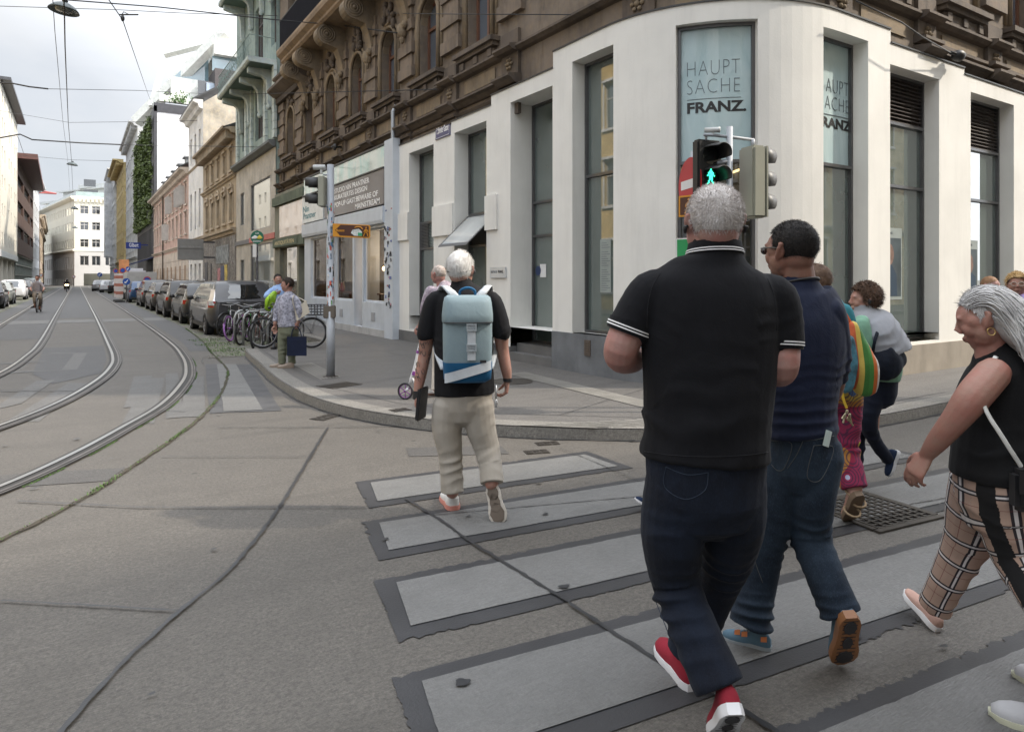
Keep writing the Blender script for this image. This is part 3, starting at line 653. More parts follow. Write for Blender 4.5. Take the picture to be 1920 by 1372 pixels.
# dim room behind the clear pane of the curved window, with a lit strip
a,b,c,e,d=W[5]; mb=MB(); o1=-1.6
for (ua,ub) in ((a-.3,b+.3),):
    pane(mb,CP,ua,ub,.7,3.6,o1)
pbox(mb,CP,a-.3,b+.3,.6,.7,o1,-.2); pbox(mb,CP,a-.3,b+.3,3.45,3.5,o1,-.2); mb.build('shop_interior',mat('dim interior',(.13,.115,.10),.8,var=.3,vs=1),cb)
mb=MB(); pts=[CP(a-.1+i*(b-a+.2)/8,3.2+(.10 if i%2 else 0),-.9) for i in range(9)]; mb.tube([CP(a-.1,3.12,-.9),CP((a+b)/2-.1,3.24,-.9),CP((a+b)/2+.2,3.10,-.9),CP(b+.1,3.2,-.9)],.018,6); mb.build('light_strip',mat('warm light strip',(1,.62,.28),.5,bmp=0,emit=2.5),cb)
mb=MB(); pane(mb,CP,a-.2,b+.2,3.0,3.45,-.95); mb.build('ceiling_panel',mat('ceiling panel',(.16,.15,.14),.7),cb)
# wall vent and tap on the plinth
u,z=fs(1104,652); 
mb=MB(); pbox(mb,CP,u-.07,u+.07,z-.12,z+.12,.019,.035)
for i in range(5): pbox(mb,CP,u-.05,u+.05,z-.09+i*.04,z-.07+i*.04,.036,.042)
mb.build('wall_vent',DKST,cb)
# ---- upper brown storeys
OB=-.16; TOPZ=17.5
wy=[26.0,23.55,21.2,18.83,16.52,14.15,11.82]; wins=[(27.7-y-.5,27.7-y+.5) for y in wy]
SX=19.85+3.613
side_w=[SX+1.45+2.4*i for i in range(9)]; arcw=[19.85+1.8]
def arch(u,w,zs,n=8): return [(u-w*math.cos(math.pi*i/n),zs+w*math.sin(math.pi*i/n)) for i in range(n+1)]
mb=MB(); ops=[]
allw=[(w_[0]+w_[1])/2 for w_ in wins]+arcw+side_w
for u in allw:
    ops.append((u-.47,u+.47,6.24,8.02,.27)); ops.append((u-.5,u+.5,10.3,12.5,.4)); ops.append((u-.5,u+.5,13.6,15.4,.4))
zz_=[(0,4.55)]+[(u,z-.02) for u,z in tops]
for i,(u,z) in enumerate(zz_): wall(mb,CP,u,zz_[i+1][0] if i+1<len(zz_) else SEND,z,[(0,TOPZ)],ops,o=OB)
mb.build('upper_wall',BROWN,cb)
# arch spandrels fill the square openings into round heads
for u in allw:
    mb=MB(); ar=arch(u,.47,7.55); 
    for k in range(8):
        (u0,z0),(u1,z1_)=ar[k],ar[k+1]; mb.add([CP(u0,z0,OB-.02),CP(u1,z1_,OB-.02),CP(u1,8.03,OB-.02),CP(u0,8.03,OB-.02)],[(0,1,2,3)]); mb.add([CP(u0,z0,OB-.02),CP(u1,z1_,OB-.02),CP(u1,z1_,OB-.27),CP(u0,z0,OB-.27)],[(0,3,2,1)])
    mb.build('arch_head',BROWN2,cb)
for u in allw:
    mb=MB()
    for w_,o_,r_ in ((.53,.03,.05),(.66,.0,.045)):
        pts=[CP(u-w_,6.3,OB+o_)]+[CP(a_,z_,OB+o_) for a_,z_ in arch(u,w_,7.55,12)]+[CP(u+w_,6.3,OB+o_)]
        mb.tube(pts,r_,6)
    mb.build('arch_moulding',BROWN2,cb,smooth=True)
for u in allw:
    mb=MB(); pbox(mb,CP,u-.78,u+.78,6.13,6.22,OB,OB+.22); pbox(mb,CP,u-.74,u+.74,6.05,6.13,OB,OB+.15)
    pbox(mb,CP,u-.66,u+.66,5.86,6.03,OB,OB+.08)
    for dx in (-.55,0,.55): pbox(mb,CP,u+dx-.07,u+dx+.07,5.88,6.02,OB+.08,OB+.12)
    mb.build('window_sill',DKST,cb)
allp=[27.7-y for y in (27.25,24.78,22.4,20.02,17.68,15.33,12.98,10.6)]+[19.85+.6,19.85+3.0]+[SX+.25+2.4*i for i in range(9)]
QST=stucco('quoin stone',(.19,.15,.118))
for u in allp:
    mb=MB()
    for i in range(8):
        z=6.45+i*.28; w_=.42 if i%2==0 else .33
        pbox(mb,CP,u-w_,u+w_,z,z+.265,OB,OB+(.10 if i%2==0 else .055))
    mb.build('quoin',QST,cb)
# string courses and the entablature with breaks over each pier
def entab(mbs,u0,u1,oo):
    if (u0+u1)/2>st(1037)-.2: oo-=.02
    mold(mbs,CP,u0,u1,[(OB,5.72),(OB+.10+oo,5.74),(OB+.17+oo,5.79),(OB+.17+oo,5.83),(OB+.06+oo,5.86),(OB,5.88)])
    if (u0+u1)/2>st(1037)-.2 and (u0+u1)/2<SX+1.6: return
    mold(mbs,CP,u0,u1,[(OB,5.36),(OB+.12+oo,5.40),(OB+.12+oo,5.45),(OB,5.5)]) if (u0+u1)/2>SX else None
    mold(mbs,CP,u0,u1,[(OB,5.14),(OB+.05+oo,5.15),(OB+.13+oo,5.22),(OB+.20+oo,5.25),(OB+.20+oo,5.29),(OB+.03+oo,5.32),(OB,5.33)])
    mold(mbs,CP,u0,u1,[(OB,5.00),(OB+.03+oo,5.0),(OB+.06+oo,5.05),(OB+.02+oo,5.08),(OB,5.09)])
edges=sorted([(u-.3,u+.3) for u in allp]); mb=MB(); u=0.01
for a_,b_ in edges:
    a_=max(a_,0.02)
    if a_>u: entab(mb,u,a_-.001,0)
    entab(mb,a_,b_,.10); pbox(mb,CP,a_+.02,b_-.02,4.6 if a_<st(1037)-.4 else 5.36,6.15,OB,OB+.07); u=b_+.001
entab(mb,u,SEND-.1,0); mb.build('entablature',DKST,cb)
mb=MB()   # rosettes on the pier blocks
for u in allp:
    mb=MB(); c_=CP(u,5.55,OB+.075); 
    for k in range(6):
        p=CP(u+.085*math.cos(k*1.047),5.55+.085*math.sin(k*1.047),OB+.085); mb.ell(p,(.035,.035,.035),n=8,m=5)
    mb.ell(CP(u,5.55,OB+.09),(.045,.045,.045),n=8,m=6)
    mb.build('rosette',BROWN2,cb,smooth=True)
for u in allw: mb=MB(); pbox(mb,CP,u-.62,u+.62,5.40,5.66,OB,OB+.025); mb.build('frieze_panel',BROWN2,cb)
# upper floors cornices
mb=MB()
for z in (9.35,12.95,16.0): mold(mb,CP,.02,SEND-.1,[(OB,z-.15),(OB+.12,z-.1),(OB+.3,z+.05),(OB+.3,z+.12),(OB,z+.2)])
mold(mb,CP,.01,3.9,[(OB,8.62),(OB+.2,8.68),(OB+.5,8.9),(OB+.5,9.0),(OB,9.05)])
mb.build('cornice',DKST,cb)
mb=MB()
for i in range(60):
    u=.15+i*.064
    if i%1==0 and u<3.8: pbox(mb,CP,u,u+.035,8.44,8.64,OB,OB+.2)
mb.build('dentil',DKST,cb)
# windows of the upper floors
WOOD=mat('reddish window wood',(.14,.065,.04),.5); PN2=glassy('upper window glass',(.10,.12,.15),1.7)
BLU=mat('blue window film',(.06,.2,.38),.3,bmp=0)
rr=random.Random(5)
for i,u in enumerate(allw):
    mb=MB(); frame(mb,CP,u-.47,u+.47,6.24,8.02,OB-.19,.07,.06,vert=(u,),hor=(7.42,)); f=mb.build('window_frame',WOOD,cb)
    mb=MB(); pane(mb,CP,u-.45,u+.45,6.26,8.0,OB-.23); mb.build('pane',PN2,f)
    if i<5:
        mb=MB(); pane(mb,CP,u+.05,u+.43,6.30,6.30+[.9,.95,1.0,.9,.45][i],OB-.225); mb.build('window_film',BLU,f)
mb=MB(); mp2=MB()
for u in allw:
    for z0,z1_ in ((10.3,12.5),(13.6,15.4)): frame(mb,CP,u-.5,u+.5,z0,z1_,OB-.32,.07,.06,vert=(u,),hor=(z1_-.6,)); pane(mp2,CP,u-.48,u+.48,z0,z1_,OB-.36)
f=mb.build('upper_window_frame',WOOD,cb); mp2.build('upper_pane',PN2,f)
# balcony with scroll brackets
b0,b1=27.7-24.4,27.7-13.6
mb=MB(); mold(mb,CP,b0,b1,[(OB,9.1),(.55,9.1),(.62,9.16),(.62,9.24),(.75,9.34),(.78,9.45),(.78,9.52),(OB,9.52)]); bal=mb.build('balcony_slab',stucco('balcony stone',(.30,.225,.16),.35),cb)
mb=MB(); 
for k in range(int((b1-b0)/.09)): u=b0+.05+k*.09; mb.tube([CP(u,9.52,.66),CP(u,10.55,.66)],.014,5)
mb.tube([CP(b0+.03,10.56,.66),CP(b1-.03,10.56,.66)],.03,6); mb.build('balcony_railing',mat('black iron',(.015,.015,.02),.4,.5),bal)
mb=MB(); pbox(mb,CP,b0+.04,b1-.04,9.56,10.5,.60,.63); mb.build('railing_screen',mat('dark navy cloth',(.012,.014,.03),.8),bal)
def scroll(u):
    mb=MB(); w_=.19
    pr=[(OB,9.1),(.5,9.1)]; c_=(.42,8.82); r_=.30
    prof=[(c_[0]+r_*math.cos(t),c_[1]+r_*math.sin(t)) for t in [1.2-i*.35 for i in range(14)]]
    arc=[(.15-.28*math.sin(t)*1.0,8.55-.95*(1-math.cos(t))*.9) for t in [0,.3,.6,.9,1.2,1.45]]
    poly=[(OB,9.1),(.5,9.1)]+prof[:9]+[(.12,8.45),(.02,8.2),(-.04,7.95),(-.06,7.6),(OB,7.5)]
    n=len(poly); vs=[CP(u-w_,z,o) for o,z in poly]+[CP(u+w_,z,o) for o,z in poly]
    mb.add(vs,[tuple(range(n)),tuple(range(n,2*n))[::-1]]+[(i,n+i,n+(i+1)%n,(i+1)%n) for i in range(n)])
    for s_ in (-1,1):
        for rr_ in (.24,.17,.10):
            mb.tube([CP(u+s_*(w_+.005),c_[1]+rr_*math.sin(t*.45),c_[0]+rr_*math.cos(t*.45)) for t in range(14)],.022,5,close=True)
        mb.ell(CP(u+s_*w_,c_[1],c_[0]),(.06,.06,.06),n=8,m=5)
    mb.ell(CP(u,7.6,.0),(.13,.13,.2),n=10,m=7); mb.ell(CP(u,7.42,.0),(.07,.07,.14),n=8,m=5)
    for s_ in (-1,1): mb.ell(CP(u+s_*.15,7.72,.0),(.08,.08,.1),n=8,m=5)
    o_=mb.build('scroll_bracket',BROWN2,bal); bm=bmesh.new(); bm.from_mesh(o_.data); bmesh.ops.recalc_face_normals(bm,faces=bm.faces); bm.to_mesh(o_.data); bm.free()
for y in (24.0,22.4,20.02,17.68,15.33): scroll(27.7-y)
# lion-like foliage lumps above the arches
rr=random.Random(8)
for u in allw:
    mb=MB()
    for k in range(16):
        a_=rr.uniform(-.42,.42); z_=8.25+rr.uniform(0,.55)-abs(a_)*.5; mb.ell(CP(u+a_,z_,OB+.05),(rr.uniform(.05,.1),rr.uniform(.05,.1),rr.uniform(.06,.15)),n=7,m=5)
    mb.build('foliage_relief',DKST,cb,smooth=True)
# roof and rear volume
mb=MB(); mb.box(6.95,40,6.0,27.6,TOPZ-.3,TOPZ); mb.box(7.6,40,6.6,27.6,TOPZ,TOPZ+1.6)
mb.build('roof',mat('roof sheet',(.10,.10,.10),.7),cb)
mb=MB(); mb.box(7.9,39,6.9,27.65,.2,TOPZ-.4); mb.box(6.9,7.9,27.60,27.66,.2,TOPZ-.3); mb.build('rear_mass',BROWN,cb)
# drain pipe
mb=MB(); u=fs(744,300)[0]; mb.tube([CP(u,.12,.10),CP(u,5.7,.10),CP(u,5.85,.02)],.05,10)
for z in (.5,1.4,2.3,3.2,4.1,5.0): mb.tube([CP(u,z-.02,.10),CP(u,z+.02,.10)],.062,10)
mb.build('drain_pipe',mat('galvanised pipe',(.34,.36,.38),.45,.4,stain=.3),cb,smooth=True)
# street name plate
a=fs(818,250)[0]; b=fs(845,240)[0]; z0=fs(832,258)[1]; z1_=fs(832,238)[1]
t=thing('street_name_sign','blue enamel street name plate on the white shell above the first piers','street sign',tuple(CP(a,z0,.05)))
mb=MB(); pbox(mb,CP,a,b,z0,z1_,.003,.022); mb.build('plate_board',mat('blue enamel',(.02,.025,.13),.3,bmp=0),t)
mb=MB(); q=.008
for s_ in ((a+.02,b-.02,z0+.02,z0+.02+q),(a+.02,b-.02,z1_-.02-q,z1_-.02),(a+.02,a+.02+q,z0+.02,z1_-.02),(b-.02-q,b-.02,z0+.02,z1_-.02)): pbox(mb,CP,s_[0],s_[1],s_[2],s_[3],.022,.024)
WH=mat('white lettering',(.8,.8,.8),.5,bmp=0); mb.build('white_border',WH,t); text('7.,Breite Gasse',(b-a)-.12,.16,TX(a+.06,z0+.09,.023),WH,t,offset=.01)
# ---- Nin Prantner shop and the antiques shop, ground floor of the brown building
t1=thing('design_shop','white painted shop front with a grey sign board and big display windows','shop front',(6.4,18,0))
LG=mat('pale blue painted wood',(.52,.56,.61),.6,var=.06,stain=.25); OFF=.12
ux=lambda px:fs(px,400,OFF)[0]; zx=lambda px,py:fs(px,py,OFF)[1]
uA=ux(571); uB=ux(724); uC=ux(740)
# outer piers, base, fascia
zt=4.98; zf0=zx(700,467)
mb=MB(); pbox(mb,CP,uB,uC,.12,zt+.05,-.02,OFF+.05); mb.build('shop_pier',LG,t1)
wins_=[(ux(582),ux(612)),(ux(627),ux(661)),(ux(681),ux(723))]; door=(ux(664),ux(679)); zw0=zx(700,580)
z_l=.98; ztp=2.92
mb=MB(); wall(mb,CP,uA,uB-.004,.30,[(uA,3.35)],[(a,b,z_l,ztp,.12) for a,b in wins_]+[(door[0],door[1],.30,ztp,.5)],o=OFF); mb.build('shop_wall',LG,t1)
mb=MB(); pbox(mb,CP,uA-.1,uB-.002,.12,.298,-.02,OFF+.03); mb.build('shop_base',mat('worn white base',(.42,.42,.42),.8,stain=.5),t1)
mb=MB(); mold(mb,CP,uA,uB,[(-.02,3.0),(OFF+.08,3.0),(OFF+.1,3.08),(OFF+.1,3.42),(-.02,3.46)]); mb.build('fascia',LG,t1)
for (a,b) in wins_:
    mb=MB(); frame(mb,CP,a,b,z_l,ztp,OFF-.07,.05,.05); f=mb.build('window_frame',LG,t1); mb=MB(); pane(mb,CP,a+.03,b-.03,z_l,ztp,OFF-.10); mb.build('pane',clearglass('display glass',(.9,.93,.92),.0),f)
mb=MB()
for px in (572+20,640,700): u=ux(px); pbox(mb,CP,u-.13,u+.13,.5,.72,OFF+.001,OFF+.012)
mb.build('base_vent',mat('vent grey',(.3,.31,.33),.6),t1)
mb=MB(); pane(mb,CP,uA-.1,uB+.5,.3,3.2,-2.2); pbox(mb,CP,uA-.1,uB+.5,.25,.30,-2.2,-.05); pbox(mb,CP,uA-.1,uB+.5,3.15,3.2,-2.2,-.05); pbox(mb,CP,uB+.45,uB+.5,.3,3.15,-2.2,-.1); pbox(mb,CP,uA-.15,uA-.1,.3,3.15,-2.2,-.1); mb.build('shop_room',mat('shop room',(.10,.07,.05),.8,var=.7,vs=2),t1)
# display goods: lamps, shelves, prints
rr=random.Random(4)
def goods():
    # standing lamp
    for i,(px,zz) in enumerate(((700,1.5),(712,1.7),(690,2.35),(648,1.9),(655,1.95))):
        u=ux(px); t=thing('display_lamp',['small cream shade lamp on the display table','taller cream lamp behind the shade lamp','glowing bulb high in the right shop window','small glowing lamp left in the middle shop window','small glowing lamp right in the middle shop window'][i],'lamp',tuple(CP(u,zz,-.6-.15*i)),'lamps in the shop window'); o=-.6-.15*i
        if i<2:
            mb=MB(); mb.tube([CP(u,zz-.35,o),CP(u,zz,o)],.03,8); mb.build('stem',DKST,t); mb=MB(); mb.tube([CP(u,zz,o),CP(u,zz+.22,o)],[.14,.11],14); mb.build('lamp_shade',mat('cream shade',(.62,.55,.48),.7,bmp=0),t)
        else:
            mb=MB(); mb.tube([CP(u,zz+.1,o),CP(u,3.1,o)],.006,5); mb.build('cord',BLK,t); mb=MB(); mb.ell(CP(u,zz,o),(.055,.055,.07),n=10,m=8); mb.build('bulb',mat('warm bulb',(1,.7,.4),.5,bmp=0,emit=2.5),t)
    cols=[(.3,.05,.03),(.04,.12,.10),(.5,.42,.28),(.05,.05,.06),(.12,.2,.35),(.45,.42,.4),(.28,.16,.05)]
    k=0
    for (a,b) in wins_:
        t=thing('display_table','low dark table of goods in the shop window','table',tuple(CP(a,.98,-.5)),'display tables in the shop'); mb=MB(); pbox(mb,CP,a+.05,b-.05,1.16,1.2,-.75,-.25); mb.build('table_top',WOOD,t); mb=MB()
        for q in (a+.08,b-.12): pbox(mb,CP,q,q+.04,.3,1.16,-.7,-.66);pbox(mb,CP,q,q+.04,.3,1.16,-.34,-.3)
        mb.build('table_leg',WOOD,t)
        n=int((b-a)/.2)
        for i in range(n):
            u=a+.14+(b-a-.28)*i/max(1,n-1); h=rr.uniform(.1,.38); w_=rr.uniform(.05,.09); c_=cols[(k)%7]; k+=1; o=rr.uniform(-.62,-.38)
            mb=MB(); pr=[(w_*.7,0),(w_,h*.3),(w_*.8,h*.6),(w_*.35,h*.8),(w_*.5,h)]; p=CP(u,1.2,o); mb.lathe([(0.001,0)]+pr,tuple(p),12)
            ob=mb.build('vase',mat('glaze %d'%((k-1)%7),c_,.25,bmp=0),None,smooth=True); tag(ob,'small vase among the goods on a shop window table','vase','vases on the window tables')
    for i,px in enumerate((634,640,604)):
        u=ux(px); t=thing('hanging_print',['pale print hanging left in the middle shop window','yellow and green print beside the pale one','dark blue cloth hanging in the left shop window'][i],'print',tuple(CP(u,1.6,-.4)),'prints in the shop window'); mb=MB(); pbox(mb,CP,u-.09,u+.09,1.55,2.55,-.42-.02*i,-.41-.02*i); mb.build('sheet',mat('print %d'%i,[(.45,.5,.55),(.25,.28,.08),(.02,.03,.10)][i],.6,var=.5,vs=5),t)
        mb=MB(); pbox(mb,CP,u-.006,u+.006,2.55,3.1,-.42-.02*i,-.41-.02*i); mb.build('cord',BLK,t)
    u=ux(716); t=thing('wall_shelf','dark shelf unit deep inside the right shop window','shelf',tuple(CP(u,.3,-2.1)))
    mb=MB()
    for z in (.5,1.0,1.5,2.0,2.5): pbox(mb,CP,u-1.3,u+.3,z,z+.03,-2.1,-1.8)
    mb.build('board',WOOD,t); mb=MB()
    for i in range(40):
        z=.53+.5*rr.randrange(5); q=rr.uniform(u-1.25,u+.2); pbox(mb,CP,q,q+rr.uniform(.04,.12),z,z+rr.uniform(.1,.35),-2.05,-1.9)
    mb.build('goods_row',mat('mixed goods',(.3,.16,.08),.5,var=.9,vs=9),t)
goods()
for i,(px,z_,e_) in enumerate(((700,2.35,26),(652,2.1,18),(600,2.3,12))):
    pl_=bpy.data.lights.new('shop_lamp_light','POINT'); pl_.energy=e_; pl_.color=(1,.72,.45); pl_.shadow_soft_size=.08; lo_=bpy.data.objects.new('shop_lamp_light',pl_); COL.objects.link(lo_); lo_.location=CP(ux(px),z_,-.95)
# sign boards
s=thing('shop_sign','long dark grey sign board with white capital lettering over the design shop','shop sign',tuple(CP(ux(626),3.4,.2)))
zb,ztp2=3.47,4.36; a,b=ux(613)-.05,uB-.01
mb=MB(); pbox(mb,CP,a,b,zb,ztp2,.0,OFF+.06); mb.build('sign_board',mat('dark taupe board',(.085,.075,.078),.45,var=.1,coat=.3),s)
u0=ux(631); T2=OFF+.062
def ln(sx,w,h,z,uu): text(sx,w,h,TX(uu,z,T2),WH,s,offset=.014)
wT=b-u0
ln('STUDIO NIN PRANTNER',wT*.74,.145,4.12,u0); ln('KURATIERTES DESIGN',wT*.70,.14,3.93,u0); ln('POP-UP GAST:BEWARE OF',wT*.90,.145,3.71,u0); ln('MAINSTREAM',wT*.47,.145,3.51,u0+wT*.46)
text('*',.1,.1,TX(u0-.14,4.13,T2),WH,s,offset=.01)
mb=MB(); pbox(mb,CP,ux(571),uB-.01,4.40,4.95,0,OFF+.02); 
def verd():
    m,nt,N,L,b=newmat('faded green glass panel'); v=coords(N,L,(1,1,.5)); n=noise(N,L,v,2.2,6,.6,.6)
    L.new(mix(N,L,ramp(N,L,n,[(.4,0),(.62,1)]),(.40,.47,.42),(.20,.40,.35)),b.inputs['Base Color']); b.inputs['Roughness'].default_value=.15; b.inputs['Coat Weight'].default_value=.6; return m
mb.build('glass_fascia',verd(),t1); mb=MB(); pbox(mb,CP,ux(571),uB-.01,4.362,4.40,0,OFF+.09); pbox(mb,CP,ux(571),uB-.01,4.95,5.0,0,OFF+.05); mb.build('fascia_rail',BLK,t1)
s2=thing('shop_sign','small white sign board with teal handwriting behind the traffic light','shop sign',tuple(CP(ux(571),3.3,.2)))
a,b=ux(571)-.05,ux(609); mb=MB(); pbox(mb,CP,a,b,3.47,4.34,.0,OFF+.06); mb.build('sign_board',mat('white sign',(.62,.64,.63),.4,bmp=0),s2)
TEAL=mat('teal lettering',(.02,.16,.2),.5,bmp=0); text('Nin',(b-a)*.30,.2,TX(a+.1,3.83,T2),TEAL,s2,offset=.012); text('Prantner',(b-a)*.62,.2,TX(a+.12,3.6,T2),TEAL,s2,offset=.012)
# antiques shop
t2=thing('antiques_shop','old green framed antiques shop front left of the design shop','shop front',(6.5,26,0))
GRN=stucco('old green wood',(.10,.125,.09),.5,2)
a,b=.02,ux(571)-.1
mb=MB(); wall(mb,CP,a,b,.12,[(a,4.9)],[(ux(521),ux(553),.75,2.78,.15),(ux(556),ux(568),.12,2.75,.5)],o=.05); mb.build('shop_wall',stucco('grey green stucco',(.2,.2,.16),.4),t2)
mb=MB(); pane(mb,CP,ux(517),ux(555),.7,2.8,-.09); mb.build('pane',glassy('antique glass',(.22,.21,.18),1.8),t2)
mb=MB(); pane(mb,CP,ux(555),ux(569),.1,2.8,-.44); mb.build('door_leaf',mat('dark door',(.03,.035,.035),.4),t2)
mb=MB(); pbox(mb,CP,a,b,2.80,3.14,.05,.13); pbox(mb,CP,a,b,4.42,4.75,.05,.16); mb.build('green_fascia',GRN,t2)
mb=MB(); pbox(mb,CP,ux(521),b-.1,3.18,4.36,.05,.07); mb.build('upper_panel',glassy('peach panel',(.46,.36,.28),1.45,.08),t2)
s3=thing('shop_sign','green wooden fascia with gilded antiques lettering','shop sign',tuple(CP(.4,2.8,.15))); mb=MB(); pbox(mb,CP,.3,ux(558),2.83,3.11,.132,.15); mb.build('sign_board',GRN,s3)
text('ANTIQUITÄTEN',ux(553)-.45,.2,TX(.42,2.87,.152),mat('gilt lettering',(.42,.34,.14),.35,.4,bmp=0),s3,offset=.01)
# stickers and scribbles on the shop pier
mb1=MB();mb2=MB();mb3=MB(); rr=random.Random(12)
for k in range(46):
    u=rr.uniform(uB+.03,uC-.1); z=rr.uniform(.9,3.3); w_=rr.uniform(.03,.10); h=rr.uniform(.03,.1); m_=rr.choice([mb1,mb1,mb2,mb3]); o=OFF+.052+k*.0003
    if m_ is mb1: 
        pts=[CP(u+.05*math.sin(i*1.7+k),z+.05*math.cos(i*2.3+k*2),o) for i in range(7)]; m_.tube(smooth(pts,3),.005,4)
    else: pbox(m_,CP,u,u+w_,z,z+h,OFF+.05,o)
mb1.build('scribble',BLK,t1); mb2.build('sticker',mat('mixed stickers',(.35,.1,.12),.5,var=.9,vs=14),t1); mb3.build('sticker',mat('blue stickers',(.08,.12,.3),.5,var=.8,vs=14),t1)
# ---------------- the rest of the street ----------------
WFR=mat('old white window paint',(.50,.48,.45),.6,bmp=0); PN3=glassy('street window glass',(.10,.115,.12),1.6); DARKG=glassy('dark window glass',(.03,.033,.036),1.7)
def winpart(P,a,b,c,e,o,par,fm=WFR,gm=None,vert=1,hor=(.68,),w=.06,arched=False,name='window'):
    mb=MB(); frame(mb,P,a,b,c,e,o+.04,w,.05,vert=[a+(b-a)*(i+1)/(vert+1) for i in range(vert)],hor=[c+(e-c)*h for h in hor]); f=mb.build(name,fm,par)
    mb=MB(); pane(mb,P,a,b,c,e,o+.004); mb.build('pane',gm or PN3,f); return f
def rightpath(y0,y1,X=6.65): return Path([('L',(X,y1),(X,y0))],1)      # u=0 at far end, faces -X
def leftpath(y0,y1,X=-6.5): return Path([('L',(X,y0),(X,y1))],1)
def house(name,label,P,H,rows,ncol,m,trim,depth=9,X=6.65,rev=.16,z0=0.1,cols=None,fm=WFR,gm=None,vert=1,hor=(.68,),trimw=True,side=1,loc=None):
    t=thing(name,label,'building',loc or tuple(P(P.L/2,.1,0)))
    ops=[];L=P.L
    cc=cols or [(i+.5)*L/ncol for i in range(ncol)]
    for (c,e,w_) in rows:
        for u in cc: ops.append((u-w_/2,u+w_/2,c,e,rev))
    mb=MB(); wall(mb,P,0,L,z0,[(0,H)],ops); mb.build('wall',m,t)
    for (a,b,c,e,_) in ops:
        winpart(P,a,b,c,e,-rev,t,fm,gm,vert,hor)
    if trimw:
        for (c,e,w_) in rows:
            for u in cc:
                mb=MB(); pbox(mb,P,u-w_/2-.14,u+w_/2+.14,c-.12,c-.002,.002,.10); pbox(mb,P,u-w_/2-.12,u+w_/2+.12,e+.10,e+.22,.002,.12)
                pbox(mb,P,u-w_/2-.1,u-w_/2-.003,c,e+.1,.002,.04); pbox(mb,P,u+w_/2+.003,u+w_/2+.1,c,e+.1,.002,.04); mb.build('window_trim',trim,t)
    # body behind, flat top
    def T(x,y,z): return P(x,z,y)
    mb=MB(); mb.box(0.01,L-.01,-depth,-.7,z0,H-.02,T); mb.build('body',m,t)
    mb=MB(); mb.box(0,L,-.7,0-.002,H-.25,H,T); mb.box(0,.015,-.7,-.01,z0,H-.26,T); mb.box(L-.015,L,-.7,-.01,z0,H-.26,T); mb.build('gable_edge',m,t)
    return t
def eave(t,P,z,out,m,h=.35,u0=0,u1=None,mod=0,name='cornice'):
    u1=P.L if u1 is None else u1
    mb=MB(); mold(mb,P,u0,u1,[(0,z-h),(out*.35,z-h*.9),(out*.5,z-h*.45),(out*.95,z-h*.3),(out,z-h*.05),(out,z),(0,z+.02)]); mb.build(name,m,t)
    if mod:
        mb=MB(); n=int((u1-u0)/mod)
        for i in range(n): u=u0+(i+.5)*mod; pbox(mb,P,u-mod*.25,u+mod*.25,z-h-.22,z-h*.35,.0,out*.7)
        mb.build('modillion_row',m,t)
TEALS=stucco('sage green stucco',(.27,.345,.33),.25); TEALL=stucco('pale sage trim',(.46,.53,.53),.15); CRST=stucco('stained cream render',(.44,.415,.375),.35)
# 1. green house with iron balconies
P=rightpath(27.72,35.6); L=P.L; uy=lambda Y:35.6-Y
def UX(px,X=6.65): return yX(px,X)
def zat(px,py,X=6.65): return onX(px,py,X).z
g=thing('green_house','pale green house with iron balconies on curled brackets over a cream ground floor','building',(6.65,31.6,.1))
U=lambda px,o=0: 35.6-yX(px,6.65-o)
a1,b1=U(451),U(458); a2,b2=U(470),U(507)
mb=MB(); wall(mb,P,0,L,.1,[(0,6.85)],[(a1,b1,zat(455,422),zat(455,362),.1),(a2,b2,3.75,zat(489,338),.1),(a1,b1,1.4,zat(455,487),.1),(a2,U(513),.3,3.1,.12)]); mb.build('cream_wall',CRST,g)
for q in ((a1,b1,zat(455,422),zat(455,362)),(a2,b2,3.75,zat(489,338)),(a1,b1,1.4,zat(455,487)),(a2,U(513),.3,3.1)):
    mb=MB(); frame(mb,P,*q,-.04,.035,.05); f=mb.build('rounded_window',FRM,g); mb=MB(); pane(mb,P,*q,-.08); mb.build('pane',glassy('mirror grey glass',(.2,.215,.21),1.9),f)
mb=MB(); pbox(mb,P,0,a2-.05,3.22,3.42,.0,.05); mb.build('fascia_line',mat('dark fascia',(.12,.12,.13),.6),g); mb=MB(); pbox(mb,P,a2-.05,L,3.22,3.45,.0,.06); mb.build('fascia_line',mat('red fascia',(.42,.08,.06),.5),g)
mb=MB(); mold(mb,P,0,L,[(0,6.85),(.12,6.86),(.28,7.0),(.28,7.1),(0,7.14)]); mb.build('string_course',mat('dark slate coping',(.12,.13,.13),.7),g)
ws=[(U(456)-.28,U(456)+.28,7.65,9.7,.22),(U(485)-.75,U(485)+.75,7.65,9.85,.22),(U(512)-.4,U(512)+.4,7.65,9.7,.22)]
ws+=[(a,b,11.0,13.4,.22) for a,b,*_ in ws]+[(a,b,15.4,17.4,.22) for a,b,*_ in ws]
mb=MB(); wall(mb,P,0,L,7.1,[(0,19)],ws,o=-.02); mb.build('green_wall',TEALS,g)
for q in ws: winpart(P,*q[:4],-.2,g,mat('dark brown window',(.07,.05,.045),.5),None,1 if q[1]-q[0]<1 else 2,(.7,),.07)
for k,px in enumerate((447,463,472.5,499,516)):
    u=U(px); mb=MB(); 
    for i in range(9): z=7.2+i*.33; pbox(mb,P,max(.01,u-.2),u+.2,z,z+.31,-.02,.09)
    mb.build('pilaster',TEALL,g)
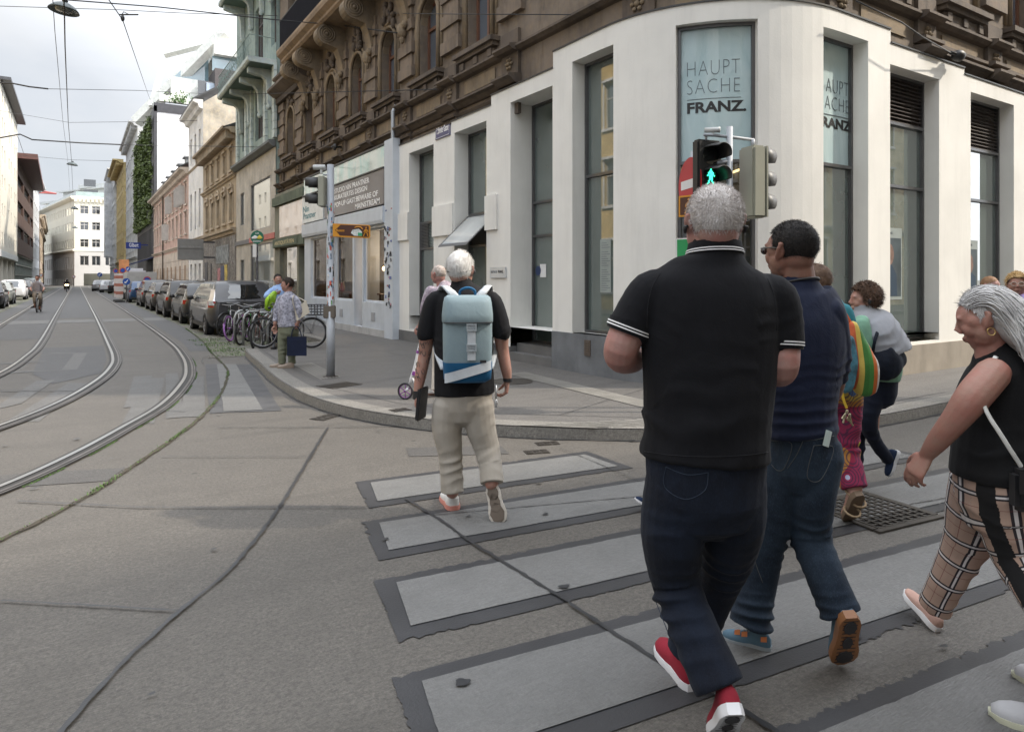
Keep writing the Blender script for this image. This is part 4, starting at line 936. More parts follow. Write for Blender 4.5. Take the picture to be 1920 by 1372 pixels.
for z0,u0,u1 in ((10.05,1.1,L+.35),(14.3,1.4,L+.35)):
    mb=MB(); mold(mb,P,u0,u1-.3,[(-.02,z0),(1.0,z0),(1.06,z0+.07),(1.06,z0+.2),(-.02,z0+.22)]); bl=mb.build('balcony_slab',TEALL,g)
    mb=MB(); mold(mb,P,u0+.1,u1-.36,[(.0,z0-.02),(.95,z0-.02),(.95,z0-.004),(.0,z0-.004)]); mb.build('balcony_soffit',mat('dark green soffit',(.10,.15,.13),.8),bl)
    for u in (u0+.45,u0+2.3,u0+4.4,u0+6.0):
        mb=MB(); pr=[(0,z0-.02),(.9,z0-.02),(.9,z0-.22),(.62,z0-.28),(.38,z0-.3),(.24,z0-.42),(.18,z0-.6),(.16,z0-1.3),(.10,z0-1.5),(0,z0-1.55)]; n=len(pr)
        vs_=[P(u-.13,z,o) for o,z in pr]+[P(u+.13,z,o) for o,z in pr]; mb.add(vs_,[tuple(range(n)),tuple(range(n,2*n))[::-1]]+[(i,n+i,n+(i+1)%n,(i+1)%n) for i in range(n)]); mb.ell(P(u,z0-1.5,.1),(.1,.1,.13),n=8,m=6); fixnormals(mb.build('bracket',TEALL,bl))
    mb=MB(); zt=z0+1.05
    mb.tube([P(u0+.05,zt,.02),P(u0+.05,zt,1.0),P(u1-.35,zt,1.0),P(u1-.35,zt,.02)],.018,5); mb.tube([P(u0+.05,z0+.3,1.0),P(u1-.35,z0+.3,1.0)],.012,4)
    k=0; u=u0+.1
    while u<u1-.4:
        mb.tube([P(u,z0+.2,1.0),P(u,zt,1.0)],.008,4)
        if k%2: mb.tube([P(u+.09*math.sin(t*.8)*(1-t/14),z0+.35+t*.05,1.0+.09*math.sin(t*.5)) for t in range(13)],.008,4)
        if k%3==0: mb.tube([P(u+.13*math.cos(t*.55),z0+.62+.13*math.sin(t*.55),1.02) for t in range(12)],.008,4,close=True)
        u+=.16;k+=1
    mb.build('railing',mat('grey green iron',(.22,.29,.27),.5,.3),bl)
mb=MB(); mb.box(6.75,16,27.8,35.5,18.9,19.0); mb.box(7.2,16,27.8,35.5,.2,18.9); mb.box(6.68,7.2,35.55,35.6,.2,19);mb.box(6.68,7.2,27.72,27.76,.2,19); mb.build('rear_mass',TEALS,g)
# 2. beige house
P=rightpath(35.62,46.0); U=lambda px,X=6.65:46.0-yX(px,X)
BEIG=stucco('stained beige stucco',(.37,.30,.215),.55); BEIT=stucco('beige trim',(.40,.33,.25),.4)
cols=[U(240+x/4.2875) for x in (638,682,728,778,832)]
h=house('beige_house','narrow beige house with arched windows, modillion cornice and graffiti ground floor',P,8.9,[(4.55,6.1,.85),(7.15,8.15,.7)],5,BEIG,BEIT,cols=cols)
for z,o,hh in ((6.85,.2,.2),(4.15,.25,.3)): eave(h,P,z,o,BEIT,hh,name='string_course')
eave(h,P,9.1,.65,BEIT,.3,mod=.3)
for u in cols:
    mb=MB(); mb.tube([P(a_,z_,.06) for a_,z_ in arch(u,.5,5.95,8)],.06,6); mb.add([P(a_,z_,.03) for a_,z_ in arch(u,.46,5.98,8)],[tuple(range(9))]); mb.build('arch_moulding',BEIT,h)
mb=MB(); mb.rings([[P(q,9.0,.6),P(q,9.06,.62),P(q,10.6,-2.6),P(q,10.4,-2.6)] for q in (0,P.L)]); mb.build('roof',mat('dark slate roof',(.07,.072,.075),.7),h)
def graff():
    m,nt,N,L,b=newmat('graffiti covered wall'); v=coords(N,L,(1,1,.45)); n=noise(N,L,v,1.6,7,.7,1.2); n2=noise(N,L,v,4.2,3,.5,3)
    col=mix(N,L,ramp(N,L,n,[(.35,0),(.6,1)]),(.09,.08,.07),(.30,.27,.24)); col=mix(N,L,ramp(N,L,n2,[(.46,0),(.49,1),(.52,1),(.55,0)]),col,(.02,.02,.025)); col=mix(N,L,ramp(N,L,n2,[(.60,0),(.63,.8),(.68,.8),(.7,0)]),col,(.35,.36,.38))
    L.new(col,b.inputs['Base Color']); b.inputs['Roughness'].default_value=.7; return m
mb=MB(); pbox(mb,P,.02,P.L-.02,.12,3.82,.0,.03); 
gw=mb.build('graffiti_wall',graff(),h)
for (x0,x1,z0,z1_,c) in ((.9,2.0,.13,2.6,(.05,.05,.055)),(3.0,3.4,.13,2.5,(.03,.03,.03)),(5.4,6.1,.13,2.2,(.45,.18,.2)),(6.4,7.3,.13,2.3,(.05,.06,.12)),(7.5,8.2,.13,2.35,(.5,.38,.08)),(4.9,8.6,2.45,3.4,(.22,.24,.25))):
    mb=MB(); pbox(mb,P,x0,x1,z0,z1_,.03,.05); mb.build('shutter',mat('shutter %d'%int(x0*10),c,.6,var=.6,vs=4),h)
# 3. plain white house
P=rightpath(46.02,52.5); WHT=stucco('smooth pale render',(.66,.65,.64),.06,.6); U=lambda px:52.5-yX(px,6.65)
cols=[U(240+x/4.2875) for x in (507,541,576)]
h=house('white_house','tall plain white house with deep blue shadowed window slots',P,12.4,[(.4,2.6,.9),(4.9,7.4,.75),(9.4,11.2,.75)],3,WHT,WHT,cols=cols,trimw=False,rev=.3,gm=DARKG)
eave(h,P,12.75,.6,WHT,.55); eave(h,P,9.05,.1,BEIT,.12,name='string_course'); eave(h,P,6.0-1.7,.1,BEIT,.12,name='string_course')
mb=MB(); mb.rings([[P(q,12.7,.6),P(q,12.8,.6),P(q,15.2,-3),P(q,15,-3)] for q in (0,P.L)]); mb.box(6.7,15,46.03,46.3,8.8,12.9); mb.build('roof',mat('dark slate roof',(.07,.072,.075),.7),h)
mb=MB(); mb.add([(6.65,46.0,12.6),(9.7,46.0,14.9),(15,46.0,14.9),(15,46.0,8),(6.65,46.0,8),(6.65,46.2,12.6),(9.7,46.2,14.9),(15,46.2,14.9),(15,46.2,8),(6.65,46.2,8)],[(0,1,2,3,4),(9,8,7,6,5),(0,5,6,1),(1,6,7,2)]); mb.build('gable_wall',stucco('gable render',(.50,.45,.38),.2),h)
# 4. pink house
P=rightpath(52.52,78.0); PINK=stucco('faded pink stucco',(.50,.345,.30),.35); CRM=stucco('cream plinth stucco',(.52,.45,.39),.2)
h=house('pink_house','long faded pink house with open white casements and roof dormers',P,9.0,[(4.9,6.35,.95),(7.0,8.5,1.0)],10,PINK,CRM,rev=.12,gm=glassy('bright casement glass',(.35,.37,.38),1.6))
mb=MB(); 
for i in range(5): pbox(mb,P,.02,P.L-.02,.15+i*.72,.15+i*.72+.69,.001,.05)
mb.build('rusticated_base',CRM,h); eave(h,P,4.1,.2,CRM,.2,name='string_course'); eave(h,P,9.45,.6,CRM,.45)
for i in range(9):
    u=1.6+i*2.8; mb=MB(); pbox(mb,P,u-.45,u+.45,.2,2.6,.051,.06); mb.build('ground_window',mat('tan shutter',(.3,.2,.13),.6),h)
mb=MB(); mb.rings([[P(q,9.42,.6),P(q,9.5,.6),P(q,12.3,-4),P(q,12.1,-4)] for q in (0,P.L)]); rf=mb.build('roof',mat('dark slate roof',(.07,.072,.075),.7),h)
for i in range(6):
    u=P.L-1.8-i*4; mb=MB(); pbox(mb,P,u-.5,u+.5,9.7,11.0,-2.2,-.5); pbox(mb,P,u-.62,u+.62,11.0,11.12,-2.4,-.35); mb.build('dormer',mat('dormer lead',(.2,.21,.22),.6),rf)
for i,u in enumerate((P.L-2.6,P.L-4.3,P.L-10.4,P.L-13.0)):   # casements standing open
    for s_ in (-1,1):
        mb=MB(); z0=7.05 if i<3 else 4.95; mb.box(0,.42,0,.035,z0,z0+1.35,lambda x,y,z:P(u+s_*(.5+y),z,.02+x)); mb.build('open_casement',WFR,h)
mb=MB(); mb.tube([P(9.5,.2,.1),P(9.5,9.2,.1)],.07,8); mb.build('downpipe',DKST,h)
# grey blank projecting sign of the gallery and other hanging signs
def hang(name,label,cat,c0,c1,thk,m,par=None,grp=None):
    t=thing(name,label,cat,tuple(c0),grp); return t
p0=onY(333,487,41.5); p1=onY(381,449,41.5); t=thing('projecting_sign','large grey box sign sticking out over the cars by the beige house','projecting sign',(p0.x,41.5,p0.z))
mb=MB(); mb.box(p0.x,p1.x,41.35,41.65,p0.z,p1.z,bev=.02); mb.build('sign_box',mat('grey sign box',(.21,.21,.205),.5),t)
mb=MB(); mb.box(p0.x+.02,p1.x-.02,41.33,41.35,p0.z+(p1.z-p0.z)*.52,p0.z+(p1.z-p0.z)*.535); mb.box(p1.x,6.6,41.45,41.55,p0.z+.1,p0.z+.2); mb.box(p1.x,6.6,41.45,41.55,p1.z-.2,p1.z-.1); mb.build('sign_arm',FRM,t)
text('Galerie Felix Bruchner',(p1.x-p0.x)*.8,.1,lambda x,y,z:(p0.x+.12+x,41.345-z,p0.z+(p1.z-p0.z)*.6+y),mat('pale grey lettering',(.35,.35,.35),.5,bmp=0),t)
p0=onY(236,466,84); p1=onY(264,455,84); t=thing('projecting_sign','blue sign with white serif lettering sticking out far up the street','projecting sign',(p0.x,84,p0.z)); mb=MB(); mb.box(p0.x,p1.x,83.9,84.1,p0.z,p1.z); mb.box(p1.x,6.6,83.97,84.03,p1.z-.3,p1.z-.2); mb.build('sign_box',mat('royal blue sign',(.01,.03,.19),.4,bmp=0),t); text('Gilbert',(p1.x-p0.x)*.62,.42,lambda x,y,z:(p0.x+.3+x,83.89-z,p0.z+.18+y),WH,t,offset=.01)
# 5. planted dark building with white party wall and roof house
P=rightpath(78.02,100); DKP=mat('anthracite panels',(.045,.045,.05),.5,var=.2); U=lambda px:100-yX(px,6.65)
g=thing('planted_building','dark building with a green planted facade, white party wall and modern roof house','building',(6.65,89,.1))
wn=[(P.L-4.2,P.L-1.5,z,z+1.7,.25) for z in (7.9,10.6,13.3,16.0)]+[(P.L-10.2,P.L-7.6,z,z+1.7,.25) for z in (7.9,10.6,13.3,16.0)]+[(P.L-17,P.L-14,z,z+1.7,.25) for z in (7.9,10.6,13.3,16.0)]
mb=MB(); wall(mb,P,0,P.L,.1,[(0,19.2)],wn+[(1+i*1.55,1.9+i*1.55,4.0,7.0,.2) for i in range(13)],o=0); mb.build('dark_wall',DKP,g)
for q in wn: winpart(P,*q[:4],-.2,g,mat('light window frame',(.3,.3,.3),.5),DARKG,2,(),.07)
mb=MB()
for i in range(13): pane(mb,P,1+i*1.55,1.9+i*1.55,4.0,7.0,-.17)
mb.build('tall_pane_row',DARKG,g)
mb=MB(); rr=random.Random(2)
def leaf(mb,p,s,rr):
    a=Vector((rr.gauss(0,1),rr.gauss(0,1),rr.gauss(0,1))).normalized()*s; b=a.orthogonal().normalized()*s*.55
    mb.add([p-a,p+b,p+a,p-b],[(0,1,2,3)])
for k in range(17000):
    u=rr.uniform(.2,P.L-.3); z=rr.uniform(7.4,18.3)
    if any(q[0]-.1<u<q[1]+.1 and q[2]-.1<z<q[3]+.1 for q in wn): continue
    if math.sin(u*1.3+z)+math.sin(z*1.9-u*.7)+rr.uniform(-1,1)<-1.1: continue
    leaf(mb,P(u,z,.12+.28*abs(math.sin(u*1.9+1.3*math.sin(z)))+rr.gauss(0,.09)),rr.uniform(.08,.20),rr)
mb.build('planting',mat('wall planting',(.075,.105,.02),.6,var=.75,vs=1.1,bmp=0),g)
mb=MB(); mb.box(6.95,26,78.0,78.25,.2,18.7); mb.build('party_wall',mat('white party wall',(.78,.78,.79),.8,var=.02,bmp=.05),g)
mb=MB(); mb.box(6.66,6.94,77.9,78.3,.2,19.3); mb.box(6.66,26,77.9,78.3,18.7,19.6); mb.build('wall_edge',DKP,g)
mb=MB(); mb.box(7.1,26,78.3,99.9,.2,19.2); mb.build('body',DKP,g)
# roof house
zr=19.6
mb=MB(); mb.box(12.5,25,78.4,90,zr,zr+4.6); mb.build('roof_house_wall',mat('brown grey render',(.085,.075,.075),.8),g)
mb=MB(); mb.box(10.9,12.4,79.0,79.2,zr+.05,zr+3.2); mb.build('roof_door_glass',DARKG,g); mb=MB(); mb.box(11.7,12.5,78.7,78.9,zr+.05,zr+3.0); mb.build('roof_curtain',mat('pale curtain',(.35,.42,.5),.5),g)
mb=MB(); WB=mat('white roof beam',(.72,.73,.68),.6,bmp=0)
def beam(mb,a,b,w=.5,d=.6):
    a=Vector(a);b=Vector(b); mb.tube([a,b],[(w,d),(w,d)],4,side=Vector((0,1,0)))
beam(mb,(5.6,86,zr-.6),(13.6,79,zr+8.8),.45,.7); beam(mb,(8.5,86,zr+7.4),(13,80,zr+8.0),.3,.4); mb.box(12.5,26,78.6,92,zr+6.2,zr+7.4); beam(mb,(6.9,84,zr+.9),(8.6,88,zr+7.4),.25,.3); mb.box(8.5,11.9,80.5,81,zr+1.4,zr+3.6); mb.box(7.3,11.0,79.5,80,zr+.6,zr+1.3); mb.build('roof_beam',WB,g)
mb=MB(); mb.prism([(8.6,zr+3.6),(12.4,zr+3.6),(12.4,zr+6.6),(11.0,zr+6.4)],82,82.1,lambda x,y,z:(x,z,y)); mb.build('roof_glazing',glassy('bluish roof glass',(.22,.32,.36),1.8),g); mb=MB(); mb.box(12.4,15.5,79.5,79.6,zr+4.6,zr+6.2); mb.build('roof_glazing',glassy('bluish roof glass',(.22,.32,.36),1.8),g)
mb=MB()
for x in (17.2,17.8,18.4): mb.cyl((x,78.0,zr-1.6),(x,78.0,zr+8),.16,10)
mb.tube([(12.5,78.8,zr+8.6),(26,78.8,zr+8.6)],.04,5)
for i in range(10): mb.tube([(12.6+i*1.4,78.8,zr+7.4),(12.6+i*1.4,78.8,zr+8.6)],.03,5)
mb.build('flue_pipe',mat('shiny flue',(.75,.75,.75),.25,.6,bmp=0),g)
mb=MB()
for k in range(220): leaf(mb,Vector((9.0+rr.gauss(0,.5),78.6+rr.gauss(0,.3),zr+.4+abs(rr.gauss(0,.5)))),rr.uniform(.08,.2),rr)
ob=mb.build('potted_shrub',mat('shrub leaves',(.06,.12,.03),.6,var=.5,bmp=0)); tag(ob,'small green shrub on the roof terrace of the planted building','shrub')
mb=MB(); A=[P(P.L-9,3.9,.0),P(P.L-.3,3.9,.0),P(P.L-.3,3.15,2.1),P(P.L-9,3.15,2.1)]; mb.add(A+[a-Vector((0,0,.12)) for a in A],[(0,1,2,3),(7,6,5,4),(0,4,5,1),(1,5,6,2),(2,6,7,3),(3,7,4,0)]); aw=mb.build('awning',mat('dark blue awning',(.02,.03,.09),.7)); tag(aw,'dark blue awning over the pavement in front of the planted building','awning')
# 6-8. far right houses
GRYS=stucco('blue grey stucco',(.50,.515,.535),.12); YEL=stucco('ochre yellow stucco',(.50,.40,.20),.2)
def far(name,label,y0,y1,H,m,trim,rows,nc,out=.6,X=6.65):
    P=rightpath(y0,y1,X); h=house(name,label,P,H,rows,nc,m,trim,rev=.15,depth=8); eave(h,P,H+.4,out,trim,.6,mod=.8); eave(h,P,4.6,.3,trim,.3,name='string_course'); return h,P
far('grey_house','tall blue grey house with heavy cornice beyond the planted building',100.02,124,21.6,GRYS,GRYS,[(1,3.8,1.6),(5.6,8,1.2),(9.4,11.8,1.2),(13.2,15.4,1.2),(16.8,18.8,1.2)],8,1.0)
far('yellow_house','ochre yellow house squeezed between two grey ones far up the street',124.02,146,20.2,YEL,YEL,[(1,3.8,1.6),(5.6,8,1.2),(9.4,11.8,1.2),(13.2,15.4,1.2),(16.6,18.4,1.2)],6,1.5,6.3)
h,P=far('ornate_grey_house','ornate grey house with bay windows, last on the right side',146.02,165,21.8,GRYS,GRYS,[(1,3.8,1.6),(5.6,8,1.2),(9.4,11.8,1.2),(13.2,15.4,1.2),(16.8,18.8,1.2)],10,1.2,6.0)
mb=MB(); pbox(mb,P,P.L-14,P.L-9,6,20.5,0,1.3); mb.build('bay',GRYS,h)
# end block
EB=thing('corner_block','pale cream corner block with set back glass roof floors at the end of the street','building',(0,200,0)); Y0=200
c0=xY(139.5,Y0); c1=xY(232,Y0); dv=Vector((-.17,.985)).normalized(); e0=Vector((c0,Y0))+dv*60
PE=Path([('L',tuple(e0),(c0,Y0)),('L',(c0,Y0),(c1+6,Y0))],1); zE=lambda y:onY(180,y,Y0).z
CRW=mat('warm cream render',(.72,.69,.58),.8,var=.04,vs=.3,bmp=0); GST=mat('pale grey stone base',(.50,.485,.46),.8,var=.05,vs=.3,bmp=0); z_b=zE(470); z_c=zE(372)
wcols=[60+(xY(px,Y0)-c0) for px in (158,180,205)]; sc=[2.5+i*3.05 for i in range(19)]
ops=[(u-.9,u+.9,zE(y+7),zE(y-8),.3) for u in wcols for y in (395,425,457)]+[(u-.55,u+.55,zE(y+7),zE(y-8),.3) for u in sc for y in (395,425,457)]
mb=MB(); wall(mb,PE,0,PE.L,z_b,[(0,z_c)],ops); mb.build('cream_wall',CRW,EB)
ops2=[(u-.95,u+.95,zE(498),zE(480),.3) for u in wcols]+[(u-.7,u+.7,zE(505),zE(482),.3) for u in sc]+[(60+xY(157,Y0)-c0,PE.L-.5,-.5,zE(513),2.0)]+[(u-.5,u+.5,0,zE(522),.3) for u in sc]
mb=MB(); wall(mb,PE,0,PE.L,-1,[(0,z_b)],ops2); mb.build('stone_base',GST,EB)
for q in ops[:57]+ops2[:22]: winpart(PE,q[0],q[1],q[2],q[3],-.25,EB,WFR,DARKG,1,(.66,) if q in ops else (),.12)
mb=MB(); mold(mb,PE,0,PE.L,[(0,z_b-.3),(.3,z_b-.2),(.4,z_b+.1),(.1,z_b+.4),(0,z_b+.4)]); mold(mb,PE,0,PE.L,[(0,z_c-.8),(.5,z_c-.5),(.9,z_c-.1),(.9,z_c+.2),(0,z_c+.3)]); mb.build('cornice',CRW,EB)
mb=MB()
for u in [60+i*.9 for i in range(int((PE.L-60)/.9))]: pbox(mb,PE,u,u+.45,z_c-1.1,z_c-.5,0,.5)
mb.build('modillion_row',CRW,EB)
RW=mat('white roof storey',(.62,.64,.63),.6,bmp=0); T=lambda x,y,z:PE(x,z,-y)
mb=MB(); mb.prism([(12,1.5),(PE.L,1.5),(PE.L,9),(12,9)],z_c+.3,z_c+2.4,T); mb.prism([(20,4),(PE.L,4),(PE.L,10),(20,10)],z_c+3.1,z_c+5.2,T); mb.prism([(30,6),(PE.L,6),(PE.L,10),(30,10)],z_c+5.6,z_c+6.6,T); mb.build('roof_storey',RW,EB)
mb=MB(); mb.prism([(8,-.2),(PE.L,-.2),(PE.L,9),(8,9)],z_c+2.4,z_c+3.1,T); mb.prism([(18,2.5),(PE.L,2.5),(PE.L,10),(18,10)],z_c+5.2,z_c+5.6,T); mb.build('roof_slab',RW,EB)
mb=MB(); 
for u in (62,70,): pbox(mb,PE,u,u+2.6,z_c+3.3,z_c+5.1,-4.02,-3.9); pbox(mb,PE,u,u+3,z_c+.6,z_c+2.2,-1.52,-1.4)
mb.build('roof_window',DARKG,EB); mb=MB(); pbox(mb,PE,10,PE.L,z_c+.3,z_c+1.5,-.35,-.3); mb.build('glass_parapet',glassy('green parapet glass',(.30,.38,.36),1.6),EB)
mb=MB(); mb.prism([(.3,1),(PE.L,1),(PE.L,12),(.3,12)],-1,z_c-.3,T); mb.build('body',CRW,EB)
# left side
CRL=mat('cream concrete panels',(.66,.63,.55),.8,var=.05,vs=.4,bmp=0)
P=leftpath(86,110); h=thing('cream_office','cream concrete block on the left edge with small square windows and open ground floor','building',(-6.5,98,.1))
ops=[(u,u+1.1,z,z+1.3,.3) for z in (5.2,8.2,11.2,14.2,17.2,20) for u in (2,5,10.5,13.5,19.0,21.3)]
mb=MB(); wall(mb,P,0,P.L,3.9,[(0,21.9)],ops); mb.build('wall',CRL,h)
for q in ops: winpart(P,*q[:4],-.25,h,FRM,DARKG,0,(),.06)
mb=MB(); mb.box(-18,-6.51,109.6,110,3.9,21.9); mb.box(-18,-6.6,86.1,109.5,3.9,4.3); mb.box(-18,-6.9,86,110,21.3,21.9); mb.box(-18,-8.6,86,110,.1,3.9); mb.build('body',CRL,h)
mb=MB(); 
for u in (1,7,13,19,23): pbox(mb,P,u,u+.5,.1,3.9,-.8,-.3)
mb.build('column_row',CRL,h); mb=MB(); mb.prism([(0,.9),(P.L,.9),(P.L,-9),(0,-9)],21.9,22.2,lambda x,y,z:P(x,z,y)); mb.build('roof_slab',DKP,h)
mb=MB(); pbox(mb,P,0,P.L,3.95,4.6,.001,.06); mb.build('white_sign_band',RW,h)
P=leftpath(110.02,149); RB=stucco('red brown cladding',(.085,.052,.044),.3); h=thing('red_brown_building','red brown clad building with ribbon windows and a dark jutting roof','building',(-6.5,130,.1))
ops=[(.6,12,z,z+1.5,.4) for z in (7.2,10.6,14.0)]+[(14,28,z,z+1.5,.4) for z in (7.2,10.6,14.0)]+[(29.5,38.5,z,z+1.5,.4) for z in (7.2,10.6,14.0)]
mb=MB(); wall(mb,P,0,P.L,5.0,[(0,17.5)],ops); mb.build('wall',RB,h)
for q in ops: winpart(P,*q[:4],-.35,h,FRM,DARKG,5,(),.12)
mb=MB(); frame(mb,P,0,P.L,.3,5.0,-.2,.15,.1,vert=[2.6*i for i in range(1,15)],hor=(2.2,3.6)); f=mb.build('glass_front_frame',mat('grey green frame',(.2,.22,.2),.5),h); mb=MB(); pane(mb,P,0,P.L,.3,5,-.3); mb.build('pane',glassy('green front glass',(.14,.17,.155),1.7),f)
mb=MB(); mb.prism([(0,2.2),(P.L,1.6),(P.L,-9),(0,-9)],17.5,18.2,lambda x,y,z:P(x,z,y)); mb.build('jutting_roof',mat('dark red fascia',(.10,.045,.04),.6),h); mb=MB(); mb.box(-16,-7.1,110.1,148.9,.2,17.4); mb.box(-16,-6.52,110.03,110.3,17.5-.6,21); mb.build('body',RB,h)
P=leftpath(149.02,172); h=house('grey_townhouse','narrow grey town house behind the red brown building',P,20,[(1,3.6,1.6),(5.6,8,1.1),(9.4,11.8,1.1),(13.2,15.4,1.1)],5,GRYS,GRYS,depth=8); eave(h,P,20.4,1.2,GRYS,.8)
P=Path([('L',(-6.4,172.1),(-7.6,232))],1); h=house('brown_townhouse','brownish old town house far away at the left side street',P,14.6,[(1,3.6,1.6),(5.6,8,1.3),(9.4,11.8,1.3)],14,stucco('far brown stucco',(.28,.22,.17),.3),BEIT,depth=8,rev=.25); eave(h,P,15.1,1.0,BEIT,.8,mod=1.2); eave(h,P,12.4,.5,BEIT,.4,name='string_course')
# crane
cr_=thing('tower_crane','thin red and white tower crane jib above the far left roofs','crane',(-22,320,0)); mb=MB(); zc=onY(80,362,320).z; x0=xY(55,320); x1=xY(106,320)
for q in (0,1.6): mb.tube([(x0,320,zc+q*.9),(x1,320,zc+q*.0)],.28,5)
for i in range(14): mb.tube([(x0+(x1-x0)*i/14,320,zc),(x0+(x1-x0)*(i+.5)/14,320,zc+1.4*(1-i/14)),(x0+(x1-x0)*(i+1)/14,320,zc)],.14,4)
mb.tube([(x0,320,zc),(x0-3,320,zc)],.6,5); mb.build('jib',mat('crane red',(.35,.08,.07),.5),cr_); mb=MB(); mb.box(x0-3,x0-1.6,319.4,320.6,0,zc+3); mb.build('mast',mat('crane red',(.35,.08,.07),.5),cr_)
# buildings outside the frame that the windows mirror and that shade the crossing
P=leftpath(13.5,44,-8.2); h=house('yellow_corner_house','yellow house with white window surrounds across the street, seen mirrored in the glass','' or P,13,[(1,3.4,1.5),(5.2,7.4,1.2),(9,11.2,1.2)],9,stucco('warm yellow stucco',(.58,.43,.2),.1),WHT,depth=8); eave(h,P,13.4,.8,WHT,.7)
mb=MB(); mb.rings([[P(q,13.4,.7),P(q,13.5,.7),P(q,16.5,-3),P(q,16.3,-3)] for q in (0,P.L)]); mb.build('roof',mat('dark slate roof',(.07,.072,.075),.7),h)
P=leftpath(44.02,86,-7.4); h=house('pale_townhouse','pale town house across the street beyond the yellow one','' or P,17,[(1,3.4,1.5),(5.2,7.4,1.2),(9,11.2,1.2),(12.8,14.8,1.2)],11,WHT,WHT,depth=8); eave(h,P,17.4,.8,WHT,.7)
P=Path([('L',(44,-9.5),(-6,-9.5))],1); h=house('ornate_house_behind','cream house with tall windows facing the crossing from behind the camera','' or P,21.4,[(1,3.6,1.6),(5.4,7.8,1.25),(9.2,11.6,1.25),(12.8,14.2,1.2)],15,stucco('cream ornate stucco',(.60,.52,.38),.15),WHT,depth=8); eave(h,P,21.9,.7,WHT,.6); eave(h,P,4.4,.3,WHT,.3,name='string_course')
P=Path([('L',(-14,-9.5),(-50,-9.5))],1); h=house('grey_house_behind','grey house across the junction behind the camera','' or P,16,[(1,3.6,1.6),(5.4,7.8,1.25),(9.2,11.6,1.25)],10,GRYS,WHT,depth=8)
P=Path([('L',(-20,14),(-50,14))],-1)
# ---------------- figure toolkit ----------------
def cr_interp(vals,sub):
    a=[np.array(v,dtype=float).reshape(-1) for v in vals]; out=[]
    for i in range(len(a)-1):
        p0=a[max(i-1,0)];p1=a[i];p2=a[i+1];p3=a[min(i+2,len(a)-1)]
        for k in range(sub):
            t=k/sub; out.append(.5*((2*p1)+(p2-p0)*t+(2*p0-5*p1+4*p2-p3)*t*t+(3*p1-p0-3*p2+p3)*t**3))
    out.append(a[-1]); return out
def limb(mb,pts,rad,side=None,n=16,sub=5,dome=(True,True)):
    rad=[(q,q) if not isinstance(q,(tuple,list)) else q for q in rad]
    P_=[Vector(p) for p in cr_interp(pts,sub)]; R_=[tuple(abs(x) for x in r) for r in cr_interp(rad,sub)]
    if dome[0]:
        t=(P_[0]-P_[1]).normalized(); r=R_[0]; m=min(r); P_=[P_[0]+t*m*.95,P_[0]+t*m*.6]+P_; R_=[(r[0]*.3,r[1]*.3),(r[0]*.8,r[1]*.8)]+R_
    if dome[1]:
        t=(P_[-1]-P_[-2]).normalized(); r=R_[-1]; m=min(r); P_=P_+[P_[-1]+t*m*.6,P_[-1]+t*m*.95]; R_=R_+[(r[0]*.8,r[1]*.8),(r[0]*.3,r[1]*.3)]
    mb.tube(P_,R_,n,True,False,side)
    return P_
def limbcoord(co,pl):   # distance along polyline, angle around, distance to it
    best=np.full(len(co),1e9); T=np.zeros(len(co)); A=np.zeros(len(co)); acc=0
    pl=[np.array(p,dtype=float) for p in pl]
    for a,b in zip(pl[:-1],pl[1:]):
        d=b-a; L_=np.linalg.norm(d)+1e-9; dn=d/L_; w=co-a; t=np.clip(w@dn,0,L_); q=w-t[:,None]*dn; dist=np.linalg.norm(q,axis=1)
        u=np.cross(dn,[0,0,1.0]) if abs(dn[2])<.9 else np.cross(dn,np.array(CF)); u/=np.linalg.norm(u); v=np.cross(dn,u)
        m=dist<best; best[m]=dist[m]; T[m]=acc+t[m]; A[m]=np.arctan2(q[m]@v,q[m]@u); acc+=L_
    return T,A,best
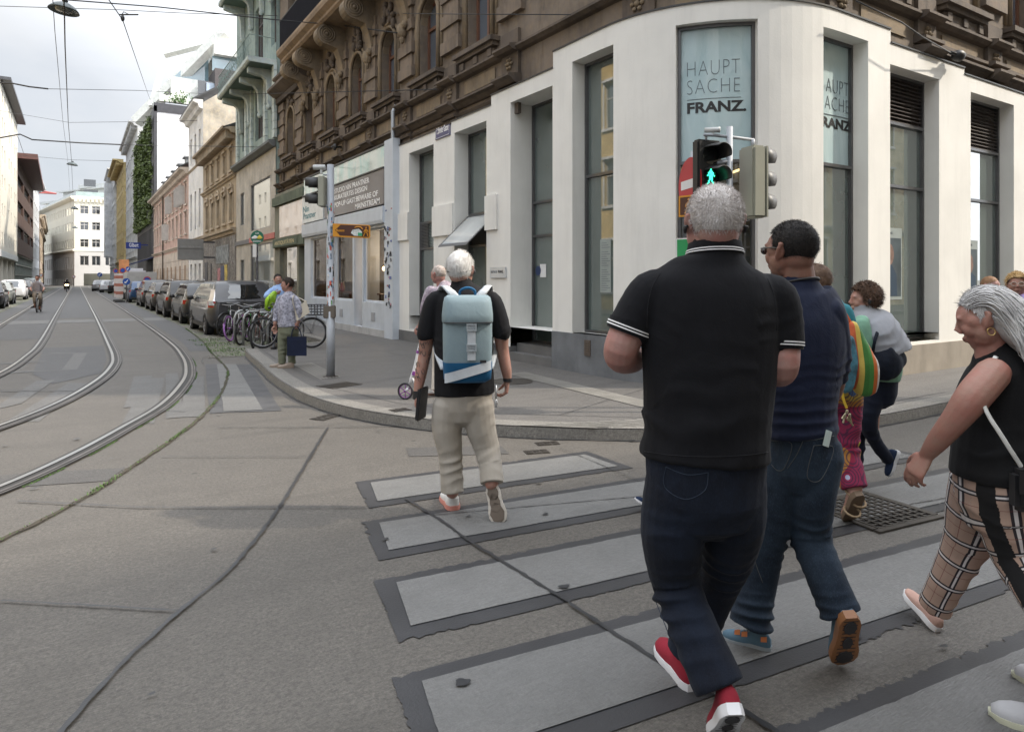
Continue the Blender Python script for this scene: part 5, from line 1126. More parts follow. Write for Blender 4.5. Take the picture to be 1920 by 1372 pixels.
def flesh(name,mb,voxel,m,parent,sm=4,limbs=None,folds=(),namp=0,nscale=8,fn=None,label=None,seed=0,attr=None):
    me=bpy.data.meshes.new('tmp'); me.from_pydata([tuple(v) for v in mb.v],[],mb.f); bm=bmesh.new(); bm.from_mesh(me); bmesh.ops.recalc_face_normals(bm,faces=bm.faces); bm.to_mesh(me); bm.free()
    o=bpy.data.objects.new('tmp',me); COL.objects.link(o)
    r=o.modifiers.new('r','REMESH'); r.mode='VOXEL'; r.voxel_size=voxel; r.use_smooth_shade=True
    if sm: s=o.modifiers.new('s','SMOOTH'); s.factor=.5; s.iterations=sm
    bpy.context.view_layer.update(); dg=bpy.context.evaluated_depsgraph_get(); nm=bpy.data.meshes.new_from_object(o.evaluated_get(dg)); bpy.data.objects.remove(o); bpy.data.meshes.remove(me)
    n=len(nm.vertices); co=np.empty(n*3); nm.vertices.foreach_get('co',co); co=co.reshape(-1,3); no=np.array([tuple(v.vector) for v in nm.vertex_normals]) if n else co
    disp=np.zeros(n)
    if limbs:
        T=np.zeros(n);A=np.zeros(n);B=np.full(n,1e9);K=np.zeros(n,int)
        for k,pl in enumerate(limbs):
            t,a,b=limbcoord(co,pl); mk=b<B; T[mk]=t[mk];A[mk]=a[mk];B[mk]=b[mk];K[mk]=k
        at_=nm.attributes.new('limb','FLOAT_VECTOR','POINT'); dat=np.stack([T,A,K.astype(float)],1).astype(np.float32); at_.data.foreach_set('vector',dat.ravel())
        for (k,t0,sg,amp,lam,ph) in folds:
            mk=(K==k) if k>=0 else np.ones(n,bool); wn=vnoise(co,6,seed+1)+.5*vnoise(co,15,seed+2)
            w=np.exp(-((T-t0)/sg)**2); f=np.sin(2*np.pi*(T/lam)+2.2*np.sin(A+ph)+4.2*wn+ph)*(.35+.65*smoothstep(.5+.8*vnoise(co,7,seed+8))); f=np.where(f>0,f**1.5 if False else f*np.abs(f)**.3,f*.45)
            disp+=np.where(mk,w*f*amp*(.55+.45*np.cos(A-ph)),0)
    if attr:
        for an,av in attr(co,T,A,K).items(): q=nm.attributes.new(an,'FLOAT','POINT'); q.data.foreach_set('value',av.astype(np.float32))
    if namp: disp+=namp*vnoise(co*np.array([1,1,.7]),nscale,seed)+namp*.4*vnoise(co,nscale*2.7,seed+5)
    co=co+no*disp[:,None]
    if fn: co=fn(co,no)
    root=parent
    while root.parent is not None: root=root.parent
    co=co-np.array(root.location); nm.vertices.foreach_set('co',co.ravel()); nm.name=name; nm.update()
    nm.materials.clear(); nm.materials.append(m); nm.polygons.foreach_set('use_smooth',[True]*len(nm.polygons))
    ob=bpy.data.objects.new(name,nm); COL.objects.link(ob); ob.parent=parent
    if label: ob['label']=label
    return ob
def fr3(fwd,up=UP):
    f=Vector(fwd).normalized(); r=f.cross(up).normalized(); u=r.cross(f).normalized(); return r,f,u
def head(mb,c,fwd,up=UP,s=1.0,jaw=1.0,ear=True,wide=1.0):
    r,f,u=fr3(fwd,up); M=Matrix((r,f,u)).transposed(); c=Vector(c); w_=wide
    L_=lambda x,y,z: c+(r*x*w_+f*y+u*z)*s
    e=lambda p,q,n=18,m=12: mb.ell(L_(*p),(q[0]*s*w_,q[1]*s,q[2]*s),M,n,m)
    e((0,-.012,.028),(.078,.094,.086)); e((0,.030,.012),(.068,.068,.076)); e((0,.034,-.052),(.054*jaw,.054,.060)); e((0,.058,-.088),(.026*jaw,.024,.022)); e((0,-.03,-.03),(.066,.06,.06))
    for k in (-1,1): e((k*.032,.070,-.020),(.022,.020,.02)); e((k*.045*jaw,.022,-.072),(.018,.035,.024)); e((k*.026,.083,.024),(.026,.012,.009))
    mb.tube([L_(0,.088,.016),L_(0,.099,-.010),L_(0,.107,-.026)],[.010*s,.0115*s,.0150*s],8); e((-.011,.097,-.031),(.009,.009,.007),8,6); e((.011,.097,-.031),(.009,.009,.007),8,6)
    for k in (-1,1): e((k*.036,.052,-.028),(.030,.034,.034)); e((k*.031,.069,.011),(.017,.014,.007)); e((k*.031,.069,-.0045),(.016,.013,.006)); e((k*.056,.030,.0),(.022,.034,.03)); e((k*.052*jaw,.018,-.042),(.024,.038,.042))
    e((0,.091,-.056),(.022,.010,.0065)); e((0,.088,-.068),(.019,.010,.0065))
    if ear:
        for k in (-1,1):
            a=L_(k*.080,-.008,-.014); mb.tube([L_(k*.076,.006,-.038),L_(k*.084,.004,-.022),L_(k*.091,-.012,.006),L_(k*.090,-.020,.022),L_(k*.080,-.006,.026)],[.008*s,.009*s,.010*s,.010*s,.008*s],8)
            e((k*.079,-.008,-.006),(.008,.020,.026),10,8)
    return L_
def eyes(par,L_,col=(.12,.08,.05),s=1.0):
    for k in (-1,1):
        mb=MB(); mb.ell(L_(k*.031,.0735,.0035),(.0108*s,)*3,n=12,m=8); e=mb.build('eye',mat('eye white',(.7,.68,.65),.15,bmp=0,var=.02),par,smooth=True)
        mb=MB(); mb.ell(L_(k*.031,.0805,.0035),(.0052*s,.0052*s,.0052*s),n=10,m=6); mb.build('iris',mat('iris %.2f'%col[0],col,.1,bmp=0),e,smooth=True)
def hand(mb,w,d,n,thumb=1,curl=.5,s=1.0,spread=.12,fl=None):
    """w wrist, d finger direction, n palm-facing direction, thumb: +1/-1 side along d x n"""
    d=Vector(d).normalized(); n=(Vector(n)-d*d.dot(Vector(n))).normalized(); sd=d.cross(n)*thumb; w=Vector(w)
    limb(mb,[w-d*.01,w+d*.035*s,w+d*.085*s],[(.024*s,.019*s),(.036*s,.016*s),(.041*s,.0135*s)],sd,14,4)
    mb.ell(w+d*.035*s+sd*.022*s+n*.010*s,(.019*s,)*3,n=10,m=8)
    for i,(off,ln) in enumerate(((.031,.072),(.0105,.081),(-.0105,.076),(-.031,.060))):
        p=w+d*(.088-abs(off-.005)*.25)*s+sd*off*s; dr=(d+sd*off*spread*14*.3).normalized(); a=curl*(.75+.12*i) if fl is None else fl[i]; pts=[p-dr*.012*s,p]
        for q in (.45,.31,.24):
            ang=a; c_,s_=math.cos(ang),math.sin(ang); nn=(n-dr*dr.dot(n)).normalized(); dr=(dr*c_+nn*s_).normalized(); pts.append(pts[-1]+dr*ln*q*s); a=a*.95
        mb.tube([Vector(x) for x in cr_interp(pts,2)],[v for v in np.linspace(.0098*s,.0072*s,2*(len(pts)-1)+1)],9); mb.ell(pts[-1],(.0075*s,)*3,n=8,m=6)
    p=w+d*.02*s+sd*.025*s; dr=(d*.62+sd*.62+n*.45).normalized(); q1=p+dr*.045*s; dr2=(d*.85+sd*.15+n*.5).normalized(); q2=q1+dr2*.030*s; q3=q2+(dr2+n*.3).normalized()*.024*s
    mb.tube([Vector(x) for x in cr_interp([p,q1,q2,q3],2)],[.015*s,.0135*s,.0115*s,.0105*s,.010*s,.0095*s,.0085*s],9); mb.ell(q3,(.0085*s,)*3,n=8,m=6)
def skin(name,c,red=.25):
    if name in MATS: return MATS[name]
    m,nt,N,L,b=newmat(name); v=coords(N,L); n=noise(N,L,v,13,6,.65); n2=noise(N,L,v,70,4)
    col=mix(N,L,ramp(N,L,n,[(.35,0),(.7,1)]),c,(c[0]*1.05,c[1]*(1-red),c[2]*(1-red))); col=mix(N,L,ramp(N,L,n2,[(.6,0),(.8,.3)]),col,tuple(x*.75 for x in c))
    L.new(col,b.inputs['Base Color']); b.inputs['Roughness'].default_value=.58; b.inputs['Subsurface Weight'].default_value=.12; b.inputs['Subsurface Radius'].default_value=(.02,.008,.004); b.inputs['Subsurface Scale'].default_value=.5
    bump(N,L,b,noise(N,L,v,11,5),.35,.012,bump(N,L,None,noise(N,L,v,160,3),.4,.002)); MATS[name]=m; return m
def cloth(name,c,kind='knit',c2=None,rough=.85,sc=1.0):
    if name in MATS: return MATS[name]
    m,nt,N,L,b=newmat(name); v=coords(N,L); n=noise(N,L,v,3*sc,6,.6); b.inputs['Roughness'].default_value=rough; b.inputs['Sheen Weight'].default_value=.03; b.inputs['Specular IOR Level'].default_value=.25
    c2=c2 or tuple(min(1,x*1.6+.004) for x in c)
    if kind=='denim':
        n2=noise(N,L,coords(N,L,(1,1,.3)),330,2,.5); n3=noise(N,L,v,4.5,4,.6); col=mix(N,L,ramp(N,L,n3,[(.42,0),(.72,.8)]),c,c2); col=mix(N,L,ramp(N,L,n2,[(.5,0),(.75,.3)]),col,tuple(x*1.7+.004 for x in c2)); h=n2
        b.inputs['Specular IOR Level'].default_value=.25
    else:
        n2=noise(N,L,v,220,2,.5); col=mix(N,L,ramp(N,L,n,[(.35,0),(.75,1)]),c,c2); h=n2
    L.new(col,b.inputs['Base Color'])
    f1=bump(N,L,None,noise(N,L,coords(N,L,(1,1,.8)),16,5,.6,.6),.28,.012); bump(N,L,b,h,.3,.0015,f1); MATS[name]=m; return m
def shoe(par,heel,toe,upv,size,mu,ms,lift=0,sole_detail=None,h=1.0,lab=None,wf=1.0,full=False):
    """heel, toe: ground-contact ends of the sole; upv rough up"""
    heel=Vector(heel);toe=Vector(toe); f=(toe-heel).normalized(); r=f.cross(Vector(upv)).normalized(); u=r.cross(f); Ls=(toe-heel).length
    st_=[(q,w_*wf,z_) for q,w_,z_ in [(0,.020,.055),(.05,.030,.075),(.14,.036,.088),(.28,.036,.092),(.40,.036,.082),(.52,.039,.064),(.66,.046,.052),(.80,.047,.046),(.92,.037,.036),(1.0,.016,.022)]]
    k=Ls/.29; mb=MB(); rs=[];
    for t,w_,hh in st_:
        c=heel+f*t*Ls; ring=[]
        for j in range(14):
            a=math.pi*j/13; x=-math.cos(a)*w_*k*(.93 if 2<j<11 else 1); z=(max(0,math.sin(a))**.75)*hh*h*k+.026*k; ring.append(c+r*x+u*z)
        ring+= [c+r*w_*k*.96+u*.022*k,c-r*w_*k*.96+u*.022*k]; rs.append(ring)
    mb.rings(rs); up_=fixnormals(mb.build('shoe',mu,par,smooth=True)); 
    if lab: up_['label']=lab
    mb=MB(); rs=[]
    for t,w_,hh in [(-.015,.018,0)]+st_+[(1.03,.012,0)]:
        c=heel+f*t*Ls; w2=(w_*1.06+.002)*k; th=(.034 if t<.5 else .028)*k; toeup=.012*k*max(0,(t-.7)/.3)**2
        rs.append([c-r*w2+u*(toeup),c+r*w2+u*(toeup),c+r*w2*1.03+u*th*.5,c+r*w2*.97+u*th,c-r*w2*.97+u*th,c-r*w2*1.03+u*th*.5])
    mb.rings(rs); so=fixnormals(mb.build('sole',ms,up_,auto=40))
    if sole_detail:
        mb=MB(); 
        for t0,t1,wq in ((.04,.30,.68),(.36,.60,.55),(.64,.94,.74)) if not full else ((.0,.42,.9),(.2,.7,.85),(.45,.99,.98)):
            pts=[]; n_=8
            for i in range(n_): a=2*math.pi*i/n_; t=(t0+t1)/2+(t1-t0)/2*math.cos(a); w_=.036*wq*wf*math.sin(a)*k*(1.2 if t>.6 else 1); pts.append(heel+f*t*Ls+r*w_-u*(.0015-.012*k*max(0,(t-.7)/.3)**2))
            mb.add(pts+[p-u*.003 for p in pts],[tuple(range(n_,2*n_))]+[(i,(i+1)%n_,n_+(i+1)%n_,n_+i) for i in range(n_)])
        for i in range(12):
            t=.05+i*.078; w_=.03*k*(1.15 if t>.55 else .9); c=heel+f*t*Ls-u*(.0012-.012*k*max(0,(t-.7)/.3)**2); mb.add([c-r*w_-f*.003,c+r*w_-f*.003,c+r*w_+f*.003,c-r*w_+f*.003],[(0,1,2,3)])
        mb.build('tread',sole_detail,up_)
    # laces and tongue
    mb=MB()
    for i in range(4):
        t=.38+i*.055; c=heel+f*t*Ls; hh=np.interp(t,[q[0] for q in st_],[q[2] for q in st_])*h*k+.028*k; w_=.02*k; mb.tube([c-r*w_+u*(hh-.008*k),c+u*(hh+.002),c+r*w_+u*(hh-.008*k)],.0028,5)
    mb.build('lace',ms,up_); return up_,(r,f,u,k,Ls)
def hair_mesh(name,par,L_,m,s=1.0,thick=.012,front=.55,low=-.045,side=.0,n=1800,length=.016,wig=.004,lift=.6,down=.3,seed=1,width=.0011,crown=1.0,label=None,wide=1.0):
    """L_(x,y,z) head-local -> place. cap over the cranium + many fine hairs"""
    rr=random.Random(seed); mb=MB(); N1,M1=44,26; grid={}
    def surf(th,ph,ex):   # th from top, ph around (0 = front)
        x=math.sin(th)*math.sin(ph); y=math.sin(th)*math.cos(ph); z=math.cos(th)
        return ((.079+ex)*x*1.0,-.010+(.096+ex)*y*(1.0 if y<0 else .98),.026+(.088+ex)*z), (x,y,z)
    def keep(x,y,z):
        zl=low+ .026*0
        zz=.026+.088*z
        if y>.55 and zz<front*.1+.0: return False
        lim = np.interp(y,[-1,-.5,0,.35,.6,1.0],[low-.035,low-.02,low+.0,low+.045,.055*front/.55+.01,.075*front/.55+.01])
        return zz>lim
    vs_={}
    for i in range(M1+1):
        for j in range(N1):
            th=math.pi*.74*i/M1+.001; ph=2*math.pi*j/N1; p,d=surf(th,ph,thick*(1-.5*(i/M1))); q=rr.uniform(-1,1)*wig; p=(p[0]*(1+q*4),p[1]*(1+q*4),p[2]+q); vs_[(i,j)]=(p,keep(*d))
    idx={}
    for k_,(p,kp_) in vs_.items():
        idx[k_]=len(mb.v); mb.v.append(tuple(L_(*p)))
    for i in range(M1):
        for j in range(N1):
            q=[(i,j),(i+1,j),(i+1,(j+1)%N1),(i,(j+1)%N1)]
            if all(vs_[x][1] for x in q): mb.f.append(tuple(idx[x] for x in q)); mb.m.append(0)
    for k in range(n):
        th=math.acos(1-rr.random()*1.75); ph=rr.uniform(0,6.283); 
        if th>math.pi*.75: continue
        p,d=surf(th,ph,thick*.55); 
        if not keep(*d): continue
        if crown<1 and math.hypot(d[0],d[1]+.45)<.42 and rr.random()>crown: continue
        t=Vector((d[0],d[1],d[2])); dn=Vector((0,-.35,-1)); dn=(dn-t*dn.dot(t)); g=(t*lift+dn*down+Vector((rr.gauss(0,.2),rr.gauss(0,.2),rr.gauss(0,.2)))).normalized(); ln=length*rr.uniform(.6,1.3)
        a=Vector(p); b=a+g*ln*.55+t*.0; c=b+(g+dn*down*.8).normalized()*ln*.45; sdv=g.cross(t); sdv=(sdv if sdv.length>1e-3 else Vector((1,0,0))).normalized()*width
        mb.add([L_(*(a-sdv)),L_(*(a+sdv)),L_(*(b+sdv*.7)),L_(*(b-sdv*.7)),L_(*c)],[(0,1,2,3),(3,2,4)])
    o=mb.build(name,m,par,smooth=True); 
    if label: o['label']=label
    return o
def hairmat(name,c,c2,sc=30):
    if name in MATS: return MATS[name]
    m,nt,N,L,b=newmat(name); v=coords(N,L); n=noise(N,L,v,sc,3,.6); n2=noise(N,L,v,7,3)
    col=mix(N,L,ramp(N,L,n,[(.35,0),(.65,1)]),c,c2); col=mix(N,L,ramp(N,L,n2,[(.4,0),(.7,.4)]),col,tuple(x*.55 for x in c)); L.new(col,b.inputs['Base Color']); b.inputs['Roughness'].default_value=.6; b.inputs['Specular IOR Level'].default_value=.2; bump(N,L,b,noise(N,L,v,180,3),.6,.003); MATS[name]=m; return m
from mathutils.bvhtree import BVHTree
def seams(obj,par,lines,m,r=.0014,name='seam',off=.0012,close=False):
    # stitched seams laid on the cloth surface where the photo shows them
    base=Vector(obj.parent.location); vs=[v.co+base for v in obj.data.vertices]; bv=BVHTree.FromPolygons(vs,[tuple(p.vertices) for p in obj.data.polygons]); O=Vector((0,0,EYE)); mb=MB()
    for ln in lines:
        pts=[]
        for q in cr_interp([(x,y) for x,y in ln],6):
            d=(at(q[0],q[1],1)-O).normalized(); h=bv.ray_cast(O,d)
            if h[0] is not None: pts.append(h[0]+h[1]*off*(1 if h[1].dot(d)<0 else -1))
        if len(pts)>2: mb.tube(pts,r,5)
    return mb.build(name,m,par,smooth=True)
def band(mb,pl_c,axis,rx,ry,side,h,th=.003):   # a cuff ring
    axis=Vector(axis).normalized(); 
    for o_ in (0,): mb.tube([Vector(pl_c)-axis*h/2,Vector(pl_c)+axis*h/2],[(rx+th,ry+th)]*2,24,False,False,side)
def person(label,loc,group=None): return thing('person',label,'person',loc,group)
SK1=skin('ruddy skin',(.36,.215,.185)); SK2=skin('light tan skin',(.35,.215,.165)); SK3=skin('olive skin',(.22,.13,.095))
# ---------------- the man in the black polo shirt ----------------
D=2.40; a_=lambda px,py,dd=0: at(px,py,D+dd); m_=lambda px: px/FPX*D
pm=person('tall man from behind in black polo shirt with white cuff stripes, dark jeans, red trainers',tuple(gnd(1330,1345)))
fw=CF; rt=CR
HC=a_(1339,418)
arms=[[a_(1222,548),a_(1182,612),a_(1163,662),a_(1180,672,.12),a_(1203,672,.25)],[a_(1452,560),a_(1464,640),a_(1464,688,-.01),a_(1452,692,.12),a_(1420,668,.26)]]
def polobody():
    mb=MB(); L_=head(mb,HC,fw,UP,1.10,1.12)
    limb(mb,[a_(1339,440,.0),a_(1340,468,.0),a_(1340,505,.02)],[(.076,.076),(.080,.078),(.08,.06)],rt)
    limb(mb,[a_(1338,500),a_(1335,560),a_(1330,700),a_(1325,830),a_(1322,900)],[(.10,.05),(.17,.08),(.18,.09),(.17,.09),(.16,.08)],rt)
    for i,ar in enumerate(arms):
        limb(mb,ar,[.068,.064,.060,.056,.034],None); 
        hand(mb,ar[-1],(rt*(.8 if i==0 else -.8)+fw*.5+UP*.25),UP*-.6+fw*.2,thumb=1 if i==0 else -1,curl=.45)
    return mb,L_
mb,L_=polobody(); body=flesh('body',mb,.0045,SK1,pm,sm=5); 
hair_mesh('hair',pm,L_,hairmat('silver stubble hair',(.56,.52,.50),(.74,.71,.70),25),thick=.007,front=.5,low=-.05,n=9000,length=.013,lift=.9,down=.45,width=.0007,crown=.55,seed=3,wig=.001)
mb=MB()
for k in (-1,1): mb.tube([L_(k*.085,-.008,-.01),L_(k*.098,-.02,-.015),L_(k*.094,-.004,-.03)],[.007,.008,.006],8)
mb.build('earpiece',BLK,pm,smooth=True)
# shirt
def shirt():
    mb=MB()
    T=[(1340,470,50,.088),(1340,482,58,.09),(1338,500,88,.10),(1336,525,122,.125),(1333,560,132,.145),(1331,620,130,.155),(1329,690,124,.158),(1326,760,119,.16),(1324,815,117,.158),(1322,856,121,.158)]
    limb(mb,[a_(x,y) for x,y,w_,d in T],[(m_(w_),d) for x,y,w_,d in T],rt,28,6,(True,False))
    for ar,sl in zip(arms,((.078,.079,.078),(.080,.078,.072))):
        a0=ar[0]; a2=ar[1]; a3=a2+(ar[2]-ar[1])*.08
        limb(mb,[a0+(a_(1338,560)-a0)*.35,a0,a2,a3],[.085,sl[0],sl[1],sl[2]],None,20,6,(True,False))
    return mb
BLKP=cloth('black pique cotton',(.0045,.0047,.0065),c2=(.008,.0083,.011),rough=.9)
sp=[a_(1338,480),a_(1335,620),a_(1325,870)]
PS=flesh('polo_shirt',shirt(),.006,BLKP,pm,sm=6,limbs=[sp,arms[0][:3],arms[1][:3]],folds=[(0,.60,.16,.009,.11,2.4),(0,.40,.12,.005,.1,.6),(1,.08,.06,.005,.05,1),(2,.08,.06,.006,.05,2)],namp=.005,nscale=5)
WHT2=cloth('white piping',(.62,.62,.64)); 
# collar
mb=MB(); cc=a_(1340,478,.004); 
def collar(cc,rx,ry,h,tilt=.0):
    mb=MB(); vs=[]; n=40
    for j in range(n):
        a=2*math.pi*j/n; lift=.012*math.cos(a)  # higher at the back
        for (rr_,z) in ((1.0,h),(1.05,h*.96),(1.13,0.0),(1.08,-.004),(1.0,.01)):
            vs.append(cc+rt*math.cos(a+math.pi/2)*rx*rr_+fw*-math.sin(a+math.pi/2)*ry*rr_+UP*(z+ lift))
    q=5; fs=[(j*q+k,((j+1)%n)*q+k,((j+1)%n)*q+(k+1)%q,j*q+(k+1)%q) for j in range(n) for k in range(q)]
    mb.add(vs,fs); return mb
collar(cc,.088,.084,.042).build('collar',BLKP,pm,smooth=True)
mb=MB()
for k,(s_,z) in enumerate(((1.135,.0045),(1.112,.013))): mb.tube([cc+rt*math.cos(t*.157+math.pi/2)*.088*s_+fw*-math.sin(t*.157+math.pi/2)*.084*s_+UP*(z+.012*math.cos(t*.157)) for t in range(40)],.0024,6,close=True)
mb.build('collar_piping',WHT2,pm,smooth=True)
for ar,r_ in zip(arms,(.0765,.0725)):
    ax=(ar[2]-ar[1]).normalized(); c=ar[1]+(ar[2]-ar[1])*.15; mb=MB(); mb.tube([c-ax*.03,c+ax*.012],[r_+.004,r_+.002],28); mb.build('cuff',BLKP,pm,smooth=False)
    for o_ in (-.002,-.012): mb=MB(); mb.tube([c+ax*(o_-.0022),c+ax*(o_+.0022)],[r_+.0065]*2,28); mb.build('cuff_stripe',WHT2,pm)
# jeans
Lg=[a_(1272,905,0),a_(1262,1000,.02),a_(1268,1092,.05),a_(1306,1190,-.05),a_(1350,1288,-.14)]
Rg=[a_(1374,905,0),a_(1374,990,.06),a_(1352,1075,.20),a_(1318,1150,.25),a_(1290,1222,.28)]
def jeans(Lg,Rg,c0,c1,w0,w1,d0,rL,rR,side=None,sub=6):
    mb=MB(); sd=side or rt; limb(mb,[c0,c1],[(w0,d0),(w1,d0*.95)],sd,24,6); limb(mb,Lg,rL,None,20,sub,(True,False)); limb(mb,Rg,rR,None,20,sub,(True,False)); return mb
DEN=cloth('dark indigo denim',(.0045,.0065,.013),'denim',(.010,.017,.034))
mb=jeans(Lg,Rg,a_(1323,850),a_(1323,935),m_(113),m_(108),.15,[.115,.111,.088,.082,.086],[.113,.109,.086,.080,.084])
JN=flesh('jeans',mb,.006,DEN,pm,sm=5,limbs=[Lg,Rg],folds=[(0,.40,.12,.016,.06,0),(0,.62,.12,.009,.07,1),(0,.82,.08,.014,.05,2.2),(1,.38,.12,.014,.06,2),(1,.75,.1,.009,.05,.5),(0,.1,.1,.006,.08,1.5),(1,.1,.1,.006,.08,2.5)],namp=.004,nscale=7)
seams(PS,pm,[[(1238,512),(1222,540),(1214,580),(1212,640)],[(1438,520),(1452,560),(1456,620)],[(1208,846),(1260,853),(1330,856),(1400,853),(1440,847)]],cloth('black seam',(.014,.014,.017)),.0012)
z3=lambda l:[(1180+x/2.4,800+y/2.4) for x,y in l]
seams(JN,pm,[z3([(165,180),(260,215),(355,205)]),z3([(165,180),(160,270),(250,325),(340,285),(355,205)]),z3([(60,200),(50,330),(48,500),(60,640),(110,760),(190,960)])],cloth('indigo seam',(.025,.035,.055)),.0014)
for px,sx in ((1272,1),(1390,1)):
    P4=[a_(px-30,905,-.165),a_(px-28,960,-.172),a_(px,985,-.17),a_(px+28,960,-.165),a_(px+30,908,-.155)]
# shoes
REDK=cloth('red knit',(.19,.012,.022),c2=(.30,.02,.04)); WSOLE=mat('white rubber',(.72,.72,.74),.5,bmp=.05); BSOLE=mat('black rubber sole',(.035,.033,.036),.6,bmp=.3)
h1=gnd(1298,1297); t1=gnd(1238,1222)+Vector((0,0,.02))
shoe(pm,h1,t1,UP,1,REDK,WSOLE,h=.95,lab='forward red trainer with a thick white sole')
toe=gnd(1352,1412)+Vector((0,0,.0)); heel=a_(1390,1330,-.15); heel=at(1378,1352,2.14); 
toe=gnd(1350,1384)
shoe(pm,heel+Vector((0,0,.02)),toe,(UP*.5+CF*1.0),1,REDK,WSOLE,sole_detail=BSOLE,h=.95,lab='trailing red trainer with its heel raised')
# ---------------- man in navy T-shirt ----------------
D=2.86; nm_=person('man in tight navy T-shirt and faded jeans with sunglasses and black neck cord',tuple(gnd(1480,1240)))
fw2=(CF-CR*.55).normalized(); rt2=fw2.cross(UP)
hf=(CF*.45-CR*1.0).normalized()
HC=a_(1483,470); mb=MB(); L_=head(mb,HC,(CF*.85-CR*.55).normalized(),UP,1.06,1.05)
limb(mb,[a_(1489,490),a_(1494,522),a_(1500,560,.02)],[(.070,.072),(.072,.074),(.085,.07)],rt2)
limb(mb,[a_(1500,560),a_(1510,640),a_(1505,760),a_(1500,860)],[(.12,.06),(.15,.08),(.14,.08),(.12,.07)],rt2)
arR=[a_(1552,588,-.02),a_(1566,660,.02),a_(1560,730,.06),a_(1540,745,.2),a_(1500,730,.33)]
arL=[a_(1440,590,.10),a_(1424,680,.14),a_(1425,745,.16),a_(1410,745,.3),a_(1440,725,.42)]
for i,ar in enumerate((arL,arR)): limb(mb,ar,[.055,.052,.045,.040,.028]); hand(mb,ar[-1],(fw2*.6+rt2*(.6 if i==0 else -.6)+UP*.3),-UP,thumb=1 if i==0 else -1,curl=.5)
flesh('body',mb,.005,SK3,nm_,sm=5)
hair_mesh('hair',nm_,L_,hairmat('black cropped hair',(.010,.009,.009),(.028,.024,.022),50),thick=.006,front=.52,low=-.055,n=6000,length=.009,lift=.7,down=.4,width=.0007,seed=5,wig=.001)
mb=MB(); rr=random.Random(1)   # beard
for k in range(2600):
    t=rr.uniform(-1,1); z=rr.uniform(-.105,-.045); y=.085-abs(t)**1.6*.085; x=t*.062*(1 if z>-.08 else .8); 
    if z>-.055 and abs(t)<.42: continue
    a=Vector((x*1.05,y+.004+(.0 if z>-.09 else -.008),z)); g=Vector((x*6,.3,-.8)).normalized()*.008; s_=Vector((.0008,.0004,0)); mb.add([L_(*(a-s_)),L_(*(a+s_)),L_(*(a+g))],[(0,1,2)])
mb.build('beard',hairmat('black cropped hair',(.01,.009,.009),(.03,.025,.022)),nm_)
mb=MB()
for k in (-1,1):
    mb.tube([L_(k*.071,.086,.010),L_(k*.080,.04,.012),L_(k*.083,-.005,.008),L_(k*.082,-.016,-.006)],[.0035,.003,.003,.003],6)
    mb.ell(L_(k*.036,.094,.002),(.022,.016,.017),n=12,m=8)
mb.tube([L_(-.03,.104,.008),L_(.03,.104,.008)],.004,6); mb.build('sunglasses',mat('dark sunglasses',(.02,.012,.012),.1,bmp=0,coat=1),nm_,smooth=True)
cc=a_(1496,538); mb=MB(); mb.tube([cc+rt2*math.cos(t*.21)*.078+fw2*math.sin(t*.21)*.082+UP*(.018-.02*math.sin(t*.21)) for t in range(30)],.0055,6,close=True); mb.build('neck_cord',BLK,nm_,smooth=True)
NAVY=cloth('navy jersey',(.008,.012,.030),c2=(.014,.021,.052),rough=.8)
mb=MB(); T=[(1495,532,38,.082),(1497,542,48,.085),(1499,556,70,.10),(1506,575,88,.11),(1512,610,94,.13),(1510,660,90,.135),(1503,720,80,.13),(1500,770,74,.13),(1502,812,76,.135)]
limb(mb,[a_(x,y) for x,y,w_,d in T],[(m_(w_),d) for x,y,w_,d in T],rt2,26,6,(True,False))
for ar in (arL,arR): limb(mb,[ar[0]+(a_(1500,600)-ar[0])*.3,ar[0],ar[1],ar[1]+(ar[2]-ar[1])*.75],[.07,.070,.064,.055],None,18,6,(True,False))
sp=[a_(1500,545),a_(1505,680),a_(1502,812)]
flesh('t_shirt',mb,.006,NAVY,nm_,sm=6,limbs=[sp,arL[:3],arR[:3]],folds=[(0,.50,.10,.008,.045,1.2),(0,.36,.1,.005,.06,2.5),(2,.25,.1,.006,.05,1)],namp=.003,nscale=6)
Lg=[a_(1478,850,.02),a_(1458,930,.04),a_(1436,1010,.05),a_(1420,1095,.06),a_(1405,1172,.03)]
Rg=[a_(1532,850,-.02),a_(1520,930,-.02),a_(1520,1005,.0),a_(1548,1080,-.08),a_(1578,1152,-.14)]
DEN2=cloth('faded blue denim',(.012,.020,.034),'denim',(.036,.058,.088))
mb=jeans(Lg,Rg,a_(1503,800),a_(1505,880),m_(63),m_(62),.135,[.108,.10,.082,.078,.084],[.106,.098,.082,.076,.080],rt2)
JN2=flesh('jeans',mb,.006,DEN2,nm_,sm=5,limbs=[Lg,Rg],folds=[(0,.38,.12,.013,.055,0),(0,.72,.08,.015,.045,1),(1,.38,.11,.014,.055,2),(1,.66,.09,.009,.045,.5)],namp=.004,nscale=7)
# seams, pockets, phone
seams(JN2,nm_,[z3([(640,62),(730,76),(700,182),(668,196),(640,170)]),z3([(830,84),(918,96),(862,236),(800,222),(830,84)]),z3([(786,30),(782,60),(750,130),(712,186)]),z3([(640,34),(700,52),(785,62),(850,55),(920,40)]),z3([(600,400),(560,560),(600,700)])],cloth('faded stitching',(.07,.075,.08)),.0016)
mb=MB(); STI=cloth('denim stitching',(.10,.11,.12))
def seam(pts,r=.0022): mb.tube([Vector(x) for x in cr_interp(pts,4)],r,5)

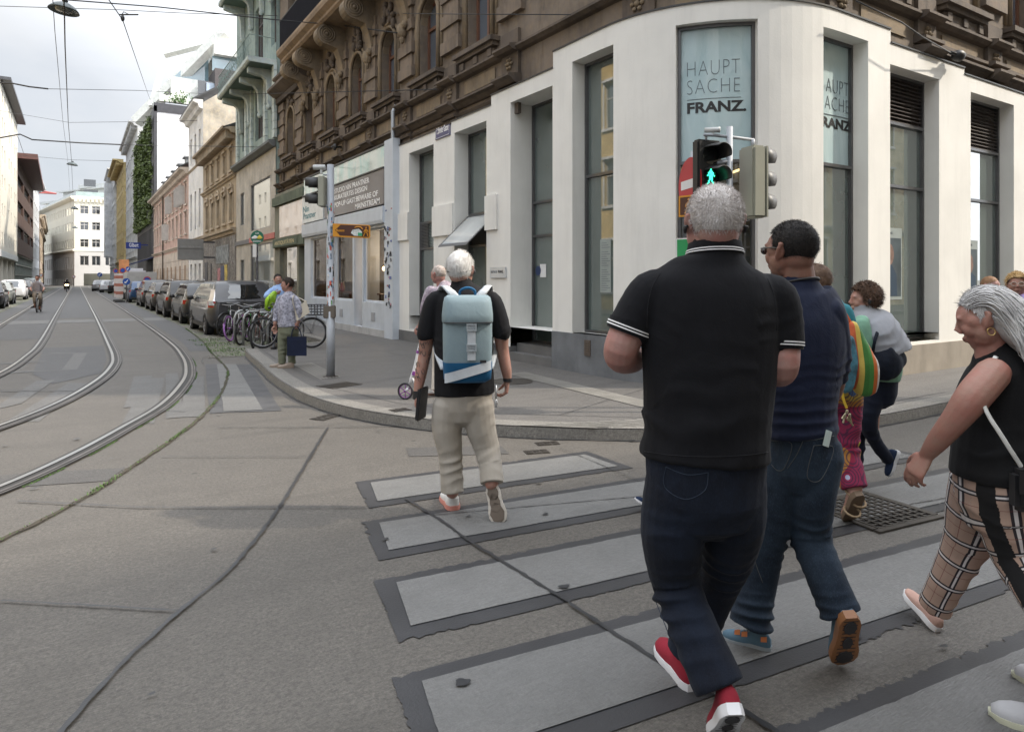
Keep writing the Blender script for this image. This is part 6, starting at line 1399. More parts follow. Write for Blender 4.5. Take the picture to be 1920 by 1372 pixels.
bx=lambda p,q,r_,w_,h_,t_: [p+q*i*w_/2+r_*j*h_/2 for i,j in((-1,-1),(1,-1),(1,1),(-1,1))]
mb=MB(); c=a_(1551,822,-.135); mb.tube([c-UP*.03-rt2*.01,c+UP*.03+rt2*.012],[(.02,.005)]*2,4,side=rt2); mb.build('phone',mat('pale phone',(.5,.6,.58),.3,bmp=0),nm_)
BLU2=cloth('blue grey knit shoe',(.07,.13,.18),c2=(.12,.2,.27)); GSOLE=mat('grey foam sole',(.25,.28,.30),.6,bmp=.4); GUM=mat('orange gum rubber',(.27,.12,.05),.5,bmp=.2); OR=mat('orange trim',(.65,.22,.08),.6,bmp=0)
h1=gnd(1445,1222); t1=gnd(1356,1196); _,fr_=shoe(nm_,h1,t1,UP,1,BLU2,GSOLE,lab='planted blue grey trainer with cut out sole',h=1.0)
mb=MB(); r,f,u,k,Ls=fr_
for q in (.05,.45,.6): 
    for s_ in (-1,): mb.add([h1+f*Ls*q+r*s_*.038*k+u*.05,h1+f*Ls*(q+.12)+r*s_*.040*k+u*.045,h1+f*Ls*(q+.12)+r*s_*.036*k+u*.065,h1+f*Ls*q+r*s_*.034*k+u*.072],[(0,1,2,3)])
mb.build('orange_mark',OR,nm_)
toe=gnd(1578,1262); heel=at(1597,1160,2.62); 
toe=at(1580,1250,2.76); shoe(nm_,heel,toe,(UP*.55+CF),1,BLU2,GUM,sole_detail=BSOLE,lab='raised blue grey trainer showing its orange gum sole')
# ---------------- generic figure ----------------
def fig(label,loc,D,HC,s,hf,bf,torso,arms,ar,sleeve,legs,lr,SKN,SH,PA,hair=None,vox=.008,hands=((None,),)*2,group=None,neck=None,jaw=1.0,pfold=True,shfold=True,hip=None,hd=None,legextra=None,attrs=None,curl=.5,ear=True,wide=1.0,barelegs=False):
    a=lambda q:at(q[0],q[1],D+(q[2] if len(q)>2 else 0)); per=person(label,loc,group); bf=Vector(bf).normalized(); sd=bf.cross(UP).normalized()
    HCp=a(HC); mb=MB(); L_=head(mb,HCp,Vector(hf).normalized(),UP,s,jaw,ear,wide)
    tp=[a(q[:2]) for q in torso]; tr=[(q[2],q[3]) for q in torso]
    nb=tp[0]-UP*.02; limb(mb,[HCp-UP*.03-bf*.01,HCp*.35+nb*.65,nb-UP*.05],[.058,.056,.06],sd,14,4)
    limb(mb,[tp[1]-UP*.04,tp[len(tp)//2],tp[-1]],[(tr[1][0]*.7,tr[1][1]*.6),(tr[len(tp)//2][0]*.72,tr[len(tp)//2][1]*.65),(tr[-1][0]*.72,tr[-1][1]*.6)],sd,16,5)
    AR=[[a(q) for q in x] for x in arms]
    for i,x in enumerate(AR):
        limb(mb,x,[v*(.95 if j or sleeve<.5 else .75) for j,v in enumerate(ar)],None,14,5); d=(x[-1]-x[-2]).normalized(); n=(-sd if i else sd)
        h=hd[i] if hd and hd[i] else None
        if h: d,n,cu=Vector(h[0]),Vector(h[1]),h[2]
        else: cu=curl
        side=1 if (d.cross(n)).dot(bf)>0 else -1
        hand(mb,x[-1],d,n,thumb=side,curl=cu)
    LG=[[a(q) for q in x] for x in legs]
    if barelegs or True:
        for x in LG: limb(mb,[x[0],x[len(x)//2],x[-1]],[lr[0]*.6,lr[len(lr)//2]*.62,lr[-1]*.62],None,12,4)
    flesh('body',mb,min(vox,.0065),SKN,per,sm=3)
    mb=MB(); limb(mb,tp,tr,sd,22,5,(True,False))
    for x in AR:
        k=int(sleeve); f=sleeve-k; 
        if k+1<len(x): pts=x[:k+1]+([x[k]+(x[k+1]-x[k])*f] if f>.02 else [])
        else: pts=x[:]
        rr_=[r+.012 for r in ar[:len(pts)]]; rr_[0]=ar[0]*.98; 
        if len(pts)>1: limb(mb,[x[0]+(tp[2]-x[0])*.35]+pts,[rr_[0]*.8]+rr_,None,16,5,(True,False))
    flesh('shirt',mb,vox,SH,per,sm=4,limbs=[[tp[0],tp[-1]]]+[x[:3] for x in AR],folds=[(0,(tp[0]-tp[-1]).length*.75,.12,.008,.09,1)]+[(1+i,.25,.1,.006,.06,i) for i in range(len(AR))] if shfold else (),namp=.004,nscale=6)
    h0,h1,hw,hdp=hip if hip else (tp[-1]+UP*.03,tp[-1]-UP*.1,tr[-1][0]*.93,tr[-1][1]*.93)
    mb=MB(); limb(mb,[h0,h1],[(hw,hdp),(hw*.95,hdp*.95)],sd,22,5)
    for x in LG: limb(mb,x,lr,None,18,5,(True,False))
    if legextra: legextra(mb)
    flesh('trousers',mb,vox,PA,per,sm=4,limbs=LG,folds=[(i,t,.12,am,.085,i*2+t) for i in range(len(LG)) for t,am in ((.40,.010),(.70,.009),(.12,.005))] if pfold else (),namp=.004,nscale=7,attr=attrs)
    if hair: hair_mesh('hair',per,L_,**hair)
    return dict(p=per,L=L_,AR=AR,LG=LG,tp=tp,a=a,sd=sd,bf=bf,HC=HCp)
def belt_tube(mb,pts,r): mb.tube([Vector(x) for x in cr_interp(pts,5)],r,8)
def flat_strap(mb,pts,w,t,side): mb.tube([Vector(x) for x in cr_interp(pts,5)],[(w,t)]*((len(pts)-1)*5+1),6,side=side)
# ---------------- man with the pale blue rucksack ----------------
TEE=cloth('black cotton tee',(.006,.006,.008),c2=(.011,.011,.013)); CHINO=cloth('sand chino',(.37,.335,.285),c2=(.46,.42,.37)); 
D=4.62; bp=fig('white haired man with a pale blue rucksack, black T-shirt and sand trousers walking away',tuple(gnd(870,965)),D,(863,506),1.03,CF+CR*.28,CF,
 [(866,533,.075,.075),(867,541,.115,.085),(868,553,.185,.11),(869,572,.205,.125),(869,620,.205,.135),(869,680,.20,.14),(871,738,.205,.145)],
 [[(815,566),(801,622),(797,662,.02),(787,712,.0),(783,735,-.02)],[(924,566),(938,618),(942,655,.03),(949,692,.02),(952,712,.02)]],[.066,.057,.046,.040,.028],1.25,
 [[(842,758),(838,800),(843,842),(846,884),(848,921)],[(896,758),(901,800),(912,838),(919,870,-.04),(922,906,-.10)]],[.112,.104,.088,.080,.078],SK2,TEE,CHINO,
 hair=dict(m=hairmat('white swept hair',(.66,.64,.62),(.85,.84,.82)),thick=.014,front=.5,low=-.05,n=7000,length=.022,lift=.3,down=.9,width=.0011,seed=4,wig=.002,s=1),vox=.007,
 hd=((Vector((0,0,-1))-CR*.1,CR,.35),(Vector((0,0,-1))-CR*.12+CF*.1,-CR,.75)))
per=bp['p']; L_=bp['L']; a_=bp['a']
mb=MB(); belt_tube(mb,[L_(.083,.02,.004),L_(.075,-.05,-.008),L_(.04,-.09,-.014),L_(-.04,-.09,-.014),L_(-.075,-.05,-.008),L_(-.083,.02,.004)],.004); mb.ell(L_(.088,.01,-.01),(.014,.014,.02)); mb.build('headset_band',BLK,per,smooth=True)
mb=MB(); rr=random.Random(3)
for k in range(500):
    x=rr.uniform(.01,.066); z=rr.uniform(-.1,-.04); y=.075-(x/.066)**1.6*.07; q=Vector((x,y,z)); mb.add([L_(*(q)),L_(*(q+Vector((.002,0,0)))),L_(*(q+Vector((.006,.006,-.016))))],[(0,1,2)])
mb.build('beard',MATS['white swept hair'],per)
WSH=cloth('off white sneaker mesh',(.55,.54,.52)); TREAD=mat('brown tread rubber',(.11,.085,.065),.7,bmp=.6,bs=30); CORAL=mat('coral foam',(.62,.25,.2),.5,bmp=.1)
s1,f_=shoe(per,gnd(851,958),gnd(838,932),UP,1,WSH,CORAL,wf=1.2,lab='planted white trainer with coral sole'); r,f,u,k,Ls=f_
mb=MB(); mb.ell(gnd(851,957)+f*.03+u*.085,(.022,.02,.03)); mb.build('heel_tab',BLK,s1,smooth=True)
s2,f_=shoe(per,at(921,909,4.50),gnd(937,982),UP*.4+CF,1,WSH,mat('pale rubber rim',(.42,.38,.33),.6,bmp=.1),sole_detail=TREAD,lab='raised trainer showing its brown tread',wf=1.35,full=True)
# tattoos on the left forearm and upper arm
mb=MB(); rr=random.Random(6)
for k in range(26):
    t=rr.uniform(.15,1.0); A0,A1=(bp['AR'][0][1],bp['AR'][0][2]) if t<.5 else (bp['AR'][0][2],bp['AR'][0][3]); tt=(t*2)%1; c=A0.lerp(A1,tt); an=rr.uniform(-1.2,1.6); r0=.050-.012*(t); dirn=(-CF*math.cos(an)-CR*math.sin(an)); c=c+dirn*r0; t1_=dirn.cross(UP).normalized()
    mb.tube([c+t1_*.014*math.cos(q*.9+k)*rr.uniform(.6,1.3)+UP*.018*math.sin(q*1.1+k) for q in range(6)],.0018,4)
mb.build('tattoo',mat('faded tattoo ink',(.055,.06,.06),.6,bmp=0),per)
mb=MB(); c=bp['AR'][0][4]; mb.tube([c-UP*.045,c+UP*.01],[.034,.034],16); c=bp['AR'][1][4]; mb.build('wristband',BLK,per,smooth=False)
mb=MB(); mb.tube([c-UP*.012,c+UP*.012],[.033,.033],16); mb.build('watch_band',BLK,per)
po=thing('phone_pouch','black folding pouch in the left hand of the rucksack man','pouch',tuple(a_((790,755)))); T=Matrix.Translation(a_((791,756,-.02)))@Matrix.Rotation(-TH+1.32,4,'Z')@Matrix.Rotation(.1,4,'X')
mb=MB(); mb.box(-.075,.075,-.012,.002,-.11,.11,T,bev=.01); mb.build('cover',BLK,po); mb=MB(); mb.box(-.07,.07,.004,.014,-.105,.105,T,bev=.008); mb.build('back_cover',mat('dark grey leather',(.03,.03,.032),.5),po)
mb=MB(); c=a_((930,722,-.12)); mb.cyl(c,c-UP*.09,.006,8); mb.ell(c-UP*.12,(.012,.012,.03)); ob=mb.build('carabiner_keys',mat('pale metal',(.55,.55,.55),.3,.7,bmp=0),None,smooth=True); tag(ob,'small key holder clipped to the belt of the rucksack man','keys')
# rucksack
bk=thing('rucksack','pale blue roll top rucksack with a white diagonal stripe over blue base','rucksack',tuple(a_((876,712,-.25))))
O=a_((876,640,-.16)); X=(CR*.985+CF*.12).normalized(); Y=X.cross(UP)*-1; Y=-(UP.cross(X)) if (UP.cross(X)).dot(CF)>0 else UP.cross(X)   # Y points to the camera
if Y.dot(CF)>0: Y=-Y
px=lambda q:q/FPX*D
def bring(z,rx,ry,off=0,p=4,n=28,back=.03,sh=0): 
    out=[]
    for j in range(n):
        t=2*math.pi*j/n; c,s_=math.cos(t),math.sin(t); x=math.copysign(abs(c)**(2/p),c)*(rx+off); y=math.copysign(abs(s_)**(2/p),s_)*(ry+off)
        out.append(O+X*(x+sh)+Y*(y+.02)+UP*z)
    return out
zs=lambda py:-(py-640)/FPX*D
BL=cloth('pale blue canvas',(.21,.28,.31),c2=(.25,.325,.355),rough=.6); BL2=cloth('royal blue canvas',(.01,.085,.19),rough=.6); GW=cloth('light grey canvas',(.42,.45,.48),rough=.6)
lv=[(712,.115,.06),(706,.150,.085),(672,.158,.10),(640,.160,.105),(600,.160,.10),(575,.155,.09),(560,.15,.07)]
mb=MB(); mb.rings([bring(zs(y),rx,ry) for y,rx,ry in lv]); mb.build('bag_body',BL,bk,auto=60)
mb=MB(); mb.rings([bring(zs(y),rx,ry,.003) for y,rx,ry in ((712,.116,.06),(706,.151,.085),(690,.155,.094),(675,.158,.10))]); mb.build('blue_base',BL2,bk,auto=60)
def ysurf(x,rx,ry,p=4): return ry*(1-min(1,abs(x/rx))**p)**(1/p)
mb=MB(); n=20; vs=[]
for i in range(n+1):
    x=-.150+.300*i/n; zc=zs(703)+(zs(680)-zs(703))*i/n+.002; hh=px(8.5)
    for q in (-1,1): vs.append(O+X*x+Y*(ysurf(x,.1585,.102)+.028)+UP*(zc+hh*q))
mb.add(vs,[(2*i,2*i+2,2*i+3,2*i+1) for i in range(n)]); mb.build('diagonal_stripe',GW,bk,smooth=True)
mb=MB(); mb.rings([bring(zs(y),rx,ry,.0,3.4) for y,rx,ry in ((607,.158,.112),(603,.166,.120),(590,.166,.116),(570,.158,.10),(560,.150,.08),(556,.13,.05))]); mb.build('flap',BL,bk,auto=60)
mb=MB(); belt_tube(mb,[O+X*x+Y*(ysurf(x,.166,.12,3.4)+.024)+UP*zs(604) for x in (-.155,-.13,-.07,0,.07,.13,.155)],.0035); mb.build('flap_zip',BLK,bk,smooth=True)
mb=MB(); 
for y0,y1,o_ in ((606,670,.012),(572,607,.02)): pass
w_=.026; vs=[]; mb.box(-w_+.02,w_+.02,.128,.138,zs(670),zs(606),lambda x,y,z:O+X*x+Y*y+UP*z); mb.build('centre_strap',GW,bk)
mb=MB()
for yy in (612,648): 
    T3=lambda x,y,z:O+X*(x+.02)+Y*y+UP*(z+zs(yy))
    mb.box(-.032,.032,.136,.146,-.024,-.014,T3); mb.box(-.032,.032,.136,.146,.014,.024,T3); mb.box(-.032,-.024,.136,.146,-.014,.014,T3); mb.box(.024,.032,.136,.146,-.014,.014,T3); mb.box(-.024,.024,.138,.143,-.005,.005,T3)
mb.build('buckle',mat('grey buckle',(.33,.37,.40),.4,bmp=0),bk)
mb=MB(); belt_tube(mb,[O+X*-.05+Y*.03+UP*zs(560),O+X*-.045+Y*.04+UP*zs(548),O+X*.0+Y*.045+UP*zs(543),O+X*.045+Y*.04+UP*zs(548),O+X*.05+Y*.03+UP*zs(560)],.009); mb.build('top_handle',BL2,bk,smooth=True)
mb=MB()
for sx in (-1,1):
    q=[O+X*sx*.07-Y*.0+UP*zs(562),O+X*sx*.115-Y*.02+UP*zs(548),O+X*sx*.15-Y*.10+UP*zs(540),O+X*sx*.17-Y*.22+UP*zs(556),O+X*sx*.165-Y*.29+UP*zs(600),O+X*sx*.2-Y*.2+UP*zs(650),O+X*sx*.15-Y*.02+UP*zs(690)]
    flat_strap(mb,q,.026,.006,X)
mb.build('shoulder_strap',GW,bk,smooth=True)
mb=MB(); mb.box(.075,.115,.128,.131,zs(675),zs(670),lambda x,y,z:O+X*x+Y*y+UP*z); mb.build('label_tag',BLK,bk)
# ---------------- grey haired woman in tartan trousers ----------------
def tartan():
    m,nt,N,L,b=newmat('beige tartan'); at_=nd(N,'Attribute',_attribute_name='limb'); sp_=N.new('ShaderNodeSeparateXYZ'); L.new(at_.outputs['Vector'],sp_.inputs[0]); st_=nd(N,'Attribute',_attribute_name='stripe')
    def bands(src,freq,off):
        v=math_(N,L,'FRACT',math_(N,L,'ADD',math_(N,L,'MULTIPLY',src,freq),off)); return v
    u=bands(sp_.outputs['Y'],.6366,.0); t=bands(sp_.outputs['X'],8.6,.1)
    def line(v,a,b_): return math_(N,L,'MULTIPLY',math_(N,L,'GREATER_THAN',v,a),math_(N,L,'LESS_THAN',v,b_))
    col=(.40,.275,.215); 
    o=mix(N,L,math_(N,L,'MULTIPLY',noise(N,L,coords(N,L),4),.35),col,(.52,.38,.31))
    for v in (u,t):
        for a,b_,c,al in ((.14,.20,(.008,.008,.016),.95),(.20,.27,(.70,.68,.68),.85),(.27,.33,(.008,.008,.016),.95),(.66,.68,(.16,.03,.03),.7)): o=mix(N,L,math_(N,L,'MULTIPLY',line(v,a,b_),al),o,c)
    o=mix(N,L,math_(N,L,'GREATER_THAN',st_.outputs['Fac'],.5),o,(.006,.006,.007))
    L.new(o,b.inputs['Base Color']); b.inputs['Roughness'].default_value=.9; bump(N,L,b,noise(N,L,coords(N,L),14,4),.3,.01); return m
TART=tartan()
D=2.62; wf=(-CR*.9+CF*.42).normalized()
def stripe_attr(co,T,A,K):
    out=np.zeros(len(co)); tgt=(-CR*.35-CF*.94); tgt=np.array(tgt.normalized())
    for k,pl in enumerate(WLG):
        if k!=1: continue
        pl=[np.array(p) for p in pl]; best=np.full(len(co),1e9); cosv=np.zeros(len(co))
        for a,b_ in zip(pl[:-1],pl[1:]):
            d=b_-a; l=np.linalg.norm(d); dn=d/l; w=co-a; t=np.clip(w@dn,-.15 if a is pl[0] else 0,l); q=w-t[:,None]*dn; dist=np.linalg.norm(q,axis=1); m=dist<best; best[m]=dist[m]; cosv[m]=(q@tgt/np.maximum(dist,1e-6))[m]; 
            lat=np.abs(q@np.cross(dn,tgt))
            out=np.where(m,((lat<.030)&(cosv>.3)).astype(float),out)
        out=out*(K==k)
    return out and None
def stripe_attr(co,T,A,K):
    out=np.zeros(len(co)); tgt=np.array((-CR*.88-CF*.47).normalized())
    pl=[np.array(p) for p in WLG[1]]; best=np.full(len(co),1e9)
    for i,(a,b_) in enumerate(zip(pl[:-1],pl[1:])):
        d=b_-a; l=np.linalg.norm(d); dn=d/l; w=co-a; t=np.clip(w@dn,-.2 if i==0 else 0,l+(.2 if i==len(pl)-2 else 0)); q=w-t[:,None]*dn; dist=np.linalg.norm(q,axis=1); sd_=np.cross(dn,tgt); sd_/=np.linalg.norm(sd_); m=dist<best; best[m]=dist[m]
        out[m]=(((np.abs(q@sd_)<.032)&(q@tgt>0)).astype(float))[m]
    return {'stripe':out}
wl=[[(1848,905,.10),(1832,955,.14),(1812,1015,.19),(1780,1080,.25),(1752,1138,.31)],[(1880,905,-.06),(1890,970,-.06),(1912,1050,-.08),(1955,1130,-.22),(2000,1215,-.38)]]
WLG=[[at(q[0],q[1],D+q[2]) for q in x] for x in wl]
wo=fig('woman with long grey hair, black sleeveless top and beige tartan trousers at the right edge',tuple(gnd(1860,1230)),D,(1850,597),1.0,(-CR*.80+CF*.60-UP*.30),wf,
 [(1862,650,.062,.062),(1868,664,.11,.085),(1878,690,.150,.12),(1880,740,.17,.155),(1876,790,.17,.155),(1874,840,.185,.16),(1872,893,.195,.165)],
 [[(1862,700,-.13),(1826,742,-.15),(1792,786,-.12),(1757,828,-.06),(1738,852,-.02)],[(1905,700,.16),(1925,760,.2),(1935,820,.22),(1930,860,.25),(1925,880,.25)]],[.062,.062,.050,.040,.028],0.0,wl,[.125,.112,.088,.070,.062],skin('warm skin',(.36,.205,.16)),cloth('black jersey top',(.006,.006,.007),c2=(.010,.010,.011)),TART,vox=.006,hd=((Vector((0,0,-1))-CR*.55+CF*.2,CR*.6+CF*.4-UP*.5,.55),None),attrs=stripe_attr)
per=wo['p']; L_=wo['L']; a_=wo['a']
eyes(per,L_); mb=MB(); mb.tube([L_(-.092,-.004+.012*math.cos(t*.5),-.047+.014*math.sin(t*.5)) for t in range(13)],.002,5,close=True); mb.build('earring',mat('gold',(.7,.5,.2),.2,1,bmp=0),per)
def long_hair(par,L_,m,n=520,length=.42,seed=1,r=.0035,hot=1.0,name='hair',part=.0,back=.9,shoulder=.16,cut=None,wave=.012):
    rr=random.Random(seed); mb=MB()
    for k in range(n):
        th=math.acos(1-rr.random()*1.35); ph=rr.uniform(0,6.283); x,y,z=math.sin(th)*math.sin(ph),math.sin(th)*math.cos(ph),math.cos(th)
        if y>.62 and z<.5: continue
        if y>.05 and z<.22: continue
        p=Vector((.081*x,-.010+.098*y,.026+.090*z)); pts=[p.copy()]; ln=length*rr.uniform(.72,1.05); q=0; ph0=rr.uniform(0,6.28); v=Vector((x*.25,-1.0,.15 if y>0 else -.35)); ex=rr.uniform(.001,.014); am=rr.uniform(.3,1.4)
        while q<ln:
            c=Vector((0,-.010,.02)); d=p-c; t=Vector((d.x/.082**2,d.y/.099**2,d.z/.092**2)).normalized()
            front=p.y>.004
            v=v*.72+(Vector((x*.10,-.55,-.02 if p.z>.02 else .12)) if front else Vector((x*.05,-.06 if q<.16 else .02,-.42)))
            if (d.x/.086)**2+(d.y/.103)**2+(d.z/.098)**2<1.0+ex*14: v=v-t*min(0,v.dot(t)); v=v+t*.05
            vv=v.normalized()*.02; w=wave*am*math.sin(q*34+ph0); p=p+vv+Vector((w*.35,w*.35,0)); 
            if p.z<-.165 and p.y>-.10: p.y-=.006
            pts.append(p.copy()); q+=.02
        pts=[L_(*z_) for z_ in pts]; m_=len(pts); rad=[(r*(1.15-.95*(i/m_)**2)*1.6,r*.55) for i in range(m_)]
        mb.tube(pts,rad,4,side=None)
    return mb.build(name,m,par,smooth=True)
mb=MB(); limb(mb,[L_(0,-.03,.03),L_(.0,-.075,-.05),L_(.01,-.105,-.13),L_(.02,-.12,-.2)],[(.080,.070),(.092,.066),(.088,.055),(.055,.03)],(L_(1,0,0)-L_(0,0,0)),16,5); flesh('hair_mass',mb,.007,hairmat('long silver hair',(.42,.41,.41),(.68,.67,.66),14),per,sm=4,namp=.004,nscale=20)
long_hair(per,L_,hairmat('long silver hair',(.42,.41,.41),(.68,.67,.66),14),n=1900,length=.35,wave=.010,r=.0017)
hair_mesh('hair_cap',per,L_,MATS['long silver hair'],thick=.006,front=.5,low=-.03,n=2500,length=.022,lift=.1,down=.5,seed=4,wig=.001)
mb=MB(); flat_strap(mb,[a_((1868,668,-.10)),a_((1850,700,-.17)),a_((1846,760,-.2)),a_((1880,820,-.2)),a_((1925,890,-.17))],.008,.002,CR); ob=mb.build('bag_strap',cloth('white strap',(.6,.6,.58)),per,smooth=True)
pb=thing('handbag','small black handbag at the hip of the grey haired woman','handbag',tuple(a_((1950,930,-.2)))); T=Matrix.Translation(a_((1950,915,-.2)))@Matrix.Rotation(-TH,4,'Z'); mb=MB(); mb.box(-.1,.1,-.035,.035,-.08,.07,T,bev=.02); mb.build('bag_body',BLK,pb); mb=MB(); mb.box(-.103,.103,-.04,-.036,-.01,.07,T,bev=.01); mb.build('flap',BLK,pb)
ROSE=cloth('rose gold suede',(.36,.23,.19)); 
shoe(per,gnd(1757,1184),at(1697,1112,3.25),UP*1+CR*.2,1,ROSE,WSOLE,h=.8,lab='rose suede trainer landing on its heel'); shoe(per,at(2005,1255,2.25),gnd(1975,1330),UP*.6+CF,1,ROSE,WSOLE,h=.8)
# ---------------- shawl woman ----------------
D=5.0; GREYW=cloth('grey wool shawl',(.27,.28,.31),c2=(.34,.35,.38)); DKB=cloth('dark navy trousers',(.007,.010,.022),c2=(.012,.018,.035))
sw=fig('woman with short brown curls and a grey shawl walking left, one foot kicked up behind',tuple(gnd(1623,927)),D,(1622,562),.98,(-CR*.97+CF*.22),(-CR*.8+CF*.6),
 [(1622,588,.06,.06),(1624,594,.11,.09),(1630,608,.16,.13),(1640,640,.17,.15),(1650,680,.16,.15),(1650,712,.145,.13)],
 [[(1615,606,-.14),(1622,645,-.15),(1628,680,-.12),(1600,690,-.10),(1590,690,-.1)],[(1655,606,.14),(1668,650,.16),(1668,700,.15),(1662,728,.1),(1660,735,.1)]],[.055,.050,.042,.036,.026],3.0,
 [[(1622,735,.05),(1612,790,.08),(1606,850,.1),(1604,905,.1)],[(1640,735,-.03),(1628,785,-.05),(1640,825,-.02),(1667,862,.02)]],[.085,.064,.05,.045],SK2,cloth('mint shirt',(.16,.30,.22)),DKB,
 hair=dict(m=hairmat('brown curls',(.05,.028,.018),(.12,.07,.045)),thick=.024,front=.45,low=-.06,n=2600,length=.03,lift=.5,down=.5,width=.002,seed=8,wig=.012),vox=.008)
per=sw['p']; a_=sw['a']; eyes(per,sw['L'])
mb=MB(); limb(mb,[a_((1620,578)),a_((1624,592)),a_((1634,612)),a_((1643,640)),a_((1650,662))],[(.085,.075),(.15,.11),(.22,.17),(.235,.20),(.24,.215)],sw['sd'],26,6,(True,False)); sp=[a_((1622,578)),a_((1650,662))]
flesh('shawl',mb,.008,GREYW,per,sm=4,limbs=[sp],folds=[(0,.2,.15,.008,.07,2)],namp=.008,nscale=7)
mb=MB(); mb.ell(sw['L'](-.088,-.005,-.01),(.012,.016,.02)); mb.build('earphone',BLK,per,smooth=True)
jb=thing('denim_bag','dark blue denim bag hanging behind the shawl woman','bag',tuple(a_((1662,700,-.2)))); mb=MB(); limb(mb,[a_((1640,672,-.16)),a_((1662,680,-.18)),a_((1684,672,-.12))],[(.06,.09),(.075,.13),(.05,.07)],UP*.0+CF,16,5); flesh('bag_body',mb,.008,DEN,jb,sm=3,namp=.008,nscale=9)
mb=MB(); flat_strap(mb,[a_((1636,668,-.2)),a_((1640,640,-.24)),a_((1650,610,-.16))],.012,.003,CR); mb.build('strap',DEN,jb)
NVS=cloth('navy mesh shoe',(.01,.02,.05)); TW=mat('white lugged sole',(.62,.63,.66),.5,bmp=.4); shoe(per,gnd(1612,925),gnd(1580,915),UP,1,NVS,TW); shoe(per,at(1686,846,5.0),at(1668,893,5.02),-CR*.8+UP*.5,1,NVS,TW,lab='raised navy shoe with white lugged sole')
# ---------------- woman in patterned trousers ----------------
def patch():
    m,nt,N,L,b=newmat('patchwork cloth'); v=coords(N,L,(1,1,1)); vo=nd(N,'TexVoronoi',Scale=7.5,Randomness=.8); L.new(v,vo.inputs['Vector']); d=vo.outputs['Distance']; w=math_(N,L,'FRACT',math_(N,L,'MULTIPLY',d,7.5)); 
    base=ramp(N,L,noise(N,L,v,2.2,1,.5),[(.30,(.32,.02,.08)),(.44,(.30,.01,.05)),(.47,(.45,.20,.03)),(.52,(.50,.36,.05)),(.55,(.03,.12,.28)),(.60,(.02,.25,.32)),(.66,(.12,.03,.16))])
    N_=N[base.node.name] if False else base.node; N_.color_ramp.interpolation='CONSTANT'
    o=mix(N,L,math_(N,L,'MULTIPLY',math_(N,L,'GREATER_THAN',w,.62),.75),base,(.04,.02,.06)); o=mix(N,L,math_(N,L,'LESS_THAN',d,.14),o,vo.outputs['Color']); o=mix(N,L,math_(N,L,'MULTIPLY',noise(N,L,v,40,3),.5),o,(.05,.02,.04)); L.new(o,b.inputs['Base Color']); b.inputs['Roughness'].default_value=.9; return m
PATCH=patch(); D=4.4
cw=fig('woman mostly hidden behind the navy T-shirt man, in multicoloured patchwork trousers and sandals',tuple(gnd(1580,985)),D,(1527,530),.95,(CF*.7-CR*.7),(CF*.8-CR*.6),
 [(1535,560,.06,.06),(1540,566,.11,.08),(1548,582,.15,.11),(1556,630,.15,.12),(1563,680,.16,.13),(1568,715,.17,.14)],
 [[(1500,585,.05),(1495,640,.08),(1500,690,.1),(1520,700,.2),(1530,695,.25)],[(1585,585,.0),(1592,640,.0),(1590,685,.02),(1575,700,.1),(1565,695,.15)]],[.05,.045,.04,.034,.025],2.5,
 [[(1588,735,.0),(1586,790,.0),(1584,840,.0),(1592,880,-.05),(1602,915,-.10)],[(1553,735,.05),(1550,800,.1),(1545,860,.15),(1540,905,.2),(1536,930,.22)]],[.105,.095,.085,.085,.080],SK2,cloth('teal blouse',(.03,.16,.2)),PATCH,
 hair=dict(m=hairmat('auburn hair',(.10,.06,.04),(.2,.13,.09)),thick=.016,low=-.06,n=1500,length=.03,lift=.3,down=.8,width=.0016,seed=2),vox=.008)
per=cw['p']; a_=cw['a']; TAN=cloth('tan sandal',(.26,.19,.12)); TANS=mat('tan sandal sole',(.16,.11,.07),.7,bmp=.3); shoe(per,at(1612,930,4.22),gnd(1592,980),UP*.45+CF-CR*.1,1,SK2,TANS,h=.7,lab='sandal lifting off the drain grate'); shoe(per,gnd(1545,955),gnd(1525,940),UP,1,SK2,TANS,h=.7)
mb=MB()
for q in ((1600,922),(1608,940),(1598,958)): c=at(q[0],q[1],4.30); mb.tube([c+CR*.045*math.cos(t*.6)+UP*.02*math.sin(t*.6)+CF*.05*math.sin(t*.6) for t in range(11)],.007,6,close=True)
mb.build('sandal_strap',TAN,per,smooth=True)
def bagmat(name,cols,sc,rot):
    m,nt,N,L,b=newmat(name); tc=coords(N,L,(sc,sc,sc*.1),rot=rot); w=nd(N,'TexNoise',Scale=1.0,Detail=0); L.new(tc,w.inputs['Vector']); sx=N.new('ShaderNodeSeparateXYZ'); L.new(tc,sx.inputs[0]); o=ramp(N,L,math_(N,L,'FRACT',sx.outputs['X']),[(i/len(cols),c) for i,c in enumerate(cols)]); o.node.color_ramp.interpolation='CONSTANT'; L.new(o,b.inputs['Base Color']); b.inputs['Roughness'].default_value=.7; bump(N,L,b,noise(N,L,coords(N,L),20,4),.4,.01); return m
SB=bagmat('striped beach bag',[(.04,.16,.03),(.05,.2,.04),(.5,.12,.02),(.5,.48,.45),(.5,.1,.03),(.55,.4,.08)],6.5,(.25,.35,TH))
sb=thing('striped_bag','green, orange and white striped shoulder bag behind the navy T-shirt man','bag',tuple(at(1618,735,4.1))); mb=MB(); A_=lambda x,y,dd=0:at(x,y,4.15+dd); limb(mb,[A_(1598,610),A_(1604,650),A_(1616,690),A_(1622,725)],[(.03,.05),(.075,.07),(.10,.09),(.08,.07)],CR,16,5); flesh('bag_body',mb,.008,SB,sb,sm=3,namp=.01,nscale=8); mb=MB(); flat_strap(mb,[A_(1598,618),A_(1580,585),A_(1560,570,.1)],.018,.005,CR); mb.build('handle',SB,sb)
